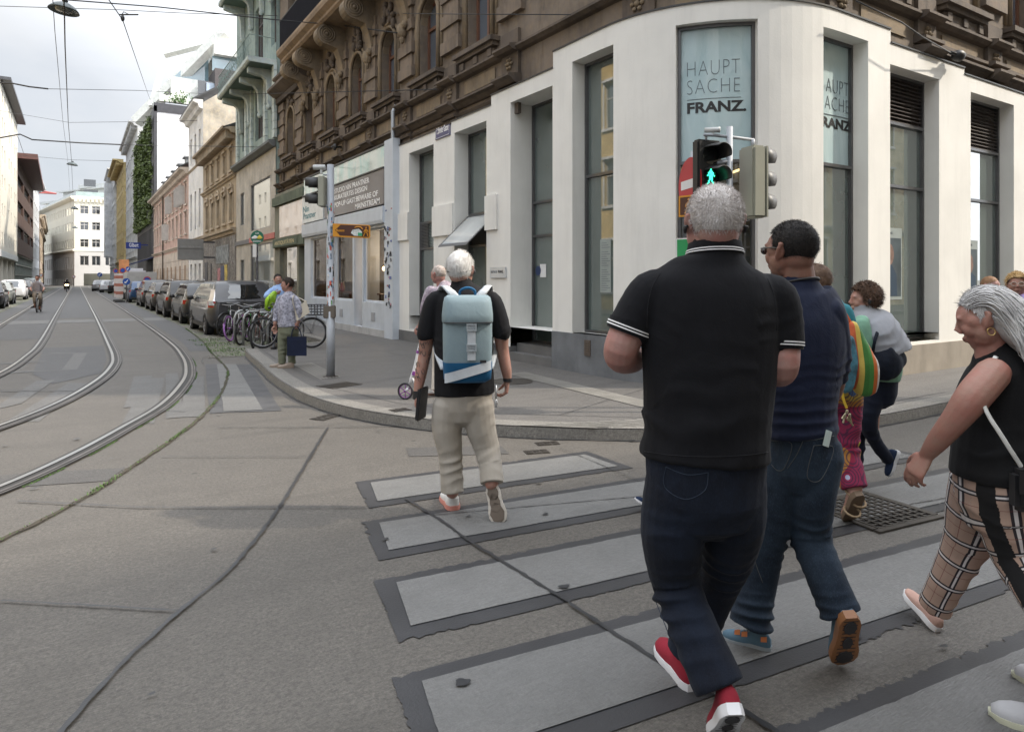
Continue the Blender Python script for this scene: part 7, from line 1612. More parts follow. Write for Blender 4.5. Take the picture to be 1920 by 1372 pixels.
tb=thing('teal_bag','small teal and patterned pouch with keys hanging below it','bag',tuple(at(1586,725,4.05))); mb=MB(); A_=lambda x,y,dd=0:at(x,y,4.1+dd); limb(mb,[A_(1588,640),A_(1586,680),A_(1582,722)],[(.045,.05),(.07,.06),(.06,.05)],CR,14,4); flesh('bag_body',mb,.008,mat('teal patterned cloth',(.05,.16,.22),.7,var=.9,vs=16),tb,sm=3); mb=MB(); flat_strap(mb,[A_(1577,725,-.05),A_(1582,750,-.05),A_(1588,765,-.05)],.008,.002,CR); mb.build('lanyard',mat('yellow lanyard',(.55,.36,.03),.6,bmp=0),tb); mb=MB()
for i,(x,y) in enumerate(((1588,772),(1584,780),(1593,779),(1590,785))): c=A_(x,y,-.06); mb.tube([c,c+UP*-.04+CR*(.02*(i-1.5))],.006,6); mb.ell(c,(.014,.005,.014))
mb.build('keys',mat('brass keys',(.35,.3,.2),.3,.8,bmp=0),tb)
# ---------------- scooter rider on foot, woman with bags, man with green bag ----------------
D=8.45
sc_=fig('bald man in checked shirt pushing a kick scooter, half hidden by the rucksack man',tuple(gnd(818,742,.12)),D,(822,515),1.0,(-CR*.75+CF*.6),(-CR*.6+CF*.8),
 [(828,531,.06,.06),(830,535,.11,.085),(831,543,.17,.12),(832,570,.18,.14),(833,600,.18,.15),(833,628,.18,.15)],
 [[(806,545,-.05),(798,572,-.05),(796,592,-.03),(790,606,-.02),(786,612,0)],[(855,545,.1),(858,575,.12),(850,600,.15),(825,608,.18),(815,610,.2)]],[.058,.052,.045,.038,.028],1.9,
 [[(826,640),(823,665),(820,690),(817,712,-.03),(816,730,-.03)],[(843,640,.05),(846,668,.1),(848,695,.1),(850,722,.05),(851,735,.05)]],[.095,.085,.07,.05,.05],SK1,cloth('checked shirt',(.42,.38,.42),c2=(.16,.10,.16),sc=9),cloth('cream trousers',(.50,.46,.40)),
 hair=dict(m=hairmat('thin grey fringe',(.30,.25,.22),(.5,.45,.42)),thick=.002,front=.3,low=-.05,n=500,length=.012,crown=.02,width=.0012,seed=5),vox=.010)
LEA=mat('brown leather',(.13,.06,.035),.5); shoe(sc_['p'],gnd(822,741,.12),gnd(803,741,.12),UP,1,LEA,LEA); shoe(sc_['p'],gnd(853,741,.12),gnd(838,739,.12),UP,1,LEA,LEA)
ks=thing('kick_scooter','white kick scooter with purple trim and wheel beside the rucksack man','scooter',tuple(gnd(775,747,.12))); Dk=8.3; k_=lambda x,y,dd=0:at(x,y,Dk+dd)
PUR=mat('purple plastic',(.22,.05,.26),.4,bmp=0); WM=mat('white scooter paint',(.68,.68,.70),.3,bmp=0,coat=.5)
mb=MB(); mb.tube([k_(766,728),k_(772,706),k_(776,694),k_(788,640),k_(792,618)],[.014,.02,.017,.015,.015],10); mb.build('steering_tube',WM,ks,smooth=True)
mb=MB(); mb.tube([k_(775,703),k_(777,696)],.026,10); mb.tube([k_(783,662),k_(784,657)],.021,10); mb.build('clamp',PUR,ks)
mb=MB(); mb.tube([k_(781,617,-.08),k_(803,617,.12)],.014,8); mb.build('handlebar',BLK,ks,smooth=True)
wc=k_(760,733); 
def wheelpair(mb1,mb2,c,ax,R,t,spk=5,rim=.8):
    ax=Vector(ax).normalized(); u=UP-ax*ax.dot(UP); u.normalize(); v=ax.cross(u); P_=lambda r,a,o=0:c+u*r*math.cos(a)+v*r*math.sin(a)+ax*o
    mb1.tube([P_(R-t,2*math.pi*i/28) for i in range(28)],t,8,close=True); mb2.tube([P_(R*rim,2*math.pi*i/28) for i in range(28)],t*.6,6,close=True)
    for i in range(spk): mb2.tube([P_(0,0),P_(R*rim,2*math.pi*i/spk)],t*.45,5)
    mb2.tube([c-ax*t*1.4,c+ax*t*1.4],t*1.1,8)
for c,nm in ((wc,'wheel'),(k_(838,736,.3),'wheel')): m1,m2=MB(),MB(); wheelpair(m1,m2,c,CF*.9+CR*.3,.105,.013,6); w_=m1.build(nm,BLK,ks,smooth=True); m2.build('wheel_rim',PUR,w_,smooth=True)
mb=MB(); mb.tube([k_(766,728),k_(760,733)],.02,8); mb.tube([k_(772,706),k_(785,733,.08),k_(838,736,.3)],[(.02,.012),(.05,.014),(.05,.014)],8,side=CF); mb.build('deck',WM,ks,smooth=True)
FLOR=mat('grey floral blouse',(.30,.30,.36),.85,var=.65,vs=26,bmp=.1); OLV=cloth('sage trousers',(.155,.165,.115),c2=(.2,.21,.15)); D=11.35
lw=fig('woman standing at the kerb in a grey floral blouse and sage trousers, looking left',tuple(gnd(540,688,.12)),D,(539,534),.98,(-CR*.95-CF*.35),(-CR*.8-CF*.5),
 [(541,547,.058,.058),(541,551,.11,.09),(541,558,.16,.13),(540,575,.175,.16),(541,595,.18,.165),(542,612,.19,.17)],
 [[(553,560,-.10),(561,578,-.12),(563,592,-.10),(560,601,-.10),(558,606,-.10)],[(526,560,.1),(520,580,.1),(518,595,.1),(516,605,.05),(516,610,.05)]],[.058,.052,.045,.036,.027],2.9,
 [[(532,618),(530,640),(529,665),(529,682)],[(549,618,.02),(548,640,.02),(547,665,.02),(548,682,.02)]],[.095,.085,.068,.062],SK2,FLOR,OLV,
 hair=dict(m=hairmat('dark brown bob',(.020,.014,.011),(.045,.03,.022)),thick=.014,front=.45,low=-.075,n=900,length=.03,lift=.2,down=.9,width=.0025,seed=6),vox=.010)
per=lw['p']; eyes(per,lw['L']); BGE=mat('beige leather',(.24,.19,.15),.5,bmp=0); h=gnd(537,688,.12); shoe(per,h,h+(-CR*.95-CF*.25).normalized()*.26,UP,1,BGE,BGE,h=.8); h=gnd(551,689,.12); shoe(per,h,h+(-CR*.85-CF*.4).normalized()*.26,UP,1,BGE,BGE,h=.8)
nb=thing('tote_bag','navy cloth tote bag held low by the standing woman','tote bag',tuple(at(556,668,11.2))); B_=lambda x,y,dd=0:at(x,y,11.2+dd)
mb=MB(); mb.rings([[B_(538+sx,yy,dd) for sx,dd in ((0,-.03),(37,-.03),(37,.04),(0,.04))] for yy,sx0 in ((667,0),(655,0),(631,0))]); mb.build('bag_body',NAVY,nb); mb=MB()
for o_ in (-.03,.03): belt_tube(mb,[B_(546,632,o_),B_(549,618,o_*.5),B_(556,612,0),B_(562,619,o_*.5),B_(566,632,o_)],.008)
mb.build('handle',NAVY,nb)
cbg=thing('shoulder_bag','cream canvas bag under the arm of the standing woman','shoulder bag',tuple(B_(566,598))); mb=MB(); mb.add([B_(552,580,.05),B_(574,563,.05),B_(581,586,.05),B_(556,602,.05),B_(552,580,-.0),B_(574,563,-.0),B_(581,586,-.0),B_(556,602,-.0)],[(0,1,2,3),(7,6,5,4),(0,4,5,1),(1,5,6,2),(2,6,7,3),(3,7,4,0)]); mb.build('bag_body',cloth('cream canvas',(.46,.42,.35)),cbg); mb=MB(); belt_tube(mb,[B_(553,582,0),B_(549,566,-.05),B_(550,555,-.05),B_(556,556,.1),B_(573,565,.05)],.008); mb.build('strap',MATS['cream canvas'],cbg)
D=15.2
gm=fig('man in a light blue shirt hugging a lime bag behind the standing woman',tuple(gnd(522,645,.12)),D,(521,524),1.0,(CR*.5-CF*.8),(-CR*.5-CF*.8),
 [(523,534,.06,.06),(523,537,.12,.09),(522,543,.18,.12),(522,560,.19,.13),(522,575,.18,.13),(522,588,.18,.13)],
 [[(510,544,-.05),(502,552,-.15),(500,556,-.2),(510,552,-.3),(514,551,-.3)],[(536,544,0),(540,558,0),(538,568,-.1),(525,566,-.25),(520,565,-.25)]],[.06,.055,.048,.04,.03],2.8,
 [[(517,592),(516,612),(516,632),(516,648)],[(528,592),(529,612),(530,632),(530,648)]],[.09,.08,.065,.06],SK2,cloth('light blue shirt',(.22,.32,.52)),DKB,
 hair=dict(m=MATS['black cropped hair'],thick=.010,front=.5,low=-.05,n=400,length=.014,seed=3,width=.003),vox=.012)
shoe(gm['p'],gnd(517,652,.12),gnd(512,655,.12),UP,1,BLK,BLK); shoe(gm['p'],gnd(531,652,.12),gnd(526,655,.12),UP,1,BLK,BLK)
lb=thing('lime_bag','lime green bag in the arms of the man in the blue shirt','bag',tuple(at(507,578,14.8))); mb=MB(); limb(mb,[at(514,550,14.85),at(508,562,14.8),at(503,575,14.8)],[(.06,.08),(.12,.12),(.10,.10)],CR,14,4); flesh('bag_body',mb,.015,mat('lime plastic',(.25,.45,.02),.4,var=.5,vs=8),lb,sm=2,namp=.02,nscale=7); mb=MB(); mb.tube([at(514,552,14.7),at(506,556,14.66),at(500,574,14.7)],.015,6); mb.build('strap',mat('lime plastic',(.25,.45,.02),.4),lb)
# ---------------- people at the right edge, hidden walker ----------------
D=7.2
rw=fig('blond woman with glasses and a blue and pink patterned dress coming from the right',tuple(gnd(1912,780,.12)),D,(1906,533),.98,(-CF*.85-CR*.5),(-CF*.8-CR*.4),
 [(1912,553,.06,.06),(1912,557,.11,.09),(1914,566,.16,.13),(1915,600,.17,.15),(1915,640,.17,.15),(1915,680,.19,.16)],
 [[(1894,568,-.05),(1888,600,-.05),(1886,630,-.05),(1890,655,-.12),(1893,668,-.15)],[(1938,568,.05),(1944,600,.05),(1946,630,.05),(1944,655,0),(1942,668,0)]],[.05,.046,.04,.034,.026],1.6,
 [[(1905,690),(1904,720),(1903,750),(1903,770)],[(1925,690),(1926,720),(1926,750),(1926,770)]],[.10,.08,.06,.055],SK2,mat('patterned dress',(.30,.24,.45),.8,var=.95,vs=13),DKB,
 hair=dict(m=hairmat('blond curls',(.42,.27,.11),(.60,.42,.22)),thick=.024,front=.45,low=-.04,n=1600,length=.03,lift=.5,down=.4,width=.0025,seed=9,wig=.01),vox=.009)
eyes(rw['p'],rw['L'],(.1,.15,.2)); L_=rw['L']; mb=MB()
for k in (-1,1): mb.tube([L_(k*.033+.026*math.cos(t*.52),.098,.004+.020*math.sin(t*.52)) for t in range(12)],.003,5,close=True); mb.tube([L_(k*.06,.096,.008),L_(k*.082,.0,.008)],.003,5)
mb.tube([L_(-.008,.1,.006),L_(.008,.1,.006)],.003,5); mb.build('glasses',mat('pale frames',(.5,.45,.4),.3,bmp=0),rw['p']); shoe(rw['p'],gnd(1904,778,.12),gnd(1898,788,.12),UP,1,BLK,BLK); shoe(rw['p'],gnd(1927,778,.12),gnd(1921,788,.12),UP,1,BLK,BLK)
D=8.3
r2w=fig('man with a reddish bald crown behind the grey haired woman',tuple(gnd(1856,746,.12)),D,(1857,536),1.0,(-CF*.8+CR*.4),(-CF*.8+CR*.3),
 [(1858,552,.06,.06),(1858,556,.12,.09),(1858,564,.18,.12),(1858,600,.18,.14),(1858,640,.18,.15),(1858,665,.18,.15)],
 [[(1838,566),(1833,600),(1832,630),(1836,650,-.1),(1838,660,-.12)],[(1880,566),(1885,600),(1886,630),(1884,650,-.1),(1882,660,-.1)]],[.055,.05,.045,.036,.028],1.8,
 [[(1850,672),(1849,700),(1848,725),(1848,740)],[(1868,672),(1869,700),(1870,725),(1870,740)]],[.10,.08,.065,.06],SK1,cloth('brown shirt',(.14,.09,.06)),DKB,
 hair=dict(m=hairmat('reddish fringe',(.22,.12,.07),(.3,.18,.1)),thick=.003,front=.3,low=-.05,n=300,length=.014,crown=.05,width=.002,seed=5),vox=.011)
shoe(r2w['p'],gnd(1849,745,.12),gnd(1845,752,.12),UP,1,BLK,BLK); shoe(r2w['p'],gnd(1871,745,.12),gnd(1867,752,.12),UP,1,BLK,BLK)
D=4.6
hm=fig('walker in dark clothes hidden behind the polo shirt man, one shoe showing at his left',tuple(gnd(1270,960)),D,(1300,548),.98,CF-CR*.3,CF-CR*.3,
 [(1300,576,.06,.06),(1300,582,.11,.09),(1299,592,.16,.12),(1298,640,.16,.13),(1296,690,.16,.13),(1294,730,.17,.14)],
 [[(1262,600),(1256,650),(1258,700),(1268,735,.1),(1275,745,.12)],[(1338,600),(1344,650),(1342,700),(1334,735,.1),(1330,745,.12)]],[.052,.048,.042,.036,.027],2.4,
 [[(1275,745),(1268,800,.1),(1262,860,.12),(1258,915,.1),(1255,935,.08)],[(1312,745),(1310,800,-.05),(1306,860,-.15),(1290,910,-.25),(1280,930,-.28)]],[.10,.09,.07,.062,.06],SK2,TEE,DKB,
 hair=dict(m=MATS['dark brown bob'],thick=.012,low=-.05,n=600,length=.02,seed=3,width=.0025),vox=.010)
shoe(hm['p'],at(1228,962,4.62)+UP*.02,at(1190,945,4.62)+UP*.03,UP+CR*.4,1,NVS,WSOLE,h=.9); shoe(hm['p'],gnd(1290,975),gnd(1275,960),UP,1,NVS,WSOLE)
PAT=mat('red black white leggings',(.28,.10,.08),.7,var=.95,vs=28); D=2.3
br=fig('person stepping in at the bottom right corner, only the patterned trainers visible',tuple(gnd(1990,1350)),D,(2165,600),1.0,(-CR*.9+CF*.3),(-CR*.9+CF*.3),
 [(2170,640,.06,.06),(2170,650,.12,.09),(2172,675,.17,.13),(2172,760,.17,.14),(2170,850,.17,.14),(2168,920,.18,.15)],
 [[(2140,690,-.15),(2130,790,-.15),(2120,860,-.12),(2090,900,-.1),(2080,910,-.1)],[(2200,690,.15),(2210,790,.15),(2215,870,.15),(2220,920,.15),(2220,930,.15)]],[.055,.05,.044,.036,.027],1.5,
 [[(2150,950,0),(2130,1060,.0),(2100,1160,.0),(2070,1250,.0),(2050,1295,.0)],[(2180,950,.1),(2170,1050,.2),(2140,1130,.3),(2100,1190,.35),(2085,1225,.38)]],[.11,.10,.075,.06,.052],SK2,TEE,PAT,
 hair=dict(m=MATS['dark brown bob'],thick=.012,low=-.05,n=600,length=.02,seed=3,width=.0025),vox=.010)
GS=cloth('grey and white trainer',(.40,.40,.42),c2=(.55,.55,.56)); YS=mat('pale yellow sole',(.50,.50,.38),.6,bmp=.2)
h0=gnd(2062,1402); hd_=h0+(-CR*.85+CF*.55).normalized()*.30; s_,f_=shoe(br['p'],h0,hd_,UP,1,GS,YS,lab='grey and white trainer with pale yellow edge'); r,f,u,k,Ls=f_
mb=MB(); mb.ell(h0+f*.12+u*.06,(.085,.06,.045)); mb.build('patterned_collar',PAT,s_,smooth=True)
h0=gnd(2080,1312); shoe(br['p'],h0,h0+(-CR*.85+CF*.45).normalized()*.29,UP,1,GS,YS)
# ---------------- bicycles, racks ----------------
RUB=mat('tyre rubber',(.018,.018,.019),.8,bmp=.3); ALU=mat('bike aluminium',(.22,.22,.23),.4,.6,bmp=0)
def bicycle(name,label,cat,fc,tyre=None,rimc=None,crate=False,basket=False,child=False,guard=True,group='bicycles at the rack'):
    t=thing(name,label,cat,(0,0,0),group); R=.34 if not child else .25; wb=1.06 if not child else .85
    def wheel(x):
        m1,m2=MB(),MB(); c=Vector((x,0,R)); m1.tube([c+Vector((math.cos(a)*(R-.02),0,math.sin(a)*(R-.022))) for a in [2*math.pi*i/32 for i in range(32)]],.025,6,close=True); w_=m1.build('wheel',tyre or RUB,t,smooth=True)
        m2.tube([c+Vector((math.cos(a)*(R-.045),0,math.sin(a)*(R-.045))) for a in [2*math.pi*i/32 for i in range(32)]],.011,5,close=True); m2.tube([c+Vector((0,-.04,0)),c+Vector((0,.04,0))],.022,8); m2.build('rim',rimc or ALU,w_,smooth=True)
        m3=MB(); 
        for i in range(14): a=i*.4488; m3.tube([c+Vector((0,.025*(-1)**i,0)),c+Vector((math.cos(a)*(R-.05),0,math.sin(a)*(R-.05)))],.0028,3)
        m3.build('spokes',ALU,w_)
    wheel(0); wheel(wb); s=R/.34
    bb=Vector((.45*s,0,.28*s)); seat=Vector((.30*s,0,.80*s)); hd0=Vector((.90*s,0,.62*s)); hd1=Vector((.86*s,0,.82*s)); ra=Vector((0,0,R)); fa=Vector((wb,0,R))
    mb=MB(); f=.016
    for a,b in ((bb,seat),(bb,hd0+Vector((0,0,.04))),(seat*.9+bb*.1,hd1),(hd0,hd1)): mb.tube([a,b],f,8)
    for q in (-.05,.05): o=Vector((0,q,0)); mb.tube([bb+o*.5,ra+o],.009,6); mb.tube([seat*.85+bb*.15+o*.3,ra+o],.008,6)
    fr=mb.build('frame',fc,t,smooth=True)
    mb=MB(); 
    for q in (-.045,.045): mb.tube([hd0+Vector((.01,q*.8,0)),hd0+Vector((.06,q,-.1)),fa+Vector((0,q,0))],.010,6)
    mb.tube([hd1,hd1+Vector((-.03,0,.12))],.013,8); mb.build('fork',fc,t,smooth=True)
    mb=MB(); h=hd1+Vector((-.03,0,.13)); mb.tube([h+Vector((-.12,-.29,.02)),h+Vector((-.02,-.22,.04)),h+Vector((.03,-.06,.0)),h+Vector((.03,.06,.0)),h+Vector((-.02,.22,.04)),h+Vector((-.12,.29,.02))],.012,7); hb=mb.build('handlebar',ALU,t,smooth=True)
    mb=MB()
    for q in (-1,1): mb.tube([h+Vector((-.15,q*.30,.02)),h+Vector((-.05,q*.25,.035))],.017,7); mb.tube([h+Vector((.02,q*.14,.02)),h+Vector((.06,q*.2,-.01))],.006,5)
    mb.ell(h+Vector((.1,0,-.06)),(.035,.035,.035)); mb.build('grips_and_lamp',BLK,hb,smooth=True)
    mb=MB(); p=seat+(seat-bb).normalized()*.10; mb.tube([seat,p],.013,7); mb.build('seat_post',ALU,t); mb=MB(); mb.tube([p+Vector((-.13,0,.03)),p+Vector((-.08,0,.035)),p+Vector((.02,0,.03)),p+Vector((.14,0,.025))],[(.05,.02),(.085,.03),(.045,.025),(.018,.015)],12,side=Vector((0,1,0))); mb.build('saddle',BLK,t,smooth=True)
    mb=MB(); mb.lathe([(0,-.006),(.09,-.006),(.09,.006),(0,.006)],tuple(bb+Vector((0,-.05,0))),18,'Y'); mb.tube([bb+Vector((0,-.07,0)),bb+Vector((.1,-.08,-.13))],.010,6); mb.tube([bb+Vector((0,.07,0)),bb+Vector((-.1,.08,.13))],.010,6); mb.box(.1*1+bb.x-.04,.1+bb.x+.04,-.15,-.08,bb.z-.145,bb.z-.12); mb.box(bb.x-.14,bb.x-.06,.08,.15,bb.z+.12,bb.z+.145); mb.build('crank',ALU,t)
    if guard:
        for x in (0,wb):
            mb=MB(); mb.tube([Vector((x+math.cos(a)*(R+.02),0,R+math.sin(a)*(R+.02))) for a in [ (.15 if x==0 else .5)+i*.24 for i in range(11)]],[(.026,.004)]*11,6,side=Vector((0,1,0))); mb.build('mudguard',BLK,t,smooth=True)
        mb=MB(); 
        for q in (-.06,.06): mb.tube([Vector((-.22,q,.72)),Vector((.2,q,.72))],.006,5); mb.tube([Vector((-.1,q,.72)),Vector((0,q,R))],.006,5)
        for i in range(4): mb.tube([Vector((-.2+i*.1,-.06,.72)),Vector((-.2+i*.1,.06,.72))],.005,4)
        mb.build('rear_rack',ALU,t)
    if crate:
        mb=MB(); 
        for z in (.74,.80,.86,.92,.96): mb.tube([(-.30,-.15,z),(.12,-.15,z),(.12,.15,z),(-.30,.15,z)],.012,4,close=True)
        for x in np.linspace(-.3,.12,7): 
            for y in (-.15,.15): mb.tube([(x,y,.73),(x,y,.97)],.008,4)
        mb.box(-.3,.12,-.15,.15,.73,.745); mb.build('crate',BLK,t)
    return t
def place(t,p,ang,lean=0,steer=0):
    t.location=p; t.rotation_euler=Euler((lean,0,ang),'XYZ'); return t
gx=lambda px,py,z=.01: gnd(px,py,z)
def pair(t,rear,front,lean=.04):   # put wheel contacts between two ground points (keeps true length)
    d=(Vector(front)-Vector(rear)); ang=math.atan2(d.y,d.x); return place(t,Vector(front)-d.normalized()*1.02,ang,lean)
paint=lambda n,c: mat(n,c,.25,.1,var=.03,bmp=0,coat=.6)
b1=bicycle('bicycle','dark red bicycle with silver fork, nearest in the row at the rack','bicycle',paint('dark red paint',(.11,.02,.012))); pair(b1,gx(525,640)+Vector((.75,.25,0)),gx(483,661),.06)
b2=bicycle('bicycle','black bicycle with plain wheels, second in the row from the kerb corner','bicycle',paint('black paint',(.02,.02,.02))); pair(b2,gx(500,630)+Vector((.6,.4,0)),gx(450,647),-.05)
b3=bicycle('bicycle','bicycle with lilac tyres and purple rims at the far end of the rack','bicycle',paint('white paint',(.4,.4,.42)),tyre=mat('lilac tyre',(.38,.18,.50),.7,bmp=0),rimc=mat('purple rim',(.20,.04,.28),.4,bmp=0)); pair(b3,gx(470,628)+Vector((.6,.5,0)),gx(432,640),.1)
b4=bicycle('bicycle','dark bicycle leaning behind the lilac wheels, by the parked grey car','bicycle',paint('dark green paint',(.02,.05,.03))); pair(b4,gx(470,622)+Vector((.7,.4,0)),gx(418,631),-.08)
b5=bicycle('bicycle','city bicycle with black crate on its rack, standing on the pavement behind the woman','bicycle',paint('grey paint',(.2,.2,.2)),crate=True); place(b5,gnd(584,652,.12),math.pi-.5,.05)
b6=bicycle('bicycle','green share bicycle in the middle of the row','bicycle',paint('bright green paint',(.05,.32,.06))); pair(b6,gx(512,630)+Vector((.5,.4,0)),gx(466,640),.05)
b7=bicycle('bicycle','silver bicycle partly behind the standing woman','bicycle',paint('silver paint',(.45,.45,.46))); pair(b7,gx(575,640)+Vector((.3,.5,0)),gx(530,650),.03)
for b_ in (b1,b2,b3,b4,b5,b6,b7): b_.scale=(.96,.96,.96)
RK=mat('galvanised rack tube',(.33,.345,.345),.45,.5,bmp=.1)
for i,(p,q) in enumerate((((3.35,17.9),0),((3.42,17.2),0),((3.5,16.5),0),((3.6,15.95),0),((3.62,15.6),0))):
    mb=MB(); x,y=p; a=Vector((x-.05,y,0)); b=Vector((x+.62,y+.22,0)); mb.tube([a,a+UP*.62,a*.93+b*.07+UP*.74,a*.8+b*.2+UP*.8,a*.2+b*.8+UP*.8,a*.07+b*.93+UP*.74,b+UP*.62,b],.03,10)
    o=mb.build('bicycle_rack',RK,None,smooth=True,origin=(x,y,0)); tag(o,['rack hoop farthest up the street, by the grey car','second rack hoop from the car','middle hoop of the bicycle rack row','rack hoop second from the kerb corner','rack hoop nearest the standing woman'][i],'bike rack','bicycle rack hoops')
# ---------------- cars ----------------
CG=glassy('car glass',(.012,.014,.015),1.8); TL=mat('tail lamp red',(.35,.012,.01),.15,bmp=0,coat=1); CL=mat('clear lamp',(.6,.6,.62),.1,.2,bmp=0,coat=1); PLT=mat('number plate',(.6,.6,.6),.5,bmp=0); CHR=mat('chrome trim',(.6,.6,.6),.15,1,bmp=0); BPL=mat('black car plastic',(.02,.02,.021),.55,bmp=0)
def carpaint(n,c,metal=.4):
    if n in MATS: return MATS[n]
    m=mat(n,tuple(q*(.6 if max(c)<.3 else .9) for q in c),.38,metal*.5,var=.02,bmp=0,coat=.55); return m
def car(name,label,cat,paint_,L_=4.3,W_=1.8,H_=1.5,hood=.95,belt=.92,kind='hatch',group='cars parked on the right',rails=False,facing=1,minic=False):
    """local frame: x forward, rear bumper at x=0; rings lofted along x"""
    t=thing(name,label,cat,(0,0,0),group); w=W_/2
    hl=hood; tail={'hatch':.12,'mpv':.08,'suv':.12,'wagon':.12,'mini':.1}[kind]; rl=L_*tail; cab0=rl; cab1=L_-hl-.15
    rake={'hatch':.55,'mpv':.42,'suv':.38,'wagon':.5,'mini':.35}[kind]; wrake=.75 if kind!='mini' else .55
    def zr(x):   # roof line
        if x<.04: return belt
        if x<rake+.04: return belt+(H_-.03-belt)*min(1,((x-.04)/rake))**.75
        if x>cab1+.15-wrake+.0 and x<cab1+.35: tt=(x-(cab1+.15-wrake))/(wrake+.2); return H_-(H_-belt)*min(1,tt)**1.25
        if x>=cab1+.35: return belt
        m_=(x-rake)/(cab1-wrake-rake+.3); return H_-.03+.03*math.sin(math.pi*min(1,max(0,m_)))
    xs=sorted(set([0,.05,.14,.26,.4,.55,.7,.9,1.2,1.6,2.0,L_*.55,cab1-.75,cab1-.6,cab1-.4,cab1-.2,cab1,cab1+.2,cab1+.35,cab1+.6,L_-.3,L_-.12,L_-.04,L_]))
    def wb(x): e=min(x,L_-x); return w*(.80+.20*min(1,(e/.45))**.5)
    def hoodz(x): return belt-.02 if x<cab1+.35 else belt-.02-.20*((x-cab1-.35)/(L_-cab1-.35))**1.6
    def zb(x): e=min(x,L_-x); return .20+.16*max(0,1-e/.3)
    def ringpts(x):
        ww=wb(x); b=hoodz(x); r=max(zr(x),b+.02); cabf=max(0,(r-b)/(H_-belt)); wr=ww*(1-.22*cabf**.8) ; low=zb(x)
        half=[(0,low),(ww*.80,low),(ww*.96,low+.08),(ww*1.0,.48),(ww*.995,.70),(ww*.97,b-.04),(ww*.93,b),(ww*.93+(wr-ww*.93)*.5,b+(r-b)*.5),(wr*.985,b+(r-b)*.90),(wr*.86,r-.005),(wr*.45,r+.012*cabf),(0,r+.018*cabf)]
        return [Vector((x,y,z)) for y,z in half]+[Vector((x,-y,z)) for y,z in half[-2:0:-1]]
    mb=MB(); mb.rings([ringpts(x) for x in xs]); body=fixnormals(mb.build('body',paint_,t,smooth=True)); 
    try: body.data.set_sharp_from_angle(angle=math.radians(50))
    except Exception: pass
    # glass: patches 6 mm outside the loft
    def P(x,side,f):  # f 0..1 from belt to roof edge
        ww=wb(x); b=hoodz(x); r=max(zr(x),b+.02); cabf=max(0,(r-b)/(H_-belt)); wr=ww*(1-.22*cabf**.8); y=ww*.93+(wr*.985-ww*.93)*(f/.9 if f<.9 else 1); return Vector((x,side*(y+.008),b+(r-b)*f))
    def side_glass(x0,x1,s):
        mb=MB(); n=10; lo=[];hi=[]
        for i in range(n+1):
            x=x0+(x1-x0)*i/n; lo.append(P(x,s,.10)); hi.append(P(x,s,.86))
        mb.add(lo+hi,[(i,i+1,n+2+i,n+1+i) for i in range(n)]); return fixnormals(mb.build('side_window',CG,t,smooth=True))
    a0=rake*.62; a1=cab1-.10; mids=[a0+(a1-a0)*.27,a0+(a1-a0)*.62]
    for s in (-1,1):
        side_glass(a0+.05,mids[0]-.03,s); side_glass(mids[0]+.03,mids[1]-.03,s); side_glass(mids[1]+.03,a1,s)
    def cross_glass(name,xlo,xhi,wf=.86):
        mb=MB(); rows=[]; n=8
        for k in range(n+1):
            x=xlo+(xhi-xlo)*k/n; z=zr(x)+.012; b=hoodz(x); cabf=max(0,(zr(x)-b)/(H_-belt)); wr=wb(x)*(1-.22*cabf**.8)*wf
            rows.append([Vector((x,wr*q,z+.012*(1-abs(q)) )) for q in (-1,-.6,0,.6,1)])
        vs=[p for r in rows for p in r]; mb.add(vs,[(k*5+j,k*5+j+1,(k+1)*5+j+1,(k+1)*5+j) for k in range(n) for j in range(4)]); 
        o=mb.build(name,CG,t,smooth=True); return o
    # rear window sits on the sloped back: use offset backwards
    def back_glass(name,z0,z1,front=False):
        mb=MB(); rows=[]; n=8
        xr=lambda z: None
        XS=np.linspace((cab1+.34 if front else .045),(cab1+.16-wrake if front else rake+.03),60); Z=[zr(x) for x in XS]
        for k in range(n+1):
            z=z0+(z1-z0)*k/n; i=int(np.argmin([abs(q-z) for q in Z])); x=XS[i]; b=hoodz(x); cabf=max(0,(z-b)/(H_-belt)); wr=wb(x)*(1-.22*cabf**.8)*.84; o_=.014*(1 if front else -1)
            rows.append([Vector((x+o_-.0*abs(q)+(-.05 if front else .05)*q*q,wr*q,z+.010)) for q in (-1,-.5,0,.5,1)])
        vs=[p for r in rows for p in r]; mb.add(vs,[(k*5+j,k*5+j+1,(k+1)*5+j+1,(k+1)*5+j) for k in range(n) for j in range(4)]); return mb.build(name,CG,t,smooth=True)
    back_glass('rear_window',belt+.07,H_-.12); back_glass('windscreen',belt+.03,H_-.10,True)
    # wheels
    R=.32 if kind!='suv' else .36
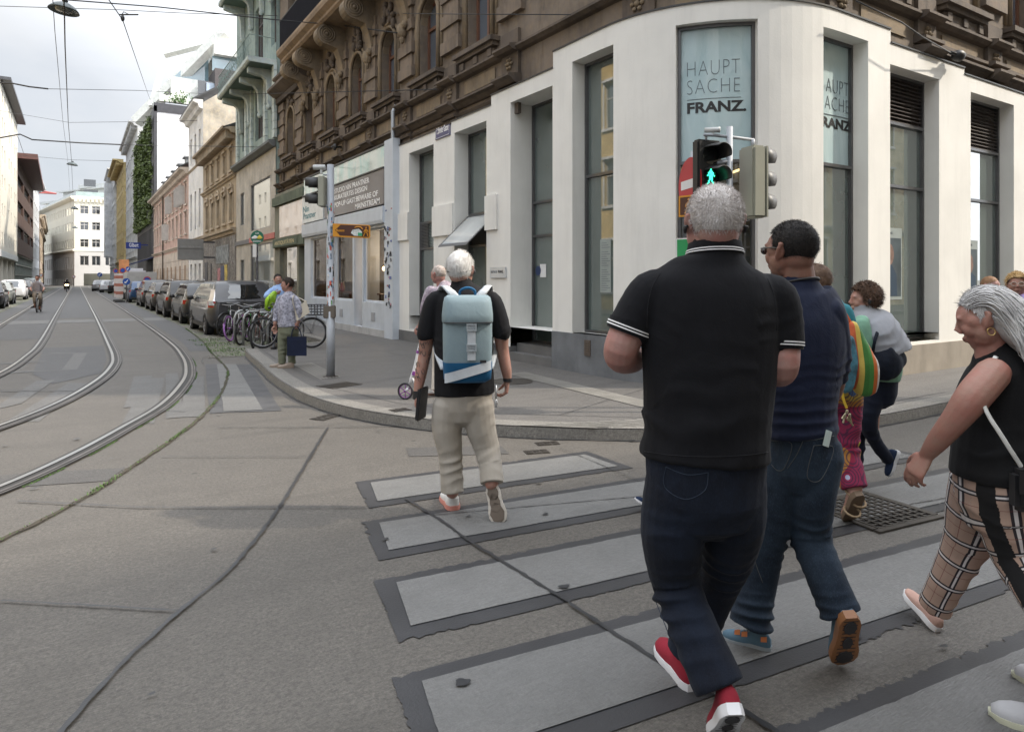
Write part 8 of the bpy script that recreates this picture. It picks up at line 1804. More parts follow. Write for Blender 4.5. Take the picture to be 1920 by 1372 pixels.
    for x in (.82,L_-.85):
        for s in (-1,1):
            mb=MB(); yc=s*(w-.10); mb.lathe([(R-.02,-.11),(R,-.08),(R,.08),(R-.02,.11),(R*.66,.115),(R*.66,-.115)],(x,yc,R),26,'Y',cap=False); wh=mb.build('wheel',RUB,t,smooth=True)
            mb=MB(); mb.lathe([(0,s*.085),(R*.2,s*.09),(R*.24,s*.07),(R*.66,s*.06)],(x,yc,R),22,'Y',cap=False)
            for k in range(5): a=k*1.2566; d=Vector((math.cos(a),0,math.sin(a))); mb.tube([Vector((x,yc+s*.095,R))+d*R*.12,Vector((x,yc+s*.085,R))+d*R*.64],[(.03,.012),(.045,.012)],6,side=Vector((-math.sin(a),0,math.cos(a))))
            mb.tube([Vector((x+math.cos(q*.2618)*R*.65,yc+s*.10,R+math.sin(q*.2618)*R*.65)) for q in range(24)],.014,5,close=True); mb.build('rim',ALU,wh,smooth=True)
            mb=MB(); mb.lathe([(0,0),(R*1.14,0),(R*1.14,s*.008),(0,s*.008)],(x,s*(w*.985),R+.02),24,'Y'); mb.build('wheel_arch',BPL,t)
    # lamps, plate, trims
    for s in (-1,1):
        mb=MB()
        if kind=='mpv':
            mb.rings([[Vector((x,s*y,z)) for x,y,z in ((.10+dx,w*.90-q,zz),(.30+dx,w*.985-q,zz),(.30+dx,w*.90-q-.05,zz),(.08+dx,w*.72-q,zz))] for zz,q,dx in ((.86,0,-.02),(.98,.0,.0),(1.12,.05,.06),(1.3,.10,.20))]); mb.build('tail_lamp_upper',CL,t)
            mb=MB(); mb.rings([[Vector((x,s*y,zz)) for x,y in ((.045,w*.70),(.09,w*.88),(.34,w*.99),(.30,w*.90),(.09,w*.70))] for zz in (.80,.97)]); mb.build('tail_lamp',TL,t)
        else:
            mb.rings([[Vector((x,s*y,zz)) for x,y in ((-.002,w*.50),(.02,w*.80),(.26,w*.985),(.24,w*.90),(.06,w*.5))] for zz in (.72,.86)]); mb.build('tail_lamp',TL,t)
        mb=MB()
        if kind=='mini': mb.ell((L_-.14,s*w*.62,.66),(.10,.13,.12)); mb.build('headlight',CL,t,smooth=True)
        else: mb.rings([[Vector((x,s*y,zz+dz)) for x,y,dz in ((L_-.01,w*.45,0),(L_-.08,w*.84,.03),(L_-.42,w*.97,.06),(L_-.30,w*.80,.05),(L_-.05,w*.40,0))] for zz in (.58,.74)]); mb.build('headlight',CL,t)
        mb=MB(); c=P(a1-.05,s,.05); mb.ell(c+Vector((0,s*.11,.06)),(.07,.10,.07)); mb.tube([c,c+Vector((0,s*.06,.03))],.02,6); mb.build('mirror',paint_ if kind=='mini' else BPL,t,smooth=True)
        mb=MB(); mb.box(.5,L_-.55,s*(w*.985),s*(w*1.0),.22,.32); mb.build('sill',BPL,t)
        if rails: mb=MB(); mb.tube([P(.55,s,.98)+Vector((0,-s*.12,.02)),P(.7,s,.98)+Vector((0,-s*.10,.07)),P(cab1-1.0,s,.98)+Vector((0,-s*.10,.07)),P(cab1-.85,s,.98)+Vector((0,-s*.1,.02))],.014,6); mb.build('roof_rail',CHR,t,smooth=True)
    mb=MB(); mb.box(-.012,.02,-.26,.26,.60,.71); mb.build('number_plate',PLT,t); mb=MB(); mb.box(L_-.01,L_+.012,-.26,.26,.42,.53); mb.build('number_plate',PLT,t)
    mb=MB(); mb.box(-.03,.2,-w*.86,w*.86,.26,.42,bev=.05); mb.build('bumper',BPL if kind!='mpv' else paint_,t); mb=MB(); mb.box(L_-.15,L_+.015,-w*.62,w*.62,.28,.40,bev=.03); mb.box(L_-.1,L_+.004,-w*.35,w*.35,.56,.66,bev=.02); mb.build('grille',BPL,t)
    mb=MB(); mb.tube([Vector((.02,0,belt+.05)),Vector((.0,.25,belt+.10))],.008,5); mb.build('wiper',BPL,t)
    return t
def park(c,px,py,X=None,yaw=math.pi/2,flip=False,side='left'):
    p=gnd(px,py); return p
def carR(c,x0,y0,W_=1.8,yaw=math.pi/2): c.location=(x0+W_/2,y0,0); c.rotation_euler=(0,0,yaw); return c
c1=car('parked_car','dark grey people carrier with tall rear window, nearest in the right row','car',carpaint('dark grey metallic',(.075,.075,.083)),4.4,1.85,1.54,.75,.96,'mpv'); carR(c1,3.08,20.2,1.85)
c2=car('parked_car','charcoal hatchback just ahead of the grey people carrier','car',carpaint('charcoal metallic',(.03,.032,.036)),4.0,1.75,1.46,.9,.90,'hatch'); carR(c2,3.12,26.0,1.75)
c3=car('parked_car','black estate with silver roof rails, third in the right row','car',carpaint('black metallic',(.012,.012,.014)),4.6,1.85,1.54,1.0,.93,'suv',rails=True); carR(c3,3.08,31.0,1.85)
c4=car('parked_car','dark brown grey hatchback, fourth in the right row','car',carpaint('brown grey metallic',(.06,.052,.048)),4.3,1.8,1.45,1.0,.90,'hatch'); carR(c4,3.12,37.6,1.8)
c5=car('parked_car','dark grey estate, fifth in the right row behind the blue hatchback','car',carpaint('steel grey metallic',(.06,.062,.068)),4.5,1.82,1.55,1.0,.95,'wagon'); carR(c5,3.1,43.6,1.82)
c6=car('parked_car','bright blue hatchback, farthest car before the white trailer','car',carpaint('bright blue',(.01,.07,.20)),4.0,1.75,1.47,.9,.9,'hatch'); carR(c6,3.0,52.5,1.75)
g2='cars parked on the left'
def carL(c,x1,y0,W_=1.75): c.location=(x1-W_/2,y0,0); c.rotation_euler=(0,0,-math.pi/2); return c
d1=car('parked_car','dark car cut by the left edge of the picture','car',carpaint('charcoal metallic',(.03,.032,.036)),4.2,1.78,1.45,1,.9,'hatch',g2); carL(d1,-3.3,49.4)
d2=car('parked_car','cream small car with round headlights in the left row','car',carpaint('cream car paint',(.42,.42,.37),.1),3.7,1.7,1.42,.85,.9,'mini',g2); carL(d2,-3.35,56.3)
d3=car('parked_car','white hatchback behind the cream car in the left row','car',carpaint('white car paint',(.62,.63,.66),.0),4.1,1.8,1.56,.8,.95,'mpv',g2); carL(d3,-3.3,68.2)
d4=car('parked_car','dark blue grey car behind the white one in the left row','car',carpaint('steel grey metallic',(.06,.062,.068)),4.3,1.8,1.48,1,.9,'hatch',g2); carL(d4,-3.3,77)
d5=car('parked_car','dark estate half hidden behind the cyclist','car',carpaint('black metallic',(.012,.012,.014)),4.5,1.8,1.6,1,.95,'suv',g2); carL(d5,-3.3,86)
d6=car('parked_car','pale green grey van like car last in the left row','car',carpaint('pale green grey',(.28,.33,.32)),4.6,1.85,1.75,.7,1.0,'mpv',g2); carL(d6,-3.25,95)
g3='small cars far up the street on the right'
for i,(x,y,c_,k_,lab) in enumerate(((2.3,96,('white car paint',(.62,.63,.66)),'mini','white little car far away in front of the passage'),(2.9,88,('black metallic',(.012,.012,.014)),'hatch','black car far away beside the white one'),(1.7,108,('silver metallic',(.3,.3,.31)),'hatch','silver car far away, left of the white one'),(2.2,115,('charcoal metallic',(.03,.032,.036)),'wagon','charcoal car far away by the end block'))):
    q=car('parked_car',lab,'car',carpaint(*c_),4.1,1.75,1.5,.9,.92,k_,g3); carR(q,x,y,1.75,math.pi/2*.92)
# trailer, barrier, van roof
t=thing('site_trailer','pale box trailer standing behind the blue hatchback','trailer',(4.2,61,0)); mb=MB(); mb.box(3.2,5.2,58.5,64,.5,2.15,bev=.04); mb.build('box',mat('pale trailer panel',(.36,.36,.35),.5),t); mb=MB(); mb.box(3.4,5.0,58.7,63.8,.3,.5); mb.build('chassis',BPL,t)
for y in (60,62.4): mb=MB(); mb.lathe([(0,0),(.3,0),(.3,.2),(0,.2)],(3.15,y,.3),18,'X'); mb.build('wheel',RUB,t)
t=thing('white_van','white van roof rising behind the trailer','van',(4.2,70,0)); mb=MB(); mb.box(3.3,5.1,67,72,.4,2.55,bev=.2); mb.build('body',carpaint('white car paint',(.62,.63,.66)),t); mb=MB(); mb.box(3.5,4.9,66.98,67.0,1.5,2.1); mb.build('rear_window',CG,t)
for s_ in (3.25,5.0): mb=MB(); mb.lathe([(0,0),(.32,0),(.32,.2),(0,.2)],(s_,68,.32),18,'X'); mb.build('wheel',RUB,t)
for i,y in enumerate((54.5,57.0)):
    t=thing('site_barrier',['red and white barrier board nearer the blue car','red and white barrier board beside the trailer'][i],'barrier',(2.7,y,0),'barrier boards by the trailer'); mb=MB(); mb.box(2.3,2.75,y,y+.05,.3,2.0); mb.build('board',WPB:=mat('white barrier',(.55,.5,.48),.6),t); mb=MB(); 
    for k in range(3): mb.box(2.3,2.75,y-.01,y,.55+k*.55,.75+k*.55)
    mb.build('red_band',mat('barrier red',(.36,.13,.09),.5),t); mb=MB(); mb.box(2.25,2.85,y-.25,y+.3,0,.12); mb.build('foot',BPL,t)
t=thing('notice_panel','orange construction notice board above the trailer','board',(2.9,66,0)); p0=onY(223,515,66); p1=onY(242,487,66); mb=MB(); mb.box(p0.x,p1.x,66,66.06,p0.z,p1.z); mb.build('panel',mat('orange board',(.55,.24,.10),.6,var=.3,vs=2),t); mb=MB(); 
for x in (p0.x+.05,p1.x-.05): mb.tube([(x,66.1,0),(x,66.1,p1.z)],.04,6)
mb.build('post',FRM,t)
# round road signs
RED=mat('sign red',(.42,.02,.025),.45,bmp=0); BLUE=mat('sign blue',(.01,.07,.32),.45,bmp=0); WS=mat('sign white',(.68,.68,.68),.45,bmp=0)
def disc(mb,c,r,nrm,th=.01,n=24,sq=1.0,off=0):
    nrm=Vector(nrm).normalized(); u=nrm.cross(UP).normalized(); v=u.cross(nrm); c=Vector(c)+nrm*off
    a=[c+u*r*math.cos(2*math.pi*i/n)+v*r*sq*math.sin(2*math.pi*i/n) for i in range(n)]; mb.rings([[p-nrm*th for p in a],a]); return u,v
def roundsign(px,py,Y,r,kind,label,nrm=(0,-1,0)):
    p=onY(px,py,Y); t=thing('road_sign',label,'road sign',(p.x,p.y,0),'round road signs far up the street'); mb=MB(); mb.tube([(p.x,p.y+.05,0),(p.x,p.y+.05,p.z+r)],.04,6); mb.build('post',FRM,t); mb=MB(); disc(mb,p,r,nrm); 
    if kind=='blue': mb.build('face',BLUE,t); mb=MB(); mb.add([p+Vector(q)*r for q in ((.5,-.02,.42),(.3,-.02,.55),(-.25,-.02,-.1),(-.45,-.02,.12),(-.5,-.02,-.5),(.12,-.02,-.45),(-.08,-.02,-.28))],[tuple(range(7))]); mb.build('arrow',WS,t)
    else: mb.build('face',RED,t); mb=MB(); disc(mb,p+Vector((0,-.012,0)),r*.74,nrm); mb.build('centre',BLUE if kind=='nostop' else WS,t)
roundsign(237,528,53.5,.23,'blue','blue keep left sign left of the blue hatchback'); roundsign(240,504,62,.17,'blue','upper blue round sign by the orange board'); roundsign(230,507,62.2,.21,'nostop','red and blue no stopping sign beside the orange board'); roundsign(276,525,57.9,.26,'nostop','red and blue no stopping sign on the trailer'); roundsign(217,508,80,.22,'nostop','small red and blue round sign farthest right of the end block')
roundsign(187,515,118,.32,'blue','blue mandatory sign in front of the passage of the end block'); roundsign(138.5,519,150,.27,'white','red and white no entry sign at the corner of the end block'); roundsign(77,516,120,.24,'white','red and white sign over the cars on the left')
# ---------------- cyclist and motorcyclist ----------------
cy=bicycle('bicycle','white bicycle ridden towards the camera in the tram lane','bicycle',paint('white bike paint',(.5,.5,.48)),group='bicycles in use'); cp=gnd(70,586); cy.location=cp+Vector((.1,1.0,0)); cy.rotation_euler=(0,0,-math.pi/2-.1)
mb=MB(); mb.box(-.2,.2,.1,.25,.35,.7,bev=.03); pn=mb.build('pannier',BLK,cy)
D=1.58*FPX/(586-HZ)+.6; k=FPX/D
def Rr(x,y,z): return (960+(cp.dot(CR)+x)*FPX/(D),HZ+(EYE-z)*FPX/D,y)
cpx=70
def q(x,z,dd=0): return (cpx+x*k,HZ+(EYE-z)*k,dd)
cf=fig('cyclist in a cap, grey shirt and brown shorts riding towards the camera',tuple(cp+Vector((0,.5,0))),D,q(0,1.66,-.1)[:2],1.0,-CF+CR*.1,-CF,
 [q(0,1.50)[:2]+(.06,.06),q(0,1.47)[:2]+(.12,.09),q(0,1.40)[:2]+(.20,.12),q(0,1.2)[:2]+(.19,.13),q(0,1.02)[:2]+(.18,.13),q(0,.95)[:2]+(.18,.15)],
 [[q(-.19,1.38),q(-.30,1.2,-.1),q(-.32,1.12,-.25),q(-.28,1.05,-.4),q(-.27,1.04,-.45)],[q(.19,1.38),q(.30,1.2,-.1),q(.32,1.12,-.25),q(.28,1.05,-.4),q(.27,1.04,-.45)]],[.058,.052,.046,.038,.028],1.3,
 [[q(-.1,.92),q(-.14,.80,-.3),q(-.13,.55,-.35),q(-.12,.45,-.3)],[q(.1,.92),q(.14,.70,-.3),q(.13,.45,-.25),q(.12,.33,-.15)]],[.11,.09,.075,.07],SK2,cloth('grey shirt',(.20,.18,.19)),cloth('khaki shorts',(.16,.13,.10)),hair=dict(m=MATS['dark brown bob'],thick=.016,low=-.02,front=.4,n=200,length=.01,width=.003),vox=.013)
for (x,z,d_) in ((-.12,.18,-.2),(.12,.08,-.05)):
    h=at(*q(x,z+.02,d_)[:2],D+d_); shoe(cf['p'],h,h-CF*.27,UP,1,BLK,BLK)
mb=MB(); 
for (x,z0,z1_,d_) in ((-.125,.50,.20,-.25),(.125,.40,.12,-.15)): mb.tube([at(*q(x,z0)[:2],D+d_),at(*q(x,z1_)[:2],D+d_)],[.055,.04],8)
mb.build('shin',SK2,cf['p'],smooth=True)
mp_=gnd(125,547.5); mt=thing('motorcycle','motorcycle with lit headlamp coming down the street','motorcycle',tuple(mp_)); 
mb=MB(); 
for dy in (0,1.4): 
    for i in range(1): mb.tube([mp_+Vector((0,dy+math.cos(a)*.28,.32+math.sin(a)*.28)) for a in [2*math.pi*j/20 for j in range(20)]],.06,6,close=True)
mb.build('wheels',RUB,mt); mb=MB(); mb.tube([mp_+Vector((0,.1,.4)),mp_+Vector((0,.2,.85)),mp_+Vector((0,.7,.85)),mp_+Vector((0,1.5,.8))],[(.14,.2),(.2,.22),(.18,.22),(.1,.1)],10,side=Vector((1,0,0))); mb.build('body',paint('black paint',(.02,.02,.02)),mt,smooth=True)
mb=MB(); mb.ell(mp_+Vector((-.1,-.05,.88)),(.085,.05,.085)); mb.ell(mp_+Vector((.1,-.05,.88)),(.085,.05,.085)); mb.build('headlamp',mat('lit headlamp',(1,.75,.4),.4,bmp=0,emit=12),mt); mb=MB(); mb.tube([mp_+Vector((-.38,.3,1.05)),mp_+Vector((.38,.3,1.05))],.03,6); mb.build('handlebar',BLK,mt)
Dm=mp_.dot(CF)+.5; km=FPX/Dm; qm=lambda x,z,dd=0:(125.2+x*km,HZ+(EYE-z)*km,dd)
mf=fig('motorcyclist in dark clothes and helmet riding towards the camera',tuple(mp_+Vector((0,.6,0))),Dm,qm(0,1.5)[:2],1.25,-CF,-CF,
 [qm(0,1.36)[:2]+(.07,.07),qm(0,1.34)[:2]+(.14,.1),qm(0,1.27)[:2]+(.24,.14),qm(0,1.1)[:2]+(.23,.15),qm(0,.95)[:2]+(.2,.15),qm(0,.88)[:2]+(.2,.16)],
 [[qm(-.22,1.25),qm(-.36,1.12,-.1),qm(-.38,1.08,-.25),qm(-.36,1.05,-.4),qm(-.35,1.05,-.42)],[qm(.22,1.25),qm(.36,1.12,-.1),qm(.38,1.08,-.25),qm(.36,1.05,-.4),qm(.35,1.05,-.42)]],[.075,.07,.06,.05,.04],4.0,
 [[qm(-.12,.85),qm(-.28,.75,-.4),qm(-.25,.4,-.3),qm(-.24,.25,-.3)],[qm(.12,.85),qm(.28,.75,-.4),qm(.25,.4,-.3),qm(.24,.25,-.3)]],[.12,.1,.08,.07],SK2,TEE,TEE,vox=.03)
mb=MB(); mb.ell(mf['HC'],(.15,.16,.17)); mb.build('helmet',paint('black paint',(.02,.02,.02)),mf['p'],smooth=True)
# ---------------- traffic lights, signs ----------------
GAL=mat('galvanised pole',(.33,.35,.38),.6,.15,var=.12,bmp=.1,stain=.2); HSG=mat('signal housing beige grey',(.30,.30,.245),.5,var=.08,stain=.25); SB_=mat('signal black',(.016,.017,.018),.5,bmp=.05)
def stickers(mb_list,c,R,z0,z1,n,seed):
    r=random.Random(seed)
    for k in range(n):
        z=r.uniform(z0,z1); a=r.uniform(0,6.283); w=r.uniform(.15,.55); h=r.uniform(.02,.09); rr_=R+.0012+.0003*(k%7); m=mb_list[r.randrange(len(mb_list))]; N_=5
        vs=[Vector((c[0]+rr_*math.cos(a+w*i/N_),c[1]+rr_*math.sin(a+w*i/N_),z+q*h)) for i in range(N_+1) for q in (0,1)]; m.add(vs,[(2*i,2*i+2,2*i+3,2*i+1) for i in range(N_)])
p=gnd(620,706,.12); Dp=p.dot(CF); t=thing('traffic_light','stickered traffic light pole with side on black signal near the white building','traffic light',(p.x,p.y,.12))
ph=at(617,309,Dp).z; mb=MB(); mb.tube([(p.x,p.y,.12),(p.x,p.y,1.1),(p.x,p.y,1.101),(p.x,p.y,ph)],[.062,.062,.052,.052],18); mb.build('pole',GAL,t,smooth=True)
ms=[MB() for _ in range(5)]; stickers(ms,p,.052,1.15,2.7,130,5); stickers(ms,p,.052,2.0,2.6,25,8)
for m_,c_,nm in zip(ms,((.55,.52,.5),(.45,.08,.05),(.02,.02,.022),(.08,.2,.35),(.15,.3,.12)),'abcde'): m_.build('stickers',mat('sticker '+nm,c_,.5,var=.7,vs=30,bmp=0),t)
A_=lambda x,y,dd=0: at(x,y,Dp+dd)
mb=MB(); mb.box(-.035,.055,-.11,.11,A_(0,388).z,A_(0,332).z,lambda x,y,z:A_(604,400)*1+CR*x+CF*y+UP*(z-A_(0,400).z),bev=.01); hs=mb.build('signal_housing',HSG,t)
for y in (345,375):
    mb=MB(); c=A_(600,y); mb.tube([c,c-CR*.03],[.088,.088],18); rs=[]
    # visor: half tube opening downwards
    n=14; 
    for q,(o,r_) in enumerate(((0,.095),(.10,.095),(.20,.088))):
        rs.append([c-CR*o+(CF*math.cos(a)+UP*math.sin(a))*r_ for a in [(-.5+i/(n-1)*(math.pi+1.0)) for i in range(n)]])
    vs=[v for r in rs for v in r]; mb.add(vs,[(k*n+i,k*n+i+1,(k+1)*n+i+1,(k+1)*n+i) for k in range(2) for i in range(n-1)]); vi=mb.build('visor',SB_,hs,smooth=True); so_=vi.modifiers.new('s','SOLIDIFY'); so_.thickness=.006
mb=MB(); 
for y in (328,386): mb.tube([A_(606,y),A_(617,y)],.014,6)
mb.build('bracket',GAL,t); mb=MB(); c=A_(600,314); mb.tube([c-CR*.10,c+CR*.08],[(.035,.04),(.035,.04)],10); mb.tube([c+CR*.02-UP*.03,c+CR*.02-UP*.10],.02,8); mb.build('camera_box',mat('white camera housing',(.5,.52,.52),.4,bmp=0),t)
mb=MB(); c=A_(619,585); mb.box(-.09,.09,-.06,-.0,-.09,.10,lambda x,y,z:c+CR*x+CF*y*1-CF*.0+UP*z+CF*.0,bev=.01); mb.build('control_box',mat('brown worn box',(.12,.10,.08),.6,stain=.4),t)
mb=MB(); mb.lathe([(.12,.121),(.11,.13),(.075,.135),(.075,.14),(0,.14)],(p.x,p.y,0),20); mb.build('base_flange',IRON,t)
# brown direction sign
s=thing('direction_sign','brown and orange pointed direction sign with walking man and stickers on the pole','direction sign',tuple(A_(660,432))); Dn=Dp-.10; B_=lambda x,y,o=0: at(x,y,Dn-o)
ORG=mat('sign orange',(.60,.26,.02),.4,bmp=0); BRN=mat('sign brown',(.07,.022,.012),.4,bmp=0)
def plate(pts,m,nm,o,th=.004): mb=MB(); f=[B_(x,y,o) for x,y in pts]; b=[B_(x,y,o-th) for x,y in pts]; n=len(pts); mb.add(f+b,[tuple(range(n)),tuple(range(n,2*n))[::-1]]+[(i,n+i,n+(i+1)%n,(i+1)%n) for i in range(n)]); return fixnormals(mb.build(nm,m,s))
plate([(624,419),(692,422),(694.5,424),(694.5,444),(692,447),(624,444)],ORG,'board',0,.02); plate([(629,421.5),(637,421.5),(690,423.5),(691.5,425),(691.5,443),(690,444.5),(637,441.5),(631,434),(626,431)],BRN,'brown_field',.003)
plate([(624.5,420),(640,420.5),(628,431.5),(638,443.5),(624.5,443)],ORG,'arrow_head',.006)
TS=lambda x0,y0:(lambda x,y,z:B_(x0,y0,.008)+CR*x+UP*y-CF*z)
text('Museums',.125,.042,TS(630,434.5),ORG,s,offset=.02)
plate([(661,431),(673,429),(679,435),(678,443),(664,442),(658,437)],mat('torn white sticker',(.6,.62,.6),.5,var=.3,vs=20),'sticker',.010); plate([(671,436),(679,437),(679,442.5),(671,442)],mat('green sticker',(.05,.3,.15),.5,bmp=0),'sticker',.014)
mb=MB()
for pts,r_ in (((((665,427),(669,425.5),(676,426),(680,430))),.007),): belt_tube(mb,[B_(x,y,.012) for x,y in pts],r_)
def walkman(mb,F,h,r):   # F(x,z)->point, unit figure height h
    for a_ in (((0,.52),(.02,.80)),((0,.52),(-.16,.25),(-.26,.0)),((0,.52),(.16,.27),(.2,.0)),((.02,.78),(-.16,.62),(-.2,.45)),((.02,.78),(.18,.62),(.22,.46))): mb.tube([F(x*h,z*h) for x,z in a_],[r*1.7 if a_[0]==(0,.52) and len(a_)==2 else r]*len(a_),6)
    mb.ell(F(.03*h,.93*h),(r*1.6,)*3,n=8,m=6)
walkman(mb,lambda x,z:B_(686,443,.012)+CR*x+UP*z,.135,.0075); mb.build('walking_figure',ORG,s)
mb=MB(); mb.tube([A_(618,424),A_(624,424,-.08)],.02,6); mb.tube([A_(618,441),A_(624,441,-.08)],.02,6); mb.build('clamp',GAL,s)
# corner signal cluster behind the polo man
Dc=7.5; C_at=lambda x,y,dd=0:at(x,y,Dc+dd); pc=C_at(1368,524); gp_=Vector((pc.x,pc.y,.12))
t=thing('traffic_light','corner signal pole with green walking man and side on three lamp signal','traffic light',tuple(gp_))
mb=MB(); mb.tube([gp_,Vector((gp_.x,gp_.y,C_at(0,238).z))],.034,16); mb.build('pole',GAL,t,smooth=True); mb=MB(); mb.tube([C_at(1320,253,-.02),C_at(1340,254,0),C_at(1368,257,0),C_at(1414,263,.02)],.018,10); mb.tube([C_at(1412,262),C_at(1412,276)],.02,8); mb.tube([C_at(1324,254),C_at(1324,264)],.014,8); mb.tube([C_at(1345,306),C_at(1368,302)],.02,6); mb.build('cross_arm',GAL,t,smooth=True)
mb=MB(); c=C_at(1337,244); d=(CR*.9-CF*.35-UP*.05).normalized(); mb.tube([c-d*.09,c+d*.05,c+d*.075],[.028,.03,.034],12); mb.tube([c-UP*.03,c-UP*.06],.012,6); mb.build('camera_box',mat('white camera housing',(.5,.52,.52),.4,bmp=0),t,smooth=True)
# front signal (two lamps) turned slightly
Xs=(CR*.93+CF*.37).normalized(); Ns=Xs.cross(UP).normalized(); Ns=Ns if Ns.dot(CF)<0 else -Ns; O=C_at(1332,262)
zz=lambda y:C_at(0,y).z-O.z
T=lambda x,y,z:O+Xs*x+Ns*y+UP*z
mb=MB(); mb.box(-.16,.16,-.12,0,zz(372),0,T,bev=.02); hs=mb.build('signal_housing',SB_,t)
LED=mat('green led',(.05,1,.55),.5,bmp=0,emit=2.2)
for i,yy in enumerate((291,333)):
    z=zz(yy); n=18; rs=[]
    for o,r_ in ((0,.118),(.12,.118),(.24,.10)): rs.append([T(math.cos(a)*r_,o,z+math.sin(a)*r_) for a in [(-.35+k/(n-1)*(math.pi-.35)) for k in range(n)]])
    mb=MB(); mb.add([v for r in rs for v in r],[(k*n+j,k*n+j+1,(k+1)*n+j+1,(k+1)*n+j) for k in range(2) for j in range(n-1)]); vi=mb.build('visor',SB_,hs,smooth=True); so_=vi.modifiers.new('s','SOLIDIFY'); so_.thickness=.006
    mb=MB(); mb.add([T(.105*math.cos(a),.004,z+.105*math.sin(a)) for a in [j*.3142 for j in range(20)]],[tuple(range(20))]); mb.build('lens',mat('dark lens',(.01,.012,.012),.15,bmp=0,coat=.5),hs)
mb=MB(); g=random.Random(1); z=zz(334)
cells={0:[0],1:[0],2:[-1,0,1],3:[-2,-1,0,1,2],4:[-2,0,1,2],5:[-3,-1,0,1,3],6:[-1,0,1],7:[-1,0,1],8:[-1,1],9:[-2,1],10:[-2,2],11:[-3,2]}
for row,cs in cells.items():
    for c_ in cs: mb.box(c_*.0145-.006,c_*.0145+.006,.008,.014,z+.098-row*.0148-.006,z+.098-row*.0148+.006,T)
mb.build('green_man',LED,hs)
# side on three-lamp signal
mb=MB(); c=C_at(1412,276); Xq=(CR*.94+CF*.34).normalized(); Nq=Xq.cross(UP).normalized(); T2_=lambda x,y,z:c+Xq*x+Nq*y+UP*z; hz_=C_at(0,410).z-c.z; mb.box(-.10,.075,-.13,.13,hz_,0,T2_,bev=.025); hs=mb.build('signal_housing',HSG,t); mb=MB(); mb.box(.076,.092,-.135,.135,hz_+.01,-.005,T2_); mb.build('front_door',HSG,t)
for yy in (293,336,379):
    z=C_at(0,yy).z-c.z; n=16; rs=[]
    for o,r_ in ((.09,.105),(.17,.10),(.25,.085)): rs.append([T2_(o,math.cos(a)*r_,z+math.sin(a)*r_) for a in [(-.9+k/(n-1)*(math.pi+1.8)) for k in range(n)]])
    mb=MB(); mb.add([v for r in rs for v in r],[(k*n+j,k*n+j+1,(k+1)*n+j+1,(k+1)*n+j) for k in range(2) for j in range(n-1)]); vi=mb.build('visor',mat('grey visor',(.10,.10,.10),.5,bmp=0),hs,smooth=True); so_=vi.modifiers.new('s','SOLIDIFY'); so_.thickness=.006
mb=MB(); mb.tube([T2_(-.03,-.134,zq) for zq in (-.3,-.31)],.004,4)
for x,zq,w_,h_ in ((.0,-.66,.07,.06),(-.06,-.62,.03,.05),): mb.box(x-w_/2,x+w_/2,-.135,-.132,zq-h_/2,zq+h_/2,T2_)
mb.build('sticker',mat('yellow sticker',(.6,.6,.08),.5,var=.3,vs=20),hs); mb=MB(); mb.ell(T2_(-.02,-.132,-.50),(.03,.01,.035)); mb.build('sticker',mat('torn white sticker',(.6,.62,.6),.5),hs)
# no-entry sign, brown sign and green sign on the same corner, seen at an angle
s=thing('road_sign','red and white no entry sign seen at an angle beside the walking man signal','road sign',tuple(C_at(1292,385,.2))); Nn=(-CR*.96-CF*.17).normalized(); c=C_at(1293,345,.22); mb=MB(); u,v=disc(mb,c,.30,Nn,.006,40,1.0); mb.build('face',RED,s,smooth=False)
mb=MB(); mb.add([c+Nn*.004+u*x*.225+v*z*.05 for x,z in ((-1,-1),(1,-1),(1,1),(-1,1))],[(0,1,2,3)]); mb.build('white_bar',WS,s)
s2=thing('route_sign','small orange and brown walking route sign under the no entry sign','sign',tuple(C_at(1285,400,.2))); c=C_at(1290,386,.2); F=lambda x,z,o=0:c+(CR*.7-CF*.71).normalized()*x+UP*z+(-CR*.71-CF*.7)*o
mb=MB(); mb.add([F(x,z) for x,z in ((-.12,-.12),(.12,-.12),(.12,.12),(-.12,.12))]+[F(x,z,-.01) for x,z in ((-.12,-.12),(.12,-.12),(.12,.12),(-.12,.12))],[(0,1,2,3),(7,6,5,4),(0,4,5,1),(1,5,6,2),(2,6,7,3),(3,7,4,0)]); mb.build('board',ORG,s2); mb=MB(); mb.add([F(x,z,.003) for x,z in ((-.10,-.10),(.10,-.10),(.10,.10),(-.10,.10))],[(0,1,2,3)]); mb.build('brown_field',BRN,s2); mb=MB(); walkman(mb,lambda x,z:F(x+.01,z-.09,.008),.17,.009); mb.build('walking_figure',ORG,s2)
s3=thing('green_sign','green sign with white border below the walking route sign','sign',tuple(C_at(1283,440,.2))); c=C_at(1288,426,.2); mb=MB(); mb.box(-.14,.14,-.01,.0,-.12,.12,lambda x,y,z:F(x,z+c.z-C_at(1290,386,.2).z,-y*-1),bev=.0); mb.build('board',WS,s3); mb=MB(); mb.box(-.125,.125,.001,.004,-.105,.105,lambda x,y,z:F(x,z+c.z-C_at(1290,386,.2).z,y)); mb.build('green_field',mat('sign green',(.01,.25,.08),.4,bmp=0),s3)
mb=MB(); q0=C_at(1300,524,.26); mb.tube([Vector((q0.x,q0.y,.12)),Vector((q0.x,q0.y,C_at(0,283,.22).z))],.03,12); sp_=mb.build('sign_post',GAL,None,smooth=True); tag(sp_,'thin sign post at the corner carrying the no entry and route signs','post')
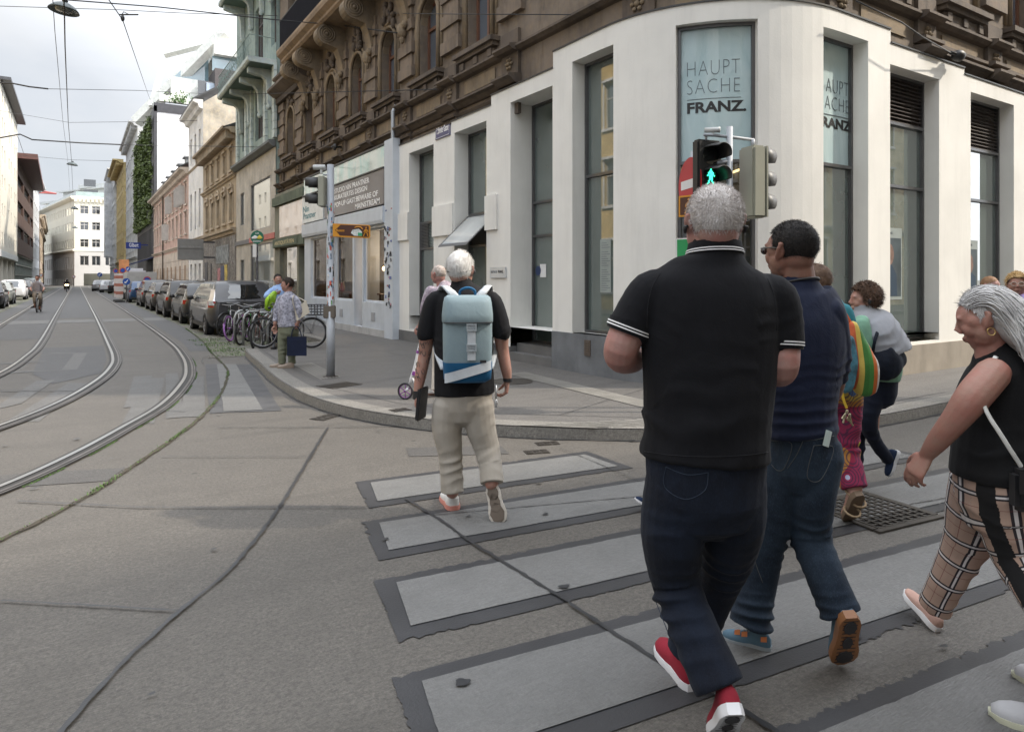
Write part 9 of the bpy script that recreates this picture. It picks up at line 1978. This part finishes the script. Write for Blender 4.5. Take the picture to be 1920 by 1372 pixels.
# car sharing sign
q0=onX(482,500,4.9); s=thing('round_sign','round green car sharing sign on a stickered post by the bicycles','round sign',(q0.x,q0.y,.12)); Dg=q0.dot(CF); G_=lambda x,y,o=0:at(x,y,Dg-o)
mb=MB(); mb.tube([Vector((q0.x,q0.y,.12)),Vector((q0.x,q0.y,G_(0,432).z))],.035,10); mb.build('post',mat('stickered dark post',(.08,.08,.09),.5,var=.9,vs=14),s); GRS=mat('sign dark green',(.01,.13,.085),.4,bmp=0)
c=G_(482,445,.05); r_=(FPX and 12.3/FPX*Dg); mb=MB(); disc(mb,c,r_,-CF,.02,30); mb.build('face',GRS,s); TG=lambda x0,y0:(lambda x,y,z:G_(x0,y0,.055)+CR*x+UP*y-CF*z)
text('CAR',r_*.6,r_*.26,TG(478.5,439),WS,s,offset=.01); text('SHARING',r_*1.25,r_*.26,TG(474.5,454),WS,s,offset=.01); mb=MB(); mb.tube([G_(472,446.5,.06),G_(478,444.5,.06),G_(486,446,.06)],[(.02,.01),(.06,.01),(.01,.01)],6,side=UP); mb.build('white_car',WS,s); mb=MB(); mb.tube([G_(482,446.5,.065),G_(487,444.5,.065),G_(492,446,.065)],[(.02,.01),(.07,.01),(.01,.01)],6,side=UP); mb.build('yellow_car',mat('sign yellow',(.6,.5,.08),.4,bmp=0),s)
mb=MB(); mb.box(-.12,.0,-.02,0,G_(0,482).z,G_(0,458).z,lambda x,y,z:Vector((q0.x,q0.y,z))+CR*x+CF*(y-.04)); mb.build('info_plate',WS,s)
# ---------------- overhead wires and hanging lamps ----------------
WB_=mat('overhead wire',(.03,.03,.032),.6,bmp=0)
def wire(label,pts,r,sag=0,grp='overhead wires'):
    pts=[Vector(p) for p in pts]
    if len(pts)==2: a,b=pts; pts=[a.lerp(b,i/12)-UP*sag*4*(i/12)*(1-i/12) for i in range(13)]
    mb=MB(); mb.tube(pts,r,5); o=mb.build('overhead_wire',WB_,None,smooth=True,origin=tuple(pts[len(pts)//2])); return tag(o,label,'wire',grp)
Zw=5.6
# contact wires over the two tracks (end far up the street)
wire('thin contact wire coming from the top edge left of the lamps',[at(95,-60,14),at(103,60,19),at(118,228,38),at(127,300,62),at(134,400,150)],.009)
wire('thick lamp cable running from the big lamp down the street',[at(118,-60,14.5),at(121,33,16.6),at(122,86,19),at(128,230,38),at(134,300,62),at(138,395,150)],.016)
wire('diagonal wire from the top centre to the roof of the planted building',[at(190,-20,16),at(230,38,19),at(278,178,60),at(300,230,95)],.013)
wire('span wire at the top edge from left to the green house balcony',[at(-80,8,20),at(0,12,19.5),at(225,19,18.5),at(340,25,19),at(520,30,22)],.009)
wire('heavy span wire from the lamp to the brown house front',[at(120,0,16.5),at(300,14,17.5),at(500,36,19.5),at(640,48,20.5),at(744,62,onX(744,62,6.5).dot(CF))],.016)
wire('heavy curved cable hanging across the street at mid height',[at(-90,275,34),at(38,252,34),at(60,262,34),at(150,268,36),at(240,272,38)],.035,grp='overhead wires')
wire('fine span wire crossing in front of the white house to the brown house',[at(240,272,38),at(420,275,30),at(560,277,26),at(628,276,onX(628,276,6.5).dot(CF))],.012)
wire('short heavy cable at the left edge',[at(-60,155,30),at(20,156,30),at(55,163,30),at(90,167,30)],.035)
wire('fine span wire continuing from the left cable to the right',[at(90,167,30),at(260,170,32),at(300,172,40),at(420,178,34),at(820,168,onX(820,168,6.5).dot(CF))],.012)
wire('fine wire low across the street by the far lamps',[at(0,208,60),at(130,230,50),at(300,228,45),at(420,225,44)],.014)
wire('wire along the left roofs down to the far cars',[at(0,195,80),at(35,260,95),at(62,340,120),at(82,420,170)],.03)
wire('fine wire from the brown pier to the corner moulding',[at(640,24,22),at(850,27,onX(850,27,6.4).dot(CF)),at(1070,28,onX(1070,28,6.45).dot(CF))],.009)
wire('slack cable end on the brown facade at the top right',[onY(1605,2,5.3),onY(1690,42,5.25),onY(1730,70,5.25),onY(1792,105,5.4)],.010)
wire('fine far span wire high above the street near the end block',[at(20,290,90),at(135,300,80),at(210,302,80)],.02)
for i,(x,y,d,r,lab) in enumerate(((120,17,16.6,.335,'largest street lamp hanging from the cable at the top left'),(135.5,308,62,.45,'second hanging street lamp, above the end block roof'),(140,391,118,.62,'third hanging street lamp in front of the cream corner block'),(140.8,427,150,.62,'fourth hanging street lamp in the row'),(141.5,441,180,.62,'fifth hanging street lamp in the row'),(141.2,461,190,.62,'lowest and farthest hanging street lamp'))):
    c=at(x,y,d); t=thing('hanging_lamp',lab,'street lamp',tuple(c),'street lamps hanging over the tram line')
    M=Matrix.Translation(c)@Matrix.Rotation(.10,4,'Y'); mb=MB(); mb.lathe([(0,.42*r),(.16*r,.45*r),(.2*r,.62*r),(0,.66*r)],n=12); mb.v=[tuple(M@Vector(v)) for v in mb.v]; mb.build('mount',SB_,t,smooth=True)
    mb=MB(); mb.lathe([(0.02*r,.46*r),(.35*r,.40*r),(.7*r,.20*r),(.95*r,-.08*r),(1.0*r,-.18*r),(.94*r,-.16*r),(.6*r,-.05*r),(.02*r,.0)],n=28,cap=False); mb.v=[tuple(M@Vector(v)) for v in mb.v]; mb.build('lamp_shade',mat('lamp enamel dark',(.05,.065,.065),.4,bmp=0),t,smooth=True)
    mb=MB(); mb.lathe([(.60*r,-.02*r),(.5*r,-.18*r),(.0,-.24*r)],n=20,cap=False); mb.v=[tuple(M@Vector(v)) for v in mb.v]; mb.build('lamp_glass',mat('lamp glass grey',(.2,.22,.22),.2,bmp=0),t,smooth=True)
mb=MB(); c=at(232,28,18.8); mb.tube([c-CR*.12,c+CR*.4],.02,6); mb.tube([c-CR*.05,c+UP*.08,c+CR*.15],.012,5); mb.ell(c-CR*.03-UP*.1,(.05,.05,.09)); tag(mb.build('wire_clamp',SB_,None),'metal wire clamp where two overhead wires cross','clamp')
mb=MB(); c=onY(1797,105,5.38); mb.ell(c,(.12,.1,.09)); mb.tube([c-Vector((.25,0,0)),c+Vector((.2,0,.05))],.03,6); tag(mb.build('wall_anchor',SB_,None,smooth=True),'dark wire anchor on the brown facade at the top right','anchor')
mb=MB(); c=onX(628,276,6.48); mb.ell(c,(.06,.1,.1)); mb.tube([c+Vector((-.1,0,0)),c+Vector((.2,0,.02))],.03,6); tag(mb.build('wall_anchor',SB_,None,smooth=True),'ornamental wire anchor on the brown facade above the shop sign','anchor')
